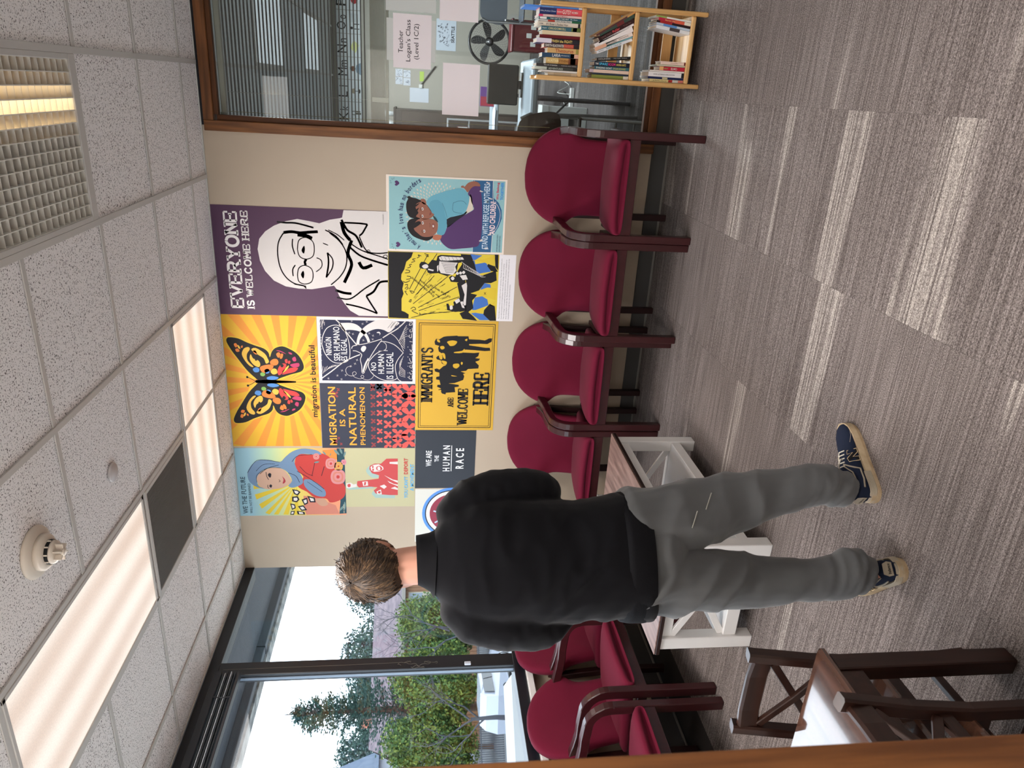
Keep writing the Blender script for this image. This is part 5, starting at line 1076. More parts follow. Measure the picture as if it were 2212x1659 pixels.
def blend(mb, voxel, sm, name, parent, material, disp=None):
    me = mb.mesh('blend_src')
    o = bpy.data.objects.new('blend_src', me); COL.objects.link(o)
    bm = bmesh.new(); bm.from_mesh(me); bmesh.ops.recalc_face_normals(bm, faces=bm.faces); bm.to_mesh(me); bm.free()
    r = o.modifiers.new('r', 'REMESH'); r.mode = 'VOXEL'; r.voxel_size = voxel; r.use_smooth_shade = True
    s_ = o.modifiers.new('s', 'SMOOTH'); s_.factor = .5; s_.iterations = sm
    dg = bpy.context.evaluated_depsgraph_get(); dg.update()
    res = bpy.data.meshes.new_from_object(o.evaluated_get(dg))
    bpy.data.objects.remove(o); bpy.data.meshes.remove(me)
    res.name = name
    res.materials.clear(); res.materials.append(material)
    if disp:
        ns = [v.normal.copy() for v in res.vertices]
        for v, nn in zip(res.vertices, ns): v.co = v.co + nn * disp(v.co)
    res.polygons.foreach_set('use_smooth', [True] * len(res.polygons))
    res.polygons.foreach_set('material_index', [0] * len(res.polygons))
    res.update()
    return link(name, res, parent)
def fold(p, kx, ky, kz, sharp=1.0):
    v = noise.noise(Vector((p.x * kx, p.y * ky, p.z * kz)))
    return (1 - abs(v) * 2.2) * sharp
m_skin = mat('skin', (206, 150, 128), .55, .3, vary=.06, vscale=(20, 20, 20))
m_swt = mat('black_sweatshirt', (11, 11, 16), .85, .15, bump=.15, bscale=900, sheen=.08)
m_trs = mat('grey_trousers', (90, 91, 92), .85, .2, bump=.15, bscale=900, vary=.06, vscale=(12, 12, 12), sheen=.25)
# body: one surface from head to feet, with hands
bd_ = MB()
HC = Vector((-.088, .055, 1.622))
def ell(mb, c, r, M=None, n=20, m=None):
    rings = []
    for i in range(1, n // 2):
        th = PI * i / (n // 2)
        rings.append([Vector((r[0] * math.sin(th) * math.cos(2 * PI * k / n), r[1] * math.sin(th) * math.sin(2 * PI * k / n), r[2] * math.cos(th))) for k in range(n)])
    rings = [[(M @ p if M else p) + Vector(c) for p in q] for q in rings]
    mb.loft(rings, m or m_skin)
HM = Matrix.Rotation(-.16, 3, 'Z') @ Matrix.Rotation(-.42, 3, 'X')      # head turned a little right and bowed forward
def hp(x, y, z): return HC + HM @ Vector((x, y, z))
ell(bd_, HC, (.074, .094, .100), HM)                                   # skull
ell(bd_, hp(0, .035, -.055), (.058, .062, .075), HM)                   # face and jaw
ell(bd_, hp(0, .060, -.105), (.030, .028, .022), HM)                   # chin
capsule(bd_, [tuple(hp(0, .096, -.010)) + (.009, .010), tuple(hp(0, .112, -.045)) + (.014, .013)])     # nose
capsule(bd_, [tuple(hp(-.022, .088, -.080)) + (.007, .006), tuple(hp(0, .094, -.079)) + (.008, .008), tuple(hp(.022, .088, -.080)) + (.007, .006)])   # mouth
capsule(bd_, [tuple(hp(-.045, .078, .012)) + (.007, .008), tuple(hp(0, .094, .014)) + (.007, .008), tuple(hp(.045, .078, .012)) + (.007, .008)])    # brow
for s in (-1, 1):
    capsule(bd_, [tuple(hp(s * .076, -.010, .022)) + (.010, .016), tuple(hp(s * .082, -.014, -.005)) + (.010, .018), tuple(hp(s * .076, -.004, -.036)) + (.008, .011)])   # ear
capsule(bd_, [(-.072, -.035, 1.40, .070, .066), (-.072, -.012, 1.48, .058, .060), (-.080, .020, 1.56, .056, .060)])       # neck
capsule(bd_, [(-.062, .0, .86, .150, .100), (-.064, .0, 1.05, .140, .095), (-.064, .0, 1.22, .150, .105), (-.062, -.01, 1.36, .140, .085), (-.066, -.01, 1.42, .09, .07)])
for sh, el, wr in (((.085, .0, 1.375), (.140, .02, 1.125), (.005, .245, 1.145)), ((-.205, .0, 1.37), (-.258, .02, 1.115), (-.125, .25, 1.145))):
    capsule(bd_, [sh + (.050, .055), tuple(Vector(sh).lerp(Vector(el), .5)) + (.045, .048), el + (.038, .040)])
    capsule(bd_, [el + (.037, .038), tuple(Vector(el).lerp(Vector(wr), .4)) + (.034, .036), wr + (.024, .028)])
    # hand: palm, four curled fingers and a thumb
    sx = 1 if sh[0] > -.06 else -1
    d = (Vector(wr) - Vector(el)).normalized(); acr = Vector((0, 0, 1)); inw = acr.cross(d) * sx
    w0 = Vector(wr); pc = w0 + d * .052
    capsule(bd_, [tuple(w0 + d * .01) + (.014, .030), tuple(pc) + (.015, .040), tuple(w0 + d * .088) + (.012, .038)])
    for f_ in range(4):
        b0 = w0 + d * .085 + acr * (.030 - .0195 * f_); l_ = (.036, .042, .039, .030)[f_]
        k1 = b0 + d * l_; k2 = k1 + (d * .35 + inw * .9).normalized() * l_ * .75; k3 = k2 + (-d * .35 + inw * .85).normalized() * l_ * .6
        capsule(bd_, [tuple(b0 - d * .012) + (.0088, .0088), tuple(k1) + (.0084, .0084), tuple(k2) + (.0076, .0076), tuple(k3) + (.0066, .0066)], 10)
    tb0 = w0 + d * .030 + acr * .030
    capsule(bd_, [tuple(tb0) + (.012, .012), tuple(tb0 + d * .034 + acr * .016 + inw * .016) + (.0105, .0105), tuple(tb0 + d * .060 + acr * .012 + inw * .034) + (.0085, .0085)], 10)
LEGR = [(.030, .0, .86), (.062, .010, .66), (.106, .020, .48), (.142, .005, .30), (.156, .012, .10)]
LEGL = [(-.155, .0, .86), (-.138, .0, .66), (-.138, .015, .48), (-.146, -.015, .30), (-.128, -.055, .10)]
for lg in (LEGR, LEGL):
    capsule(bd_, [lg[0] + (.090, .095), lg[1] + (.080, .085), lg[2] + (.055, .060), lg[3] + (.050, .055), lg[4] + (.036, .042)])
for an, dr in (((.155, .014, .06), Vector((.90, .43, 0))), ((-.128, -.055, .06), Vector((-.17, .98, 0)))):
    a = Vector(an); dr.normalize()
    capsule(bd_, [tuple(a - dr * .025) + (.022, .026), tuple(a + dr * .04 - Vector((0, 0, .016))) + (.026, .020), tuple(a + dr * .12 - Vector((0, 0, .022))) + (.024, .012)])
body = blend(bd_, .0052, 2, 'body', person, m_skin)
for s in (-1, 1):
    e = MB(); c = hp(s * .032, .083, -.008)
    ell(e, c, (.011, .011, .011), None, 12, mat('eye_white', (232, 228, 224), .3, .5)); ell(e, c + HM @ Vector((0, .006, -.001)), (.0062, .0062, .0062), None, 10, mat('iris_brown', (70, 48, 36), .3, .5))
    e.build('eye', person)
lp = MB(); capsule(lp, [tuple(hp(-.022, .096, -.081)) + (.004, .0035), tuple(hp(0, .103, -.081)) + (.005, .005), tuple(hp(.022, .096, -.081)) + (.004, .0035)], 8)
for k in range(len(lp.m)): pass
lp.mats = [mat('lips', (176, 104, 96), .5, .3)]; lp.build('lips', person)
# sweatshirt
sw = MB()
def torso_rings():
    R = []
    for z, c, w, f, d in ((.812, -.062, .190, .0, .128), (.835, -.062, .194, .0, .134), (.88, -.058, .192, .0, .140), (.93, -.060, .184, -.004, .140), (1.02, -.066, .178, -.008, .135), (1.14, -.067, .180, -.014, .136), (1.26, -.064, .184, -.018, .138), (1.34, -.060, .180, -.018, .128), (1.395, -.060, .162, -.016, .108), (1.432, -.064, .122, -.014, .088), (1.462, -.070, .080, -.010, .072)):
        R.append([(c + w * math.copysign(abs(math.cos(2 * PI * k / 28)) ** .85, math.cos(2 * PI * k / 28)), f + d * math.copysign(abs(math.sin(2 * PI * k / 28)) ** .85, math.sin(2 * PI * k / 28)), z - (.02 * math.cos(2 * PI * k / 28) if z < .9 else 0) * -1) for k in range(28)])
    return R
sw.loft(torso_rings(), m_swt)
for pts in ([(.060, -.010, 1.385, .072, .075), (.108, -.006, 1.345, .074, .080), (.136, .0, 1.26, .074, .078), (.148, .006, 1.17, .066, .070), (.146, .022, 1.118, .058, .062)], [(-.185, -.010, 1.380, .072, .075), (-.228, -.006, 1.335, .076, .080), (-.252, .0, 1.25, .074, .078), (-.262, .006, 1.16, .066, .070), (-.256, .022, 1.105, .058, .062)]):
    capsule(sw, pts, 18)
for pts in ([(.146, .012, 1.118, .058, .060), (.09, .11, 1.125, .052, .056), (.035, .195, 1.138, .044, .048), (.015, .228, 1.142, .036, .038)], [(-.256, .012, 1.105, .058, .060), (-.205, .11, 1.115, .052, .056), (-.150, .20, 1.138, .044, .048), (-.134, .232, 1.142, .036, .038)]):
    capsule(sw, pts, 16)
def sw_disp(p):
    d = .0
    arm = max(0, min(1, (abs(p.x + .06) - .15) / .06))
    d += .0045 * fold(p + Vector((p.z * .55, 0, 0)), 6, 6, 15) * (1 - arm)
    d += .0038 * fold(p, 9, 9, 26) * arm
    # oblique drape across the left back, towards the waist
    lf = max(0, min(1, (-.02 - p.x) / .12)) * max(0, min(1, (1.25 - p.z) / .2))
    d += .012 * lf * max(.15, min(1, (p.z - .86) / .12)) * fold(Vector((p.x * 1.0 + p.z * .75, p.y, p.z * .25 - p.x * .3)), 13, 3, 3)
    if p.z < .86: d += .004 * math.sin(p.x * 60 + p.y * 50) * .4
    return d
swo = blend(sw, .0085, 3, 'sweatshirt', person, m_swt, sw_disp)
# ribbed hem band, stand-up collar and cuffs
def ring_band(rows, th, m, n=48):
    """rows: (z, centre x, half width, centre y, half depth)"""
    out, inn = [], []
    for z, c, w, f, d, tl in rows:
        out.append([(c + w * math.copysign(abs(math.cos(2 * PI * k / n)) ** .9, math.cos(2 * PI * k / n)), f + d * math.copysign(abs(math.sin(2 * PI * k / n)) ** .9, math.sin(2 * PI * k / n)), z + tl * math.cos(2 * PI * k / n)) for k in range(n)])
    rows2 = [(z, c, w - th, f, d - th, tl) for z, c, w, f, d, tl in rows][::-1]
    for z, c, w, f, d, tl in rows2:
        out.append([(c + w * math.copysign(abs(math.cos(2 * PI * k / n)) ** .9, math.cos(2 * PI * k / n)), f + d * math.copysign(abs(math.sin(2 * PI * k / n)) ** .9, math.sin(2 * PI * k / n)), z + tl * math.cos(2 * PI * k / n)) for k in range(n)])
    out.append(out[0])
    return MB().loft(out, m, True, False)
m_rib = mat('black_rib', (9, 9, 14), .8, .2, bump=.3, bscale=500)
ring_band([(.806, -.062, .194, .0, .136, .004), (.83, -.062, .198, .0, .142, .004), (.872, -.060, .199, .0, .146, .003), (.892, -.060, .195, .0, .145, .003)], .012, m_rib).build('hem_band', person)
ring_band([(1.450, -.070, .102, -.012, .088, -.004), (1.468, -.066, .086, -.008, .080, .002), (1.492, -.062, .077, .0, .076, .004), (1.506, -.060, .073, .004, .074, .004)], .010, m_rib).build('collar', person)
# trousers
tr = MB()
capsule(tr, [(-.060, .0, .93, .160, .110), (-.058, .0, .84, .166, .118), (-.054, .0, .76, .162, .118)], 20)
capsule(tr, [(.030, .0, .84, .112, .118), (.052, .0, .70, .110, .115), (.082, .014, .58, .098, .102), (.107, .018, .48, .085, .090), (.130, .010, .37, .073, .080), (.148, .002, .27, .067, .074), (.160, -.002, .19, .064, .072), (.152, .006, .150, .062, .068), (.142, .008, .118, .056, .062)], 18)
capsule(tr, [(-.146, .0, .84, .096, .112), (-.134, .0, .70, .100, .112), (-.136, .006, .58, .086, .098), (-.139, .014, .48, .076, .088), (-.144, .0, .37, .066, .078), (-.146, -.016, .27, .062, .072), (-.136, -.036, .19, .063, .071), (-.120, -.050, .15, .069, .075), (-.116, -.052, .125, .064, .072)], 18)
def tr_disp(p):
    lo = max(0, min(1, (.34 - p.z) / .2)); mid = max(0, min(1, (p.z - .25) / .2))
    d = .0085 * lo * fold(p + Vector((0, 0, p.x * .25)), 7, 7, 24) + .0045 * fold(Vector((p.x + p.z * .5, p.y, p.z)), 9, 9, 7)
    d += .013 * mid * fold(Vector((p.x * .8 + p.z * .9, p.y * .8, p.z * .4 - p.x)), 8, 6, 5)
    return d
tro = blend(tr, .0075, 3, 'trousers', person, m_trs, tr_disp)
# back pocket seam lines and side seam
for pts in ([(.02, -.128, .69), (.07, -.128, .67)], [(.075, -.122, .64), (.125, -.112, .615)]):
    MB().tube(pts, .0018, mat('seam_light', (150, 148, 140), .8, .2), 5).build('trouser_stitching', person)
# sneakers
m_nav = mat('navy_suede', (28, 36, 56), .85, .2, bump=.2, bscale=600); m_nav2 = mat('navy_dark', (16, 20, 32), .7, .2)
m_sol = mat('sole_cream', (206, 184, 152), .7, .2, c2=(178, 152, 118), vscale=(30, 30, 30)); m_grt = mat('grey_trim', (170, 158, 140), .6, .3); m_wt2 = mat('lace_white', (220, 210, 194), .8, .2)
SEC = [(0.0, .020, .070, .0), (.010, .029, .078, .0), (.035, .036, .086, .0), (.075, .0385, .090, .0), (.115, .040, .088, .0), (.150, .043, .076, .001), (.190, .047, .062, .003), (.230, .0475, .052, .004), (.262, .042, .045, .003), (.284, .028, .038, .001), (.294, .010, .030, .0)]
def sec_at(x):
    for a, b_ in zip(SEC, SEC[1:]):
        if a[0] <= x <= b_[0]:
            t = (x - a[0]) / (b_[0] - a[0]); return [a[k] + (b_[k] - a[k]) * t for k in range(4)]
    return SEC[-1]
def side_y(x, z, s):
    _, w, h_, off = sec_at(x)
    u = max(0, min(1, (z - .026) / max(h_ - .026, .001)))
    return off * 0 + s * w * (1 - u ** 3.2 * .55 - .10 * u)
def sneaker(loc, ang, lat):
    """x = toe; lat = +1/-1 side carrying the visible emblem"""
    t = link('sneaker', None, person); t.location = loc; t.rotation_euler = (0, 0, ang)
    rings = []
    for x, w, h_, off in SEC:
        r = []
        for k in range(20):
            a = 2 * PI * k / 20
            cy, sz = math.cos(a), math.sin(a)
            z = .022 + (h_ - .022) * (.5 + .5 * math.copysign(abs(sz) ** .75, sz))
            u = max(0, (z - .026) / max(h_ - .026, .001))
            y = math.copysign(abs(cy) ** .5, cy) * w * (1 - .42 * max(0, u) ** 2.2)
            r.append((x, y, z))
        rings.append(r)
    MB().loft(rings, m_nav).build('upper', t)
    def outline(gr, n=14):
        P = [(x, w + gr) for x, w, _, _ in SEC]; P[0] = (-.004 - gr * .5, .012); P[-1] = (.297 + gr * .4, .008)
        return smooth_poly([(x, w) for x, w in P] + [(x, -w) for x, w in P[::-1]], 2)
    def slab(z0, z1, g0, g1, m):
        a, b_ = outline(g0), outline(g1); return MB().loft([[(p[0], p[1], z0 + (.010 if p[0] > .255 and z0 == 0 else 0) * max(0, (p[0] - .255) / .045)) for p in a], [(p[0], p[1], z1) for p in b_]], m)
    slab(0, .012, .003, .005, m_sol).build('outsole', t)
    slab(.012, .031, .005, .002, mat('midsole_tan', (196, 176, 146), .7, .2, c2=(172, 150, 120), vscale=(30, 30, 30))).build('midsole', t)
    hc_ = MB()
    for k in range(6):
        z = .0185 + k * .0038
        pts = [(x, -(sec_at(max(x, .0))[1] + .0055 - k * .0006), z) for x in (.085, .06, .035, .012)] + [(-.007 + k * .0007, 0, z)] + [(x, sec_at(max(x, 0))[1] + .0055 - k * .0006, z) for x in (.012, .035, .06, .085)]
        hc_.tube(smooth_poly(pts, 3, False), .0021, m_grt, 6)
    stuff(hc_.build('heel_grooves', t))
    def on_side(poly, s, m, g, nm, closed=True, w=None):
        mb = MB()
        if closed:
            mb.raw([(x, side_y(x, z, s) + s * g, z) for x, z in poly], [list(range(len(poly)))], m)
        else:
            mb.tube([(x, side_y(x, z, s) + s * g, z) for x, z in poly], w, m, 5)
        return mb.build(nm, t, False)
    for s in (-1, 1):
        N_ = [(x if s < 0 else .300 - x, z) for x, z in [(.128, .036), (.128, .070), (.143, .070), (.158, .052), (.158, .066), (.172, .062), (.172, .036), (.158, .036), (.143, .055), (.143, .036)]]
        on_side(N_, s, mat('emblem_black', (14, 14, 18), .5, .3), .0022, 'emblem_fill')
        on_side(N_ + N_[:1], s, mat('emblem_cream', (216, 190, 150), .6, .3), .0026, 'emblem_outline', False, .0012)
        on_side([(.126, .084), (.112, .074), (.104, .062), (.098, .046), (.060, .046), (.030, .052)], s, m_grt, .0015, 'side_band', False, .0030)
        on_side([(.118, .086), (.088, .072), (.060, .070), (.03, .074)], s, m_grt, .0015, 'collar_band', False, .0024)
        on_side([(.200, .046), (.225, .036), (.250, .030)], s, m_grt, .001, 'toe_seam', False, .0008)
        on_side([(.02, .036), (.06, .036), (.085, .034), (.085, .028), (.02, .028)], s, m_grt, .0012, 'heel_counter')
    tab = MB().raw([(-.0035, -.020, .050), (-.0045, .020, .050), (-.0035, .023, .066), (.001, .016, .080), (-.001, -.016, .080), (-.0035, -.023, .066)], [(0, 1, 2, 3, 4, 5)], m_grt); tab.build('heel_tab', t, False)
    ht = MB(); put_text(ht, 'balance', 0, .063, .032, .010, 0, m_ink, Matrix(((0, 0, 1, -.0052), (-1, 0, 0, 0), (0, 1, 0, 0), (0, 0, 0, 1))), .01); ht.build('heel_lettering', t, False)
    MB().box(.10, .185, -.019, .019, 0, .004, m_nav2, .002, Matrix.Translation((0, 0, .118)) @ Matrix.Rotation(.42, 4, 'Y')).build('tongue', t)
    lc = MB()
    for k in range(5):
        x = .118 + k * .015; z = sec_at(x)[2] + .002
        lc.tube([(x, -.020, z - .004), (x + .004, 0, z + .003), (x, .020, z - .004)], .0022, m_wt2, 6)
    stuff(lc.build('laces', t))
    for s in (-1, 1): MB().tube(smooth_poly([(.112, 0, .095), (.118, s * .022, .106), (.135, s * .034, .100), (.140, s * .020, .086)], 4, False), .0020, m_wt2, 6).build('lace_loop', t)
    return t
# right shoe turned well out, left shoe pointing ahead
sneaker((.105, -.008, 0), math.atan2(.122, .268), -1)
sneaker((-.112, -.108, 0), math.atan2(.98, -.19), -1)
# hair: a shell with many locks flowing from the crown
m_hair = mat('brown_hair', (74, 56, 42), .5, .4, c2=(44, 33, 26), vscale=(60, 60, 18), bump=.2, bscale=300)
m_hair2 = mat('brown_hair_light', (126, 98, 70), .45, .45, c2=(66, 50, 38), vscale=(60, 60, 18))
hb = MB()
ell(hb, hp(.0, -.006, .024), (.090, .104, .096), HM, 24)
ell(hb, hp(.0, -.045, -.020), (.078, .068, .082), HM, 24)
ell(hb, hp(-.012, .020, .062), (.084, .090, .060), HM, 24)
hair = blend(hb, .006, 3, 'hair', person, m_hair, lambda p: .004 * fold(p, 16, 16, 10) - .001)
W0 = HM.inverted() @ (Vector((-.125, -.04, 1.69)) - HC)
W0.normalize()
hl, hl2 = MB(), MB()
rnd = random.Random(12)
def scalp(d):
    best = 0; c0 = Vector((0, -.006, .012))
    for c, r in (((.0, -.006, .024), (.090, .104, .096)), ((.0, -.045, -.020), (.078, .068, .082)), ((-.012, .020, .062), (.084, .090, .060))):
        o_ = c0 - Vector(c)
        A = sum((d[k] / r[k]) ** 2 for k in range(3)); B = 2 * sum(o_[k] * d[k] / r[k] ** 2 for k in range(3)); C_ = sum((o_[k] / r[k]) ** 2 for k in range(3)) - 1
        D = B * B - 4 * A * C_
        if D > 0: best = max(best, (-B + math.sqrt(D)) / (2 * A))
    return c0 + d * best
t1 = W0.orthogonal().normalized(); t2 = W0.cross(t1)
for k in range(1500):
    a = rnd.uniform(0, 2 * PI)
    st = rnd.uniform(.02, 2.1); ln_ = rnd.uniform(.45, 1.0)
    sw_ = rnd.uniform(-.25, .55)
    pts, rr = [], []
    for q in range(6):
        ang = st + ln_ * q / 5
        aa = a + sw_ * q / 5 + .4 * ang
        d = W0 * math.cos(ang) + (t1 * math.cos(aa) + t2 * math.sin(aa)) * math.sin(ang)
        lift = 1.0 + .012 + (.16 * rnd.random() ** 3 if rnd.random() < .35 else .03) * (q / 5) ** 2
        p = hp(*(scalp(d) * lift))
        # keep the neck and the face free
        loc_ = scalp(d)
        if loc_.z < -.094 or (loc_.y > .052 and loc_.z < .045) or (abs(loc_.x) > .05 and loc_.z < -.035 and loc_.y > -.035): break
        pts.append(p); rr.append(.0042 * (1 - .78 * q / 5))
    if len(pts) > 2: (hl2 if rnd.random() < .4 else hl).tube(pts, rr, m_hair2 if 0 else m_hair, 4)
hl2.mats = [m_hair2]
stuff(hl.build('hair_locks', person, False)); stuff(hl2.build('light_hair_locks', person, False))
# ------------------------------------------------------------------ classroom beyond the glass
m_cw = mat('classroom_wall', (160, 156, 146), .8, .2)
m_cf = carpet_mat('classroom_carpet', (78, 74, 72), (112, 108, 108), (140, 136, 134))
CY = 6.72
fl2 = struct(MB().box(-2.4, 3.4, .12, CY + .1, -.15, -.002, m_cf).build('floor_classroom'))
struct(MB().box(-2.4, 3.4, CY, CY + .1, 0, H + .3, m_cw).build('wall_classroom_back'))
struct(MB().box(-2.5, -2.4, .12, CY, 0, H + .3, m_cw).build('wall_classroom_left'))
struct(MB().box(3.4, 3.5, .12, CY, 0, H + .3, m_cw).build('wall_classroom_right'))
cc = struct(MB().box(-2.4, 3.4, .12, CY, H + .2, H + .26, m_white).build('ceiling_classroom'))
m_tile2 = mat('classroom_tile', (216, 220, 222), .9, .1, vary=.1, vscale=(60, 60, 60))
# two-by-two tiles of the classroom ceiling; the light fittings take their places
lights_c = {}
tl2 = MB().box(-TB / 2 + .005, TB / 2 - .005, -TB / 2 + .005, TB / 2 - .005, .004, .018, m_tile2, .002).mesh('ceiling_tile')
YC = .35
for i in range(-4, 4):
    for j in range(0, 10):
        xx, yy = gx(1) + TB * (i + .5), YC + TB * (j + .5)
        if i in (0,) and j in (2, 3, 6, 7): continue
        o = link('ceiling_tile', tl2, cc); o.location = (xx, yy, H)
for i in range(-4, 5): MB().box(gx(1) + TB * i - .012, gx(1) + TB * i + .012, .12, CY, H - .004, H + .003, m_tee).build('grid_rail', cc)
for j in range(0, 11):
    MB().box(-2.4, gx(1) - TB - .012, YC + TB * j - .012, YC + TB * j + .012, H - .002, H + .003, m_tee).box(gx(1) + TB + .012, 3.4, YC + TB * j - .012, YC + TB * j + .012, H - .002, H + .003, m_tee).build('grid_cross_rail', cc)
m_len2 = mat('classroom_lens', (206, 214, 222), .4, .4, emit=.42)
for k, (i, j, lb) in enumerate(((0, 3, 'pale ceiling light panel nearest the glass inside the classroom'), (0, 7, 'pale ceiling light panel far back inside the classroom'))):
    t = thing('classroom_light', lb, 'light', (gx(1) + TB * (i + .5), YC + TB * j, H))
    fb = MB()
    for s in (-1, 1):
        fb.box(-.29, .29, s * .59 - .012, s * .59 + .012, -.005, .004, m_tee).box(s * .28 - .012, s * .28 + .012, -.59, .59, -.005, .004, m_tee)
    fb.build('frame', t)
    MB().box(-.27, .27, -.58, .58, -.001, .003, m_len2).build('lens', t)
# mini blind hanging behind the glass
mbd = thing('classroom_blind', 'cream mini blind half lowered behind the classroom window glass', 'blind', (1.29, .085, 0))
m_bs = mat('blind_cream', (188, 180, 168), .5, .35)
m_bsl = mat('blind_slat_shaded', (120, 110, 102), .5, .3)  # darker than the cream stack: shade of the undersides put into the colour
XB0, XB1 = .365 - 1.29, 2.16 - 1.29
MB().box(XB0, XB1, -.015, .022, 2.625, 2.655, m_bs, .003).build('headrail', mbd)
MB().box(XB0 - .004, XB0 + .028, -.018, -.012, 2.622, 2.660, mat('bracket_metal', (170, 168, 160), .4, .5), .001).build('bracket', mbd)
slm = MB().raw([(XB0, -.012, 0), (XB1, -.012, 0), (XB1, 0, .0022), (XB0, 0, .0022), (XB1, .013, .0), (XB0, .013, .0), (XB0, -.012, -.0008), (XB1, -.012, -.0008), (XB1, .013, -.0008), (XB0, .013, -.0008)], [(0, 1, 2, 3), (3, 2, 4, 5), (6, 9, 8, 7), (0, 6, 7, 1), (5, 4, 8, 9)], m_bsl).mesh('slat')
k = 0; z = 2.612
while z > 1.82:
    o = link('slat', slm, mbd); o.location = (0, 0, z); o.rotation_euler = (-.15, 0, 0); z -= .0198
sl2 = MB().box(XB0, XB1, -.0125, .0125, -.0011, .0011, m_bs).mesh('stacked_slat')
for k in range(22):
    o = link('stacked_slat', sl2, mbd); o.location = (0, .0, 1.808 - k * .0039); o.rotation_euler = (.0, 0, 0)
MB().box(XB0, XB1, -.013, .014, 1.704, 1.722, m_bs, .003).build('bottom_rail', mbd)
for x in (.505, 1.29, 2.0): MB().tube([(x - 1.29, -.014, 2.63), (x - 1.29, -.016, 1.71)], .0011, m_bs, 5).build('ladder_cord', mbd)
MB().tube([(.40 - 1.29, -.02, 2.62), (.397 - 1.29, -.022, 1.68), (.41 - 1.29, -.02, .74)], .0013, mat('cord_tan', (176, 162, 120), .7, .2), 5).build('pull_cord', mbd)
MB().box(.497 - 1.29, .523 - 1.29, -.0185, -.013, 1.704, 1.80, mat('cord_white', (222, 216, 204), .7, .2), .002).build('cord_lock', mbd)
# sheets taped to the glass (room side)
GP = .0445
def sheet(name, label, cat, x0, x1, z0, z1, y=GP, c=m_paper, tilt=0.0):
    t = thing(name, label, cat, (x0, y, z0)); t.rotation_euler = (0, tilt, 0)
    MB().box(0, x1 - x0, -.0003, .0003, 0, z1 - z0, c).build('sheet', t)
    return t
t = sheet('paper_sign', 'white paper sign with the printed teacher and class name taped to the glass', 'sign', .689, .969, 1.462, 1.677, GP - .0012)
mb = MB()
for tx, l, r, b, tp in (('Teacher', .768, .882, 1.622, 1.648), ("Logan's Class", .725, .939, 1.572, 1.606), ('(Level 1C/2)', .738, .921, 1.526, 1.560)):
    put_text(mb, tx, (l + r) / 2 - .689, (b + tp) / 2 - 1.462, r - l, tp - b, .0008, m_ink, WALLM)
mb.build('lettering', t, False)
m_pap2 = mat('grey_paper', (206, 208, 204), .8, .2)
sheet('taped_paper', 'plain grey sheet behind the class name sign on the glass', 'paper', .726, .943, 1.437, 1.714, GP + .0004, m_pap2)
sheet('taped_paper', 'blank white sheet taped alone on the glass below the class name sign', 'paper', .450, .731, 1.178, 1.393)
sheet('taped_paper', 'blank white sheet taped to the glass straight above the pine bookcase', 'paper', .950, 1.230, 1.199, 1.418)
sheet('taped_paper', 'pale grey sheet taped to the glass to the right of the class name sign', 'paper', .980, 1.260, 1.438, 1.717, GP, m_pap2)
for x, z in ((.83, 1.676), (.59, 1.392), (1.09, 1.417)): pass
# alphabet cards on the far wall
m_card = mat('alphabet_card', (206, 212, 214), .7, .2)
pics = {'Kk': 'key', 'Ll': 'lamp', 'Mm': 'man', 'Nn': 'note', 'Oo': 'office', 'Pp': 'pepper'}
for k, (tx, pic) in enumerate(pics.items()):
    x0 = .055 + .292 * k - .03
    t = thing('alphabet_card', 'white alphabet card lettered %s on the classroom wall' % tx, 'card', (x0, CY - .004, 2.37), 0, None)
    MB().box(0, .284, -.001, .003, 0, .345, m_card).build('card', t)
    mb = MB()
    big = tx[0]; sm2 = tx[1]
    put_text(mb, big, .095, .265, .10 if big != 'L' else .07, .125, .002, m_ink, WALLM)
    put_text(mb, sm2, .20, .235 if sm2 in 'mno' else (.255 if sm2 in 'kl' else .215), {'l': .012, 'm': .085}.get(sm2, .055), .08 if sm2 in 'mno' else .115, .002, m_ink, WALLM)
    mb.build('lettering', t, False)
    mb = MB(); Mw = WALLM
    def disc(cx, cz, r, c, d=.002, ry=None): mb.flat([(cx + r * math.cos(a * PI / 8), cz + (ry or r) * math.sin(a * PI / 8)) for a in range(16)], d, mat('pic_%d_%d_%d' % c, c, .6, .2), Mw)
    def rect(a, b, c_, e, c, d=.0022): mb.flat([(a, c_), (b, c_), (b, e), (a, e)], d, mat('pic_%d_%d_%d' % c, c, .6, .2), Mw)
    if pic == 'key':
        disc(.14, .12, .03, (90, 84, 76)); disc(.14, .12, .02, (206, 212, 214), .0024); rect(.12, .145, .02, .1, (96, 92, 80)); rect(.15, .17, .03, .1, (110, 104, 90))
    elif pic == 'lamp':
        mb.flat([(.10, .09), (.18, .09), (.165, .15), (.115, .15)], .002, mat('pic_lampshade', (150, 140, 120)), Mw); rect(.136, .144, .04, .09, (60, 52, 48)); disc(.14, .035, .028, (60, 52, 48), .002, .014)
    elif pic == 'man':
        mb.flat([(.06, .01), (.22, .01), (.19, .07), (.14, .085), (.09, .07)], .002, mat('pic_shirt', (120, 140, 156)), Mw); disc(.14, .12, .034, (120, 84, 66)); disc(.14, .145, .03, (40, 34, 32), .0026, .016)
    elif pic == 'note':
        mb.flat([(.05, .08), (.15, .03), (.21, .10), (.11, .155)], .002, mat('pic_note', (206, 210, 140)), Mw)
    elif pic == 'office':
        rect(.14, .25, .03, .15, (190, 196, 198)); rect(.05, .13, .09, .105, (40, 38, 40)); rect(.055, .065, .02, .09, (40, 38, 40)); rect(.115, .125, .02, .09, (40, 38, 40)); disc(.07, .125, .018, (30, 30, 34))
    else: disc(.14, .085, .065, (156, 48, 52), .002, .05); rect(.13, .15, .13, .16, (90, 110, 60))
    mb.build('picture', t, False)
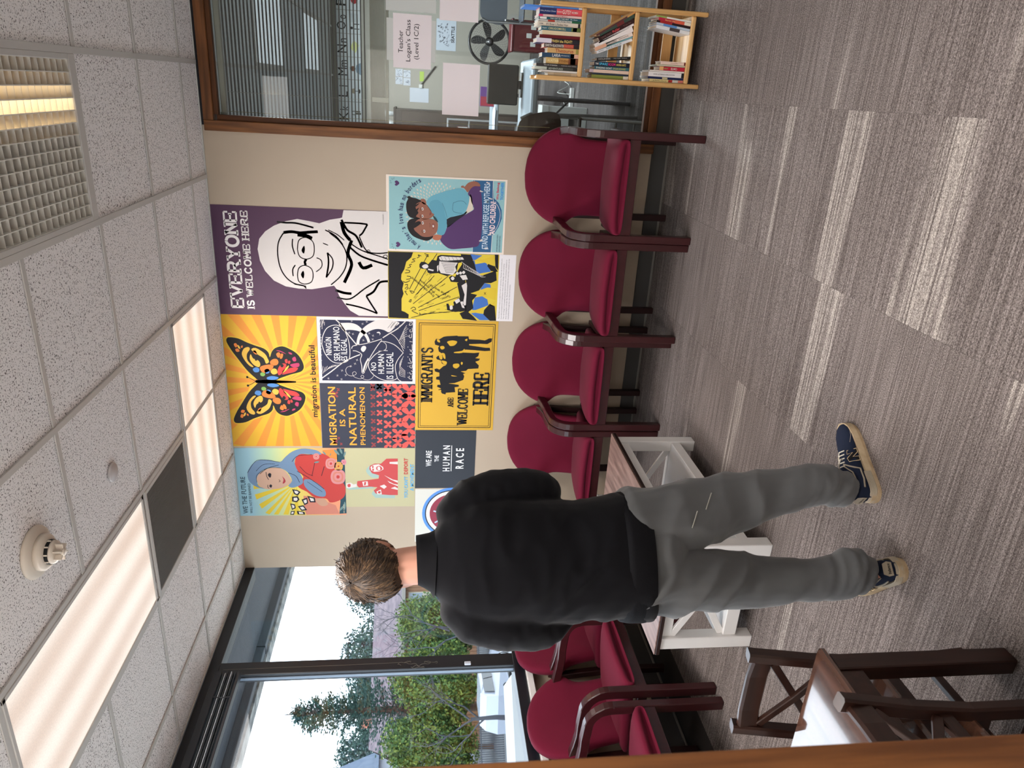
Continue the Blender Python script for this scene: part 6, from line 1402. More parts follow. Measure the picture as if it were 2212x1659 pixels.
# pinned sheets on the far wall
def pinned(label, x0, x1, z0, z1, c, cat='paper', deco=0):
    t = thing('pinned_sheet', label, cat, (x0, CY - .004, z0))
    MB().box(0, x1 - x0, -.001, .003, 0, z1 - z0, c).build('sheet', t)
    if deco:
        mb = MB(); rnd = random.Random(deco)
        for q in range(6):
            x, z = rnd.uniform(.15, .85) * (x1 - x0), rnd.uniform(.15, .85) * (z1 - z0)
            add_stroke(mb, smooth_poly([(x + rnd.uniform(-.02, .02), z + rnd.uniform(-.02, .02)) for _ in range(4)], 3, False), .003, .0016, mat('pencil', (110, 114, 124), .7, .2), WALLM)
        mb.build('drawing', t, False)
m_pp = mat('pinned_paper', (196, 202, 212), .8, .2)
pinned('small line drawing, upper right of four pinned together in the classroom', .690, .785, 1.80, 1.90, m_pp, 'drawing', 1)
pinned('small line drawing, upper left of four pinned together in the classroom', .585, .682, 1.80, 1.90, m_pp, 'drawing', 2)
pinned('small line drawing, lower right of four pinned together in the classroom', .680, .775, 1.69, 1.79, m_pp, 'drawing', 3)
pinned('small line drawing, lower left of four pinned together in the classroom', .575, .672, 1.69, 1.79, m_pp, 'drawing', 4)
pinned('lime green note pinned beside the four small drawings', .640, .770, 1.500, 1.56, mat('lime_note', (170, 196, 90), .8, .2), 'note')
t = pinned('typed white sheet pinned to the classroom wall below the drawings', .36, .55, 1.43, 1.70, m_pp)
pinned('white city poster lettered SEATTLE on the classroom wall', 1.06, 1.46, 1.06, 1.335, mat('city_poster', (188, 196, 206), .8, .2), 'poster', 9)
mb = MB(); put_text(mb, 'SEATTLE', 1.27, 1.105, .21, .045, .003, m_ink, Matrix.Translation((0, CY - .004, 0)) @ WALLM, .02)
sk = MB()
for k in range(40):
    x = 1.16 + random.random() * .24; z = 1.16 + random.random() * .14
    add_stroke(sk, [(x, z), (x + random.uniform(-.02, .02), z + random.uniform(.005, .03)), (x + .012, z + .0)], .004, .003, m_ink, Matrix.Translation((0, CY - .004, 0)) @ WALLM)
for o in COL.objects:
    if o.name.startswith('pinned_sheet') and 'SEATTLE' in o.get('label', ''):
        for nm, b_ in (('lettering', mb), ('city_sketch', sk)):
            q = b_.build(nm, None, False); q.parent = o; q.matrix_parent_inverse = Matrix.Translation((-1.06, -(CY - .004), -1.06))
# fan on a stand
fn = thing('fan', 'round black electric fan with five blades inside the classroom', 'fan', (1.14, 5.35, 0))
FC = .70; FT = Matrix.Translation((0, 0, FC)) @ Matrix.Rotation(PI / 2, 4, 'X')
mbk = mat('fan_black', (22, 22, 24), .4, .4)
tor = [(.25 * math.cos(2 * PI * k / 36), .25 * math.sin(2 * PI * k / 36), 0) for k in range(37)]
MB().tube([FT @ Vector(p) for p in tor], .016, mbk, 8).build('rim', fn)
for k in range(5):
    a = k * 2 * PI / 5 + .3
    pts = [(.04, -.02), (.10, -.055), (.17, -.060), (.225, -.020), (.22, .030), (.14, .035), (.05, .02)]
    Rm = FT @ Matrix.Rotation(a, 4, 'Z') @ Matrix.Rotation(.25, 4, 'X')
    MB().prism(smooth_poly(pts, 3), -.002, .002, mbk, Rm).build('blade', fn)
MB().lathe([(0, .05), (.03, .05), (.05, .03), (.055, -.04), (.03, -.08), (0, -.09)], mbk, 20, FT).build('motor_hub', fn)
MB().lathe([(0, .053), (.024, .053), (.024, .056), (0, .056)], mat('fan_badge', (120, 120, 124), .3, .5, metal=.6), 16, FT).build('badge', fn)
gr = MB()
for k in range(9):
    r_ = .06 + k * .021
    gr.tube([FT @ Vector((r_ * math.cos(2 * PI * q / 28), r_ * math.sin(2 * PI * q / 28), .04 - .03 * (k / 9) ** 2)) for q in range(29)], .0013, mat('fan_wire', (92, 92, 92), .4, .4), 4)
for k in range(40):
    a = 2 * PI * k / 40
    gr.tube([FT @ Vector((r_ * math.cos(a + r_ * 2), r_ * math.sin(a + r_ * 2), .04 - .03 * ((r_ - .06) / .19) ** 2)) for r_ in (.05, .12, .19, .245)], .0011, mat('fan_wire', (92, 92, 92)), 4)
stuff(gr.build('guard', fn))
MB().tube([(0, .03, FC - .25), (0, .05, .04)], .018, mbk, 10).build('pole', fn)
MB().lathe([(0, 0), (.20, 0), (.20, .012), (.05, .035), (0, .04)], mbk, 28, Matrix.Translation((0, .05, 0))).build('base', fn)
# red bin with labels
rb_ = thing('storage_bin', 'dark red plastic storage bin with small labels beside the fan', 'bin', (1.20, 4.95, 0))
m_rb = mat('red_plastic', (92, 24, 30), .4, .4)
MB().box(-.17, .17, -.14, .14, 0, .46, m_rb, .01).build('body', rb_)
MB().box(-.18, .18, -.15, .15, .46, .49, m_rb, .008).build('lid', rb_)
for k in range(3): MB().box(-.11 + k * .09, -.06 + k * .09, -.145, -.139, .20 + .05 * (k % 2), .26 + .05 * (k % 2), m_pap2).build('label_tag', rb_)
# folding table near the glass
m_ft = mat('folding_table_top', (150, 162, 172), .45, .4)
m_fl = mat('table_leg_metal', (50, 50, 54), .4, .5)
f1 = thing('folding_table', 'long pale blue-grey folding table close behind the classroom glass', 'table', (-.10, 1.28, 0))
MB().box(-.93, .92, -.37, .37, .70, .745, m_ft, .012).build('tabletop', f1)
for sx in (-.68, .66):
    for sy in (-.26, .26): MB().tube([(sx, sy, .70), (sx, sy, .0)], .014, m_fl, 8).build('leg', f1)
    MB().tube([(sx, -.26, .12), (sx, .26, .12)], .010, m_fl, 8).build('stretcher', f1)
    MB().tube([(sx, 0, .40), (sx - .3 * (1 if sx > 0 else -1), 0, .69)], .008, m_fl, 6).build('brace', f1)
f2 = thing('folding_table', 'second pale folding table farther back with papers on it', 'table', (-.05, 4.1, 0))
MB().box(-.90, .78, -.38, .38, .70, .735, m_ft, .010).build('tabletop', f2)
for sx in (-.65, .6):
    for sy in (-.28, .28): MB().tube([(sx, sy, .70), (sx, sy, .0)], .016, m_fl, 8).build('leg', f2)
mo_ = thing('monitor', 'black computer monitor seen from behind on the nearer folding table', 'monitor', (.735, 1.50, .745))
MB().box(-.24, .05, -.02, .02, .03, .27, mat('monitor_black', (12, 12, 14), .5, .3), .01).build('screen_back', mo_)
MB().box(-.12, -.06, .0, .04, .006, .10, mbk, .004).build('neck', mo_)
MB().box(-.18, .0, -.06, .09, 0, .010, mbk, .003).build('foot', mo_)
for k, (x, y, c, lb) in enumerate(((.30, 3.85, (206, 212, 224), 'loose white paper sheets on the far folding table'), (.52, 4.0, (92, 52, 120), 'purple folder standing on the far folding table'))):
    t = thing('paper_stack' if k == 0 else 'folder', lb, 'paper' if k == 0 else 'folder', (x, y, .7355))
    if k == 0:
        for q in range(3):
            M_ = Matrix.Rotation(.2 * q - .1, 4, 'Z'); MB().box(-.11, .11, -.14, .14, .002 * q, .002 * q + .0015, mat('sheet_blue', c, .8, .2), M=M_).build('sheet', t)
    else: MB().box(-.10, .10, -.012, .012, 0, .15, mat('folder_purple', c, .5, .3), .003).build('cover', t); MB().box(-.095, .0, -.02, -.012, 0, .145, mat('folder_red', (150, 36, 56), .5, .3)).build('divider', t)
t = thing('document_box', 'white cardboard file box under the folding tables', 'box', (.33, 2.6, 0))
MB().box(-.16, .16, -.12, .12, 0, .42, mat('box_white', (176, 178, 176), .7, .2), .004).build('body', t)
MB().box(-.165, .165, -.125, .125, .36, .425, mat('box_white', (176, 178, 176)), .004).build('lid', t)
# cabinet, cups and white rack
cb_ = thing('cabinet', 'tall dark brown cabinet standing at the left of the classroom', 'cabinet', (-.18, 6.42, 0))
m_cab = mat('cabinet_dark', (44, 36, 32), .5, .3)
MB().box(-.45, .45, -.22, .28, 0, 1.88, m_cab, .004).build('body', cb_)
MB().box(-.47, .47, -.24, .28, 1.88, 1.91, m_cab, .004).build('top_board', cb_)
for k in (-1, 1):
    MB().box(min(k * .01, k * .43), max(k * .01, k * .43), -.232, -.222, .06, 1.80, mat('cabinet_door', (56, 46, 40), .5, .3), .003).build('door', cb_)
    MB().box(k * .05 - .006, k * .05 + .006, -.252, -.234, .95, 1.07, m_fl, .002).build('handle', cb_)
for k, (x, h_) in enumerate(((.20, .12), (.08, .09))):
    t = thing('cup', 'white paper cup %s on the dark cabinet' % ('nearer the pinned sheets' if k == 0 else 'farther left'), 'cup', (x, 6.30, 1.9105))
    MB().lathe([(.0, 0), (.030, 0), (.040, h_), (.037, h_), (.028, .004), (0, .004)], mat('cup_white', (196, 200, 202), .6, .2), 18).build('body', t)
    MB().lathe([(.039, h_ - .006), (.042, h_ - .003), (.042, h_ + .001), (.039, h_ + .002)], mat('cup_white', (196, 200, 202)), 18).build('rim', t)
rk = thing('media_rack', 'pale grey rack holding red discs beside the dark cabinet', 'rack', (.08, 5.4, 0))
m_rk = mat('rack_grey', (150, 152, 154), .5, .3)
for x in (-.13, .13): MB().box(x - .008, x + .008, -.1, .1, 0, 1.2, m_rk, .002).build('side', rk)
for z in (.30, .62, .92, 1.19): MB().box(-.122, .122, -.1, .1, z - .008, z + .008, m_rk, .002).build('shelf', rk)
for k in range(5):
    t = thing('disc_case', 'small dark red disc case standing on the pale grey rack', 'case', (.015 + k * .024, 5.35, .9285), 0, 'disc cases on the rack')
    MB().box(0, .018, -.04, .06, 0, .14, mat('case_red', (110, 40, 52), .4, .4), .002).build('body', t)
    MB().box(.002, .016, -.0415, -.04, .01, .13, m_pap2).build('spine_label', t)
# folding chair close behind the glass, and a grey chair far back
def folding_chair(label, loc, rz, c, tube_c):
    t = thing('folding_chair', label, 'chair', loc, rz)
    for s in (-1, 1):
        MB().tube([(s * .21, .18, 0), (s * .205, .05, .42), (s * .20, -.08, .80), (s * .17, -.09, .86)], .012, tube_c, 8).build('back_leg', t)
        MB().tube([(s * .19, -.20, 0), (s * .19, .02, .43), (s * .19, .16, .62)], .011, tube_c, 8).build('front_leg', t)
    pts = smooth_poly([(-.205, .60), (-.21, .76), (-.15, .87), (0, .885), (.15, .87), (.21, .76), (.205, .60), (0, .585)], 4)
    M_ = Matrix(((1, 0, 0, 0), (0, -.18, -1, .05), (0, 1, 0, 0), (0, 0, 0, 1)))
    MB().prism(pts, -.008, .010, c, M_).build('backrest', t)
    MB().box(-.20, .20, -.02, .36, .435, .455, c, .008).build('seat', t)
    MB().tube([(-.19, -.14, .10), (.19, -.14, .10)], .008, tube_c, 6).build('stretcher', t)
    MB().tube([(-.20, .12, .16), (.20, .12, .16)], .008, tube_c, 6).build('stretcher', t)
    return t
m_fc = mat('folding_chair_brown', (62, 52, 46), .5, .3); m_fm = mat('folding_chair_tube', (112, 112, 112), .35, .5, metal=.5)
folding_chair('brown folding chair directly behind the classroom glass, beyond the rightmost burgundy chair', (.265, .62, 0), .0, m_fc, m_fm)
folding_chair('dark grey folding chair far back in the classroom at the upper right', (1.50, 4.45, 0), PI, mat('chair_slate', (70, 76, 84), .5, .3), m_fm)
# dark arm of a wall lamp / pointer and cable mess
t = thing('pointer_stick', 'black pointer stick hanging on the classroom wall beside the white sheets', 'stick', (.80, CY - .02, 1.62))
MB().tube([(0.05, 0, -.28), (-.21, 0, -.08)], .010, mbk, 8).build('shaft', t)
MB().box(-.25, -.20, -.012, .012, -.10, -.05, m_pap2, .003).build('tip', t)
t = thing('power_strip', 'white power strip with tangled cables under the far table', 'power strip', (.52, 3.2, 0))
MB().box(-.14, .14, -.03, .03, 0, .04, mat('strip_white', (190, 190, 188), .5, .3), .004).build('body', t)
for k in range(4):
    MB().tube(smooth_poly([(-.10 + .06 * k, 0, .04), (-.12 + .07 * k, .05, .10 + .02 * k), (-.2 + .12 * k, .2, .02), (-.1 + .1 * k, .5, .012)], 4, False), .004, m_pap2 if k % 2 else mbk, 6).build('cable', t)
# ------------------------------------------------------------------ outside the window
m_sof = mat('soffit_metal', (128, 134, 142), .5, .3)
m_sofr = mat('soffit_ridge', (104, 110, 120), .5, .3)
sf = struct(MB().box(-3.45, -2.83, -4.6, 9.0, 2.732, 2.80, m_sof).build('trim_2'))
rm = MB()
for k in range(40):
    x = -3.445 + k * .0155
    rm.box(x, x + .007, -4.6, 9.0, 2.722, 2.732, m_sofr)
stuff(rm.build('soffit_rib', sf))
MB().box(-3.52, -3.45, -4.6, 9.0, 2.66, 2.86, mat('fascia_grey', (92, 98, 106), .6, .2, vary=.1, vscale=(2, .7, 4)), .004).build('fascia_beam', sf)
MB().box(-3.64, -3.52, -4.6, 9.0, 2.645, 2.92, mat('fascia_stone', (176, 178, 178), .9, .1, c2=(110, 114, 118), vscale=(14, 14, 14), bump=.8, bscale=40)).build('stone_edge', sf)
for y in (-2.4, .0, 2.4, 4.8): MB().box(-3.525, -3.446, y - .004, y + .004, 2.657, 2.74, m_alu).build('joint', sf)
# ground: near paving, bank and the parking lot lower down
m_gr = mat('ground_bark', (74, 62, 50), .95, .1, c2=(48, 42, 36), vscale=(.8, .8, .8))
m_asp = mat('asphalt', (96, 98, 100), .95, .1, vary=.2, vscale=(.6, .6, .6))
gd = MB()
gd.raw([(-2.9, -12, -.9), (-2.9, 16, -.9), (-13, 22, -1.3), (-13, -6, -1.3)], [(0, 1, 2, 3)], mat('concrete_paving', (178, 176, 168), .9, .1, vary=.1, vscale=(1, 1, 1)))
gd.raw([(-13, -6, -1.3), (-13, 22, -1.3), (-20, 32, -3.3), (-20, 2, -3.3)], [(0, 1, 2, 3)], m_gr)
gd.raw([(-20, 2, -3.3), (-20, 32, -3.3), (-120, 120, -3.9), (-120, -20, -3.9)], [(0, 1, 2, 3)], m_asp)
gd.raw([(-20, 32, -3.3), (-2.9, 16, -.9), (10, 60, -3.9), (-120, 120, -3.9)], [(0, 1, 2, 3)], m_asp)
struct(gd.build('ground', None, False))
# generator housing
VD = Vector((-.80, .60, 0)).normalized()           # away from the window, as one looks out
VR = Vector((.60, .80, 0))                         # to the right as one looks out
def frame_at(x, y, z): return Matrix((( VR.x, -VD.x, 0, x), (VR.y, -VD.y, 0, y), (0, 0, 1, z), (0, 0, 0, 1)))   # local x to the right, local y towards the window
m_gen = mat('generator_beige', (146, 143, 132), .5, .3)
m_gen2 = mat('generator_lid', (138, 139, 138), .45, .35)
gn = thing('generator', 'large beige outdoor generator housing lettered KOHLER below the window', 'generator', (-6.75, 2.02, -1.05))
gn.matrix_world = frame_at(-6.75, 2.02, -1.05)
gn.rotation_mode = 'XYZ'
MB().box(-.95, .62, -.55, .50, 0, 1.22, m_gen, .01).build('body', gn)
MB().raw([(-1.0, .55, 1.22), (.66, .55, 1.22), (.66, -.6, 1.22), (-1.0, -.6, 1.22), (-.96, .40, 1.40), (.62, .40, 1.40), (.62, -.5, 1.40), (-.96, -.5, 1.40)], [(0, 1, 5, 4), (1, 2, 6, 5), (2, 3, 7, 6), (3, 0, 4, 7), (4, 5, 6, 7), (0, 3, 2, 1)], m_gen2).build('lid', gn)
MB().box(-.97, .64, .50, .52, 1.12, 1.16, m_gen2, .004).build('rain_strip', gn)
gl = MB()
for k in range(11):
    for q in range(7): gl.box(-.86 + k * .05, -.825 + k * .05, .498, .507, .62 + q * .055, .645 + q * .055, mat('vent_dark', (44, 46, 48), .6, .2))
stuff(gl.build('vent_slots', gn))
for x in (-.28, .18): MB().box(x - .004, x + .004, .498, .506, .1, 1.1, mat('vent_dark', (44, 46, 48))).build('door_seam', gn)
kb = MB(); put_text(kb, 'KOHLER', .22, 1.06, .22, .06, .0, mat('kohler_ink', (56, 62, 70), .5, .3), Matrix(((-1, 0, 0, 0), (0, 0, 1, .503), (0, 1, 0, 0), (0, 0, 0, 1))) @ Matrix.Scale(-1, 4, (1, 0, 0)), .01)
kb.build('lettering', gn, False)
MB().tube([(-.62, .2, 1.40), (-.62, .2, 1.50), (-.52, .2, 1.55)], .05, mat('exhaust', (120, 118, 114), .5, .4), 10).build('exhaust_pipe', gn)
MB().box(.68, 1.5, -.4, .42, 0, 1.26, mat('utility_grey', (130, 132, 134), .5, .3), .01).build('side_cabinet', gn)
# white minivan, seen three quarters from the front
m_vw = mat('van_white', (150, 156, 168), .25, .5, coat=.5)
m_vg = mat('van_glass', (84, 104, 120), .08, .6)
m_vd = mat('van_glass_dark', (34, 40, 44), .1, .6)
m_vt = mat('tyre', (26, 26, 28), .8, .2)
vn = thing('van', 'white minivan with a blue door emblem parked in front of the hedge', 'van', (-27.2, 22.8, -3.2))
vn.matrix_world = frame_at(-27.05, 22.9, -3.28) @ Matrix.Rotation(math.radians(-52), 4, 'Z')
prof = [(-2.3, .35), (2.28, .35), (2.36, .6), (2.34, .85), (2.1, 1.02), (1.35, 1.16), (.55, 1.72), (.1, 1.80), (-1.8, 1.80), (-2.2, 1.55), (-2.36, 1.0)]
rings = []
for y, ins in ((-.92, .10), (-.97, .03), (-.97, 0), (.97, 0), (.97, .03), (.92, .10)):
    rings.append([(x * (1 - ins * .05), y * (1 - (.16 if z > 1.1 else 0) * (z - 1.1) / .7), z - ins * .3 * (1 if z > 1.5 else 0)) for x, z in prof])
MB().loft(rings, m_vw, False).build('body', vn)
def vq(z): return .97 * (1 - .16 * max(0, (z - 1.1) / .7))
ws = [(1.33, 1.17), (.60, 1.68)]
MB().raw([(ws[0][0] + .03, -.84, ws[0][1]), (ws[0][0] + .03, .84, ws[0][1]), (ws[1][0] + .03, .72, ws[1][1]), (ws[1][0] + .03, -.72, ws[1][1])], [(0, 1, 2, 3)], m_vg).build('windscreen', vn, False)
for s in (-1, 1):
    for a, b_, c_, d_ in ((1.1, .52, .45, .45), (.38, .38, -.62, -.62), (-.7, -.7, -1.95, -1.75)):
        MB().raw([(a, s * (vq(1.14) + .008), 1.14), (c_, s * (vq(1.14) + .008), 1.14), (d_, s * (vq(1.62) + .012), 1.62), (b_, s * (vq(1.62) + .012), 1.62)], [(0, 1, 2, 3)], m_vd).build('side_window', vn, False)
    MB().box(.95, 1.18, s * 1.0 - (.14 if s < 0 else 0), s * 1.0 + (.14 if s > 0 else 0), 1.1, 1.27, m_vw, .03).build('mirror', vn)
    MB().box(2.05, 2.33, s * .72 - .18, s * .72 + .18, .78, .95, mat('headlight', (196, 206, 214), .15, .6), .04).build('headlight', vn)
    MB().box(2.20, 2.35, s * .86 - .07, s * .86 + .07, .74, .80, mat('indicator', (220, 140, 60), .3, .5), .02).build('indicator', vn)
    MB().lathe([(0, .0), (.10, .001), (.10, .006), (0, .007)], mat('emblem_blue', (62, 130, 206), .5, .3), 20, Matrix.Translation((.75, s * .972, .86)) @ Matrix.Rotation(-s * PI / 2, 4, 'X')).build('door_emblem', vn)
    for x in (-1.45, 1.42):
        MB().lathe([(0, -.1), (.30, -.1), (.34, -.06), (.34, .06), (.30, .1), (0, .1)], m_vt, 24, Matrix.Translation((x, s * .88, .34)) @ Matrix.Rotation(PI / 2, 4, 'X')).build('wheel', vn)
        MB().lathe([(0, -.11), (.20, -.11), (.2, .11), (0, .11)], mat('hubcap', (170, 176, 182), .3, .6, metal=.6), 18, Matrix.Translation((x, s * .88, .34)) @ Matrix.Rotation(PI / 2, 4, 'X')).build('hubcap', vn)
MB().box(2.30, 2.37, -.5, .5, .62, .78, mat('grille', (120, 126, 132), .4, .4), .02).build('grille', vn)
MB().box(2.28, 2.40, -.85, .85, .36, .52, m_vw, .04).build('bumper', vn)
# foliage
def leaf_mat(n, a, b): return mat(n, a, .8, .15, c2=b, vscale=(2.2, 2.2, 2.2))
m_l1 = leaf_mat('leaf_yellow_green', (112, 122, 58), (70, 88, 40))
m_l2 = leaf_mat('leaf_green', (84, 108, 60), (48, 70, 38))
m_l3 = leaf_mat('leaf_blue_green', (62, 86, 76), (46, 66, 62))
m_l4 = leaf_mat('leaf_hazy', (74, 92, 92), (58, 74, 76))  # distance haze put into a greyer, bluer leaf colour
m_bk = mat('bark_brown', (92, 74, 64), .9, .1, c2=(62, 50, 44), vscale=(6, 6, 1))
m_bkg = mat('bark_grey', (66, 68, 74), .9, .1)
def crown(ellipsoids, n, size, mats, seed, shell=.55):
    rnd = random.Random(seed); mb = MB()
    vs = {id(m): [] for m in mats}; fs = {id(m): [] for m in mats}
    tot = sum(e[3] * e[4] * e[5] for e in ellipsoids)
    for e in ellipsoids:
        for _ in range(int(n * e[3] * e[4] * e[5] / tot)):
            d = Vector((rnd.gauss(0, 1), rnd.gauss(0, 1), rnd.gauss(0, 1))).normalized() * (shell + (1 - shell) * rnd.random())
            bump = 1 + .18 * noise.noise(d * 3 + Vector((e[0], e[1], e[2])))
            c = Vector((e[0] + d.x * e[3] * bump, e[1] + d.y * e[4] * bump, e[2] + d.z * e[5] * bump))
            m = mats[0] if rnd.random() < .6 else mats[-1]
            a = Vector((rnd.gauss(0, 1), rnd.gauss(0, 1), rnd.gauss(0, 1))).normalized(); b_ = a.orthogonal().normalized()
            s_ = size * rnd.uniform(.6, 1.3)
            v_ = vs[id(m)]; k = len(v_)
            v_ += [c - a * s_, c + b_ * s_ * .55, c + a * s_, c - b_ * s_ * .55]
            fs[id(m)].append((k, k + 1, k + 2, k + 3))
    for m in set(mats): mb.raw(vs[id(m)], fs[id(m)], m)
    return mb
def tree(name, label, base, ell, n, size, mats, seed, trunk_h, trunk_r, group=None):
    t = thing(name, label, 'shrub' if 'shrub' in name else 'tree', base, 0, group)
    stuff(crown(ell, n, size, mats, seed).build('crown', t, False))
    MB().tube([(0, 0, -.3), (.05, .02, trunk_h * .5), (0, 0, trunk_h)], [trunk_r, trunk_r * .8, trunk_r * .4], m_bk, 8).build('trunk', t)
    return t
# leafy evergreen shrubs along the fence: spread to the right as seen from the window
def at_(d, r, z): p = Vector((-2.72, -.9, 0)) + VD * d + VR * r; return (p.x, p.y, z)
for k, (r, hgt, wid, lb) in enumerate(((-7.6, 8.4, 2.9, 'tall yellow-green shrub behind the fence at the far left of the window view'), (-4.4, 9.2, 2.9, 'bright yellow-green shrub behind the fence sign'), (-1.1, 8.6, 2.9, 'yellow-green shrub rising behind the white minivan'), (2.4, 7.2, 2.8, 'low green shrub just right of the black window mullion'), (5.8, 6.8, 2.8, 'broad green shrub in front of the wood-sided house'), (9.0, 6.6, 2.8, 'green shrub at the right end of the hedge row'))):
    b = at_(45 + (k % 2) * 1.4, r * 1.13, -3.6)
    tree('hedge_shrub', lb, b, [(0, 0, hgt * .55, wid, wid * .8, hgt * .40), (.4, .3, hgt * .82, wid * .6, wid * .5, hgt * .20), (-.8, .2, hgt * .40, wid * .8, wid * .6, hgt * .22)], 11000, .115, [m_l1, m_l2] if k < 3 else [m_l2, m_l1], 20 + k, hgt * .5, .16)
t = thing('conifer_tree', 'tall dark conifer with drooping branches rising above the hedge', 'tree', (-40.1, 34.2, -3.6))
MB().tube([(0, 0, 0), (.1, 0, 8), (0, 0, 14.1)], [.32, .2, .03], m_bk, 8).build('trunk', t)
rnd = random.Random(5); cb = MB(); vs, fs = [], []
for k in range(74):
    h_ = 4.5 + 9.3 * k / 74; L_ = (14.4 - h_) * .36 + .3; a = k * 2.4 + rnd.random()
    L_ *= rnd.uniform(.65, 1.15)
    for q in range(30):
        u = q / 29; r_ = L_ * u
        c = Vector((math.cos(a) * r_, math.sin(a) * r_, h_ - .10 * L_ * u + .22 * L_ * u * u - .12))
        for w in range(4):
            dx = Vector((rnd.gauss(0, .22), rnd.gauss(0, .22), rnd.gauss(-.16, .16)))
            s_ = .13; aa = Vector((math.cos(a), math.sin(a), .2)).normalized(); bb = Vector((rnd.gauss(0, 1), rnd.gauss(0, 1), -1.0)).normalized()
            n0 = len(vs); vs += [c + dx - aa * s_, c + dx + bb * s_ * .7, c + dx + aa * s_, c + dx - bb * s_ * .3]; fs.append((n0, n0 + 1, n0 + 2, n0 + 3))
cb.raw(vs, fs, m_l3)
stuff(cb.build('needles', t, False))
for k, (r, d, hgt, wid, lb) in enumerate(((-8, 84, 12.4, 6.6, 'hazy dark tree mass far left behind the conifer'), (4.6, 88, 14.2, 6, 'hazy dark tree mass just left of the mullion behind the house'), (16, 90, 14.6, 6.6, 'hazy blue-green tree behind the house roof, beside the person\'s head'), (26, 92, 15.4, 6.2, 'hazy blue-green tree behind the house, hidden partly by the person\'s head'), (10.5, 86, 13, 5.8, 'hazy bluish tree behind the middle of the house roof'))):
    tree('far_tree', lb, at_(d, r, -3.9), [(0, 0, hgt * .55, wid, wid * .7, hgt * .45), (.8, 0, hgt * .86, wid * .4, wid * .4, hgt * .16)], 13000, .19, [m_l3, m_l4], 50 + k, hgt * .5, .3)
# house with a low roof and wood siding
hs = thing('house', 'low house with a pinkish grey roof and orange-brown wood siding behind the hedge', 'house', (-41.5, 44.0, -3.9))
hs.matrix_world = frame_at(-42.8, 42.4, -3.9)
m_sd2 = mat('cedar_siding', (140, 104, 80), .8, .2, c2=(112, 80, 60), vscale=(6, 6, .6))
MB().box(-7, 9, -6, 0, 0, 6.7, mat('house_core', (150, 110, 84), .8, .2)).build('wall', hs)
bd = MB().box(-.135, .135, -.0, .05, 0, 6.65, m_sd2, .01).mesh('siding_board')
for k in range(56):
    o = link('siding_board', bd, hs); o.location = (-6.86 + k * .284, 0, .02)
rf = MB().raw([(-7.8, .9, 6.5), (9.8, .9, 6.5), (8.6, -3, 9.0), (-6.6, -3, 9.0), (-7.8, .9, 6.7), (9.8, .9, 6.7), (8.6, -3, 9.2), (-6.6, -3, 9.2), (-7.8, -7, 6.6), (9.8, -7, 6.6)], [(0, 1, 2, 3), (4, 7, 6, 5), (0, 4, 5, 1), (1, 5, 6, 2), (0, 3, 7, 4), (7, 8, 9, 6)], mat('roof_shingle', (116, 104, 108), .9, .1, c2=(92, 84, 90), vscale=(1.5, 1.5, 4)))
rf.build('roof', hs)
MB().box(-7.85, 9.85, .85, 1.0, 6.42, 6.74, mat('gutter', (120, 116, 110), .5, .3), .02).build('gutter', hs)
for x in (4.2, 7.0):
    w_ = MB().box(x - .9, x + .9, .05, .12, 4.3, 6.2, mat('window_trim', (150, 146, 132), .6, .2), .01).build('window', hs)
    MB().box(x - .8, x + .8, .10, .13, 5.0, 6.1, mat('house_glass', (86, 104, 122), .1, .6)).build('pane', w_)
MB().box(-5, -4.4, -3.4, -2.7, 8.5, 10.0, mat('chimney_brick', (166, 110, 92), .9, .1)).build('chimney', hs)
gh = thing('house', 'grey roofed house end at the far left of the window view', 'house', (-52, 40, -3.9)); gh.matrix_world = frame_at(-54.5, 38.6, -3.9)
MB().box(-6, 3.0, -5, 0, 0, 8.6, mat('grey_wall', (150, 156, 166), .8, .2)).build('wall', gh)
MB().raw([(-6.6, .5, 8.5), (3.6, .5, 8.5), (2.6, -2.5, 12.2), (-6.6, -2.5, 12.2), (3.6, -5.5, 8.5), (-6.6, -5.5, 8.5)], [(0, 1, 2, 3), (3, 2, 4, 5), (1, 4, 2), (0, 3, 5), (0, 5, 4, 1)], mat('grey_roof', (92, 102, 116), .9, .1, vary=.15, vscale=(2, 2, 2))).build('roof', gh)
# bare branching trees
def bare_tree(label, base, hgt, seed, mt, spread=.55):
    t = thing('bare_tree', label, 'tree', base); rnd = random.Random(seed)
    MB().tube([(0, 0, 0), (.1, .05, hgt * .25), (.0, .1, hgt * .45)], [.13, .10, .07], mt, 7).build('trunk', t)
    bm_ = MB()
    def br(p, d, L, r, dep):
        pts = [p]
        for k in range(3):
            d = (d + Vector((rnd.gauss(0, .22), rnd.gauss(0, .22), rnd.gauss(.06, .14)))).normalized(); p = p + d * L / 3; pts.append(p)
        bm_.tube(pts, [r, r * .85, r * .7, r * .55], mt, 5)
        if dep:
            for k in range(3): br(pts[-1 - (k > 1)], (d + Vector((rnd.gauss(0, spread), rnd.gauss(0, spread), rnd.gauss(.1, .3)))).normalized(), L * .68, r * .55, dep - 1)
    for k in range(4): br(Vector((0, .1, hgt * (.34 + .04 * k))), Vector((rnd.gauss(0, .7), rnd.gauss(0, .7), .9)).normalized(), hgt * .26, .045, 3)
    bm_.build('branches', t)
    return t
bare_tree('bare brown-limbed tree at the lower left of the window view', at_(25, -5.3, -3.4), 7.6, 3, mat('bark_orange', (110, 82, 62), .9, .1, c2=(70, 56, 48), vscale=(3, 3, 1)))
bare_tree('bare grey-limbed tree in front of the wood-sided house', at_(30, 6.4, -3.4), 7.4, 11, m_bkg)
bare_tree('bare dark tree between the mullion and the house', at_(30, 2.6, -3.4), 5.6, 17, m_bkg)
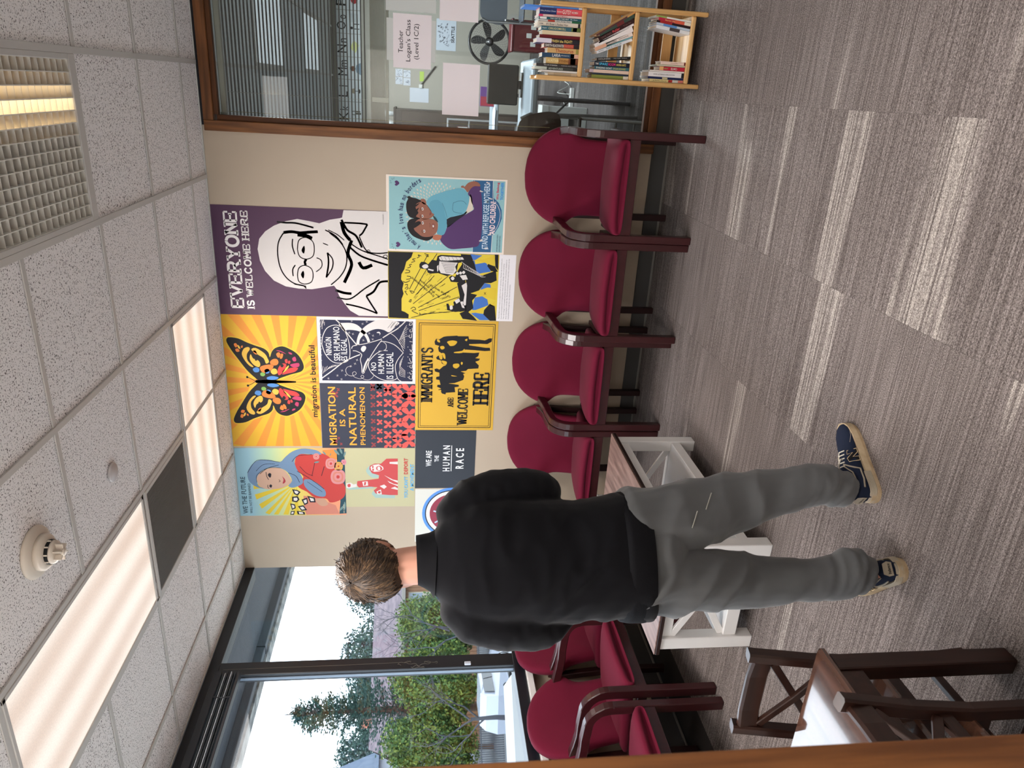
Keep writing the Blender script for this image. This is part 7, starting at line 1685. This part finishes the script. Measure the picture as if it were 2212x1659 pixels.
# fence, sign, near bush
fe = thing('fence', 'dark slatted metal fence running below the hedge', 'fence', (0, 0, 0)); fe.matrix_world = Matrix.Translation((0, 0, 0))
fo = frame_at(-33.0, 25.2, -3.7)
fe.matrix_world = fo
m_fe = mat('fence_dark', (58, 62, 68), .6, .3)
pk = MB().box(-.02, .02, -.015, .015, 0, 1.75, m_fe).mesh('picket')
for k in range(150):
    o = link('picket', pk, fe); o.location = (-9 + k * .115, 0, 0)
for z in (.25, 1.6): MB().box(-9, 8.3, -.025, .025, z - .03, z + .03, m_fe).build('rail', fe)
sg = thing('fence_sign', 'small white notice sign fixed on the dark fence', 'sign', (0, 0, 0)); sg.matrix_world = fo @ Matrix.Translation((-2.2, .05, 1.5))
MB().box(-.26, .26, -.01, .01, 0, .54, mat('sign_white', (150, 144, 154), .6, .3), .005).build('panel', sg)
sp_ = MB()
for k in range(5): sp_.box(-.2, .2 - .06 * (k % 3), .0105, .012, .44 - k * .085, .47 - k * .085, mat('sign_print', (130, 110, 150), .6, .2))
stuff(sp_.build('small_print', sg))
tree('low_shrub', 'small leafy green bush close behind the generator', at_(13.5, -5.0, -1.7), [(0, 0, .75, .9, .8, .8)], 1500, .10, [m_l2, m_l3], 90, .6, .06)
# power lines
for k in range(3):
    t = thing('power_line', ('highest', 'middle', 'lowest')[k] + ' thin overhead power line crossing the pale sky', 'cable', (0, 0, 0))
    a, b_ = Vector(at_(55, -40, 15.5 - k * 2.2)), Vector(at_(55, 60, 17.5 - k * 2.4))
    MB().tube([a.lerp(b_, q / 12) - Vector((0, 0, 1.2 * (1 - (2 * q / 12 - 1) ** 2))) for q in range(13)], .012, mat('wire_grey', (150, 160, 176), .6, .2), 4).build('wire', t)
# leafy plant standing in the room corner, almost hidden by the person
pt = thing('potted_plant', 'leafy green potted plant in the room corner, mostly hidden behind the person', 'plant', (-2.12, -.20, 0))
MB().lathe([(0, 0), (.08, 0), (.10, .24), (.092, .24), (.08, .20), (0, .20)], mat('pot_white', (190, 186, 180), .5, .4), 24).build('pot', pt)
rnd = random.Random(3)
for k in range(7):
    a = k * .9; e = Vector((math.cos(a) * .10, math.sin(a) * .08, .66 + .05 * (k % 3)))
    MB().tube([(0, 0, .2), (e.x * .4, e.y * .4, .45), tuple(e)], .005, m_l2, 6).build('stem', pt)
    d = Vector((math.cos(a), math.sin(a), .5)).normalized(); w = d.orthogonal().normalized()
    MB().raw([e, e + d * .06 + w * .03, e + d * .13, e + d * .06 - w * .03, e + d * .06 + Vector((0, 0, .008))], [(0, 1, 4), (1, 2, 4), (2, 3, 4), (3, 0, 4)], mat('leaf_bright', (96, 160, 70), .5, .3)).build('leaf', pt, False)
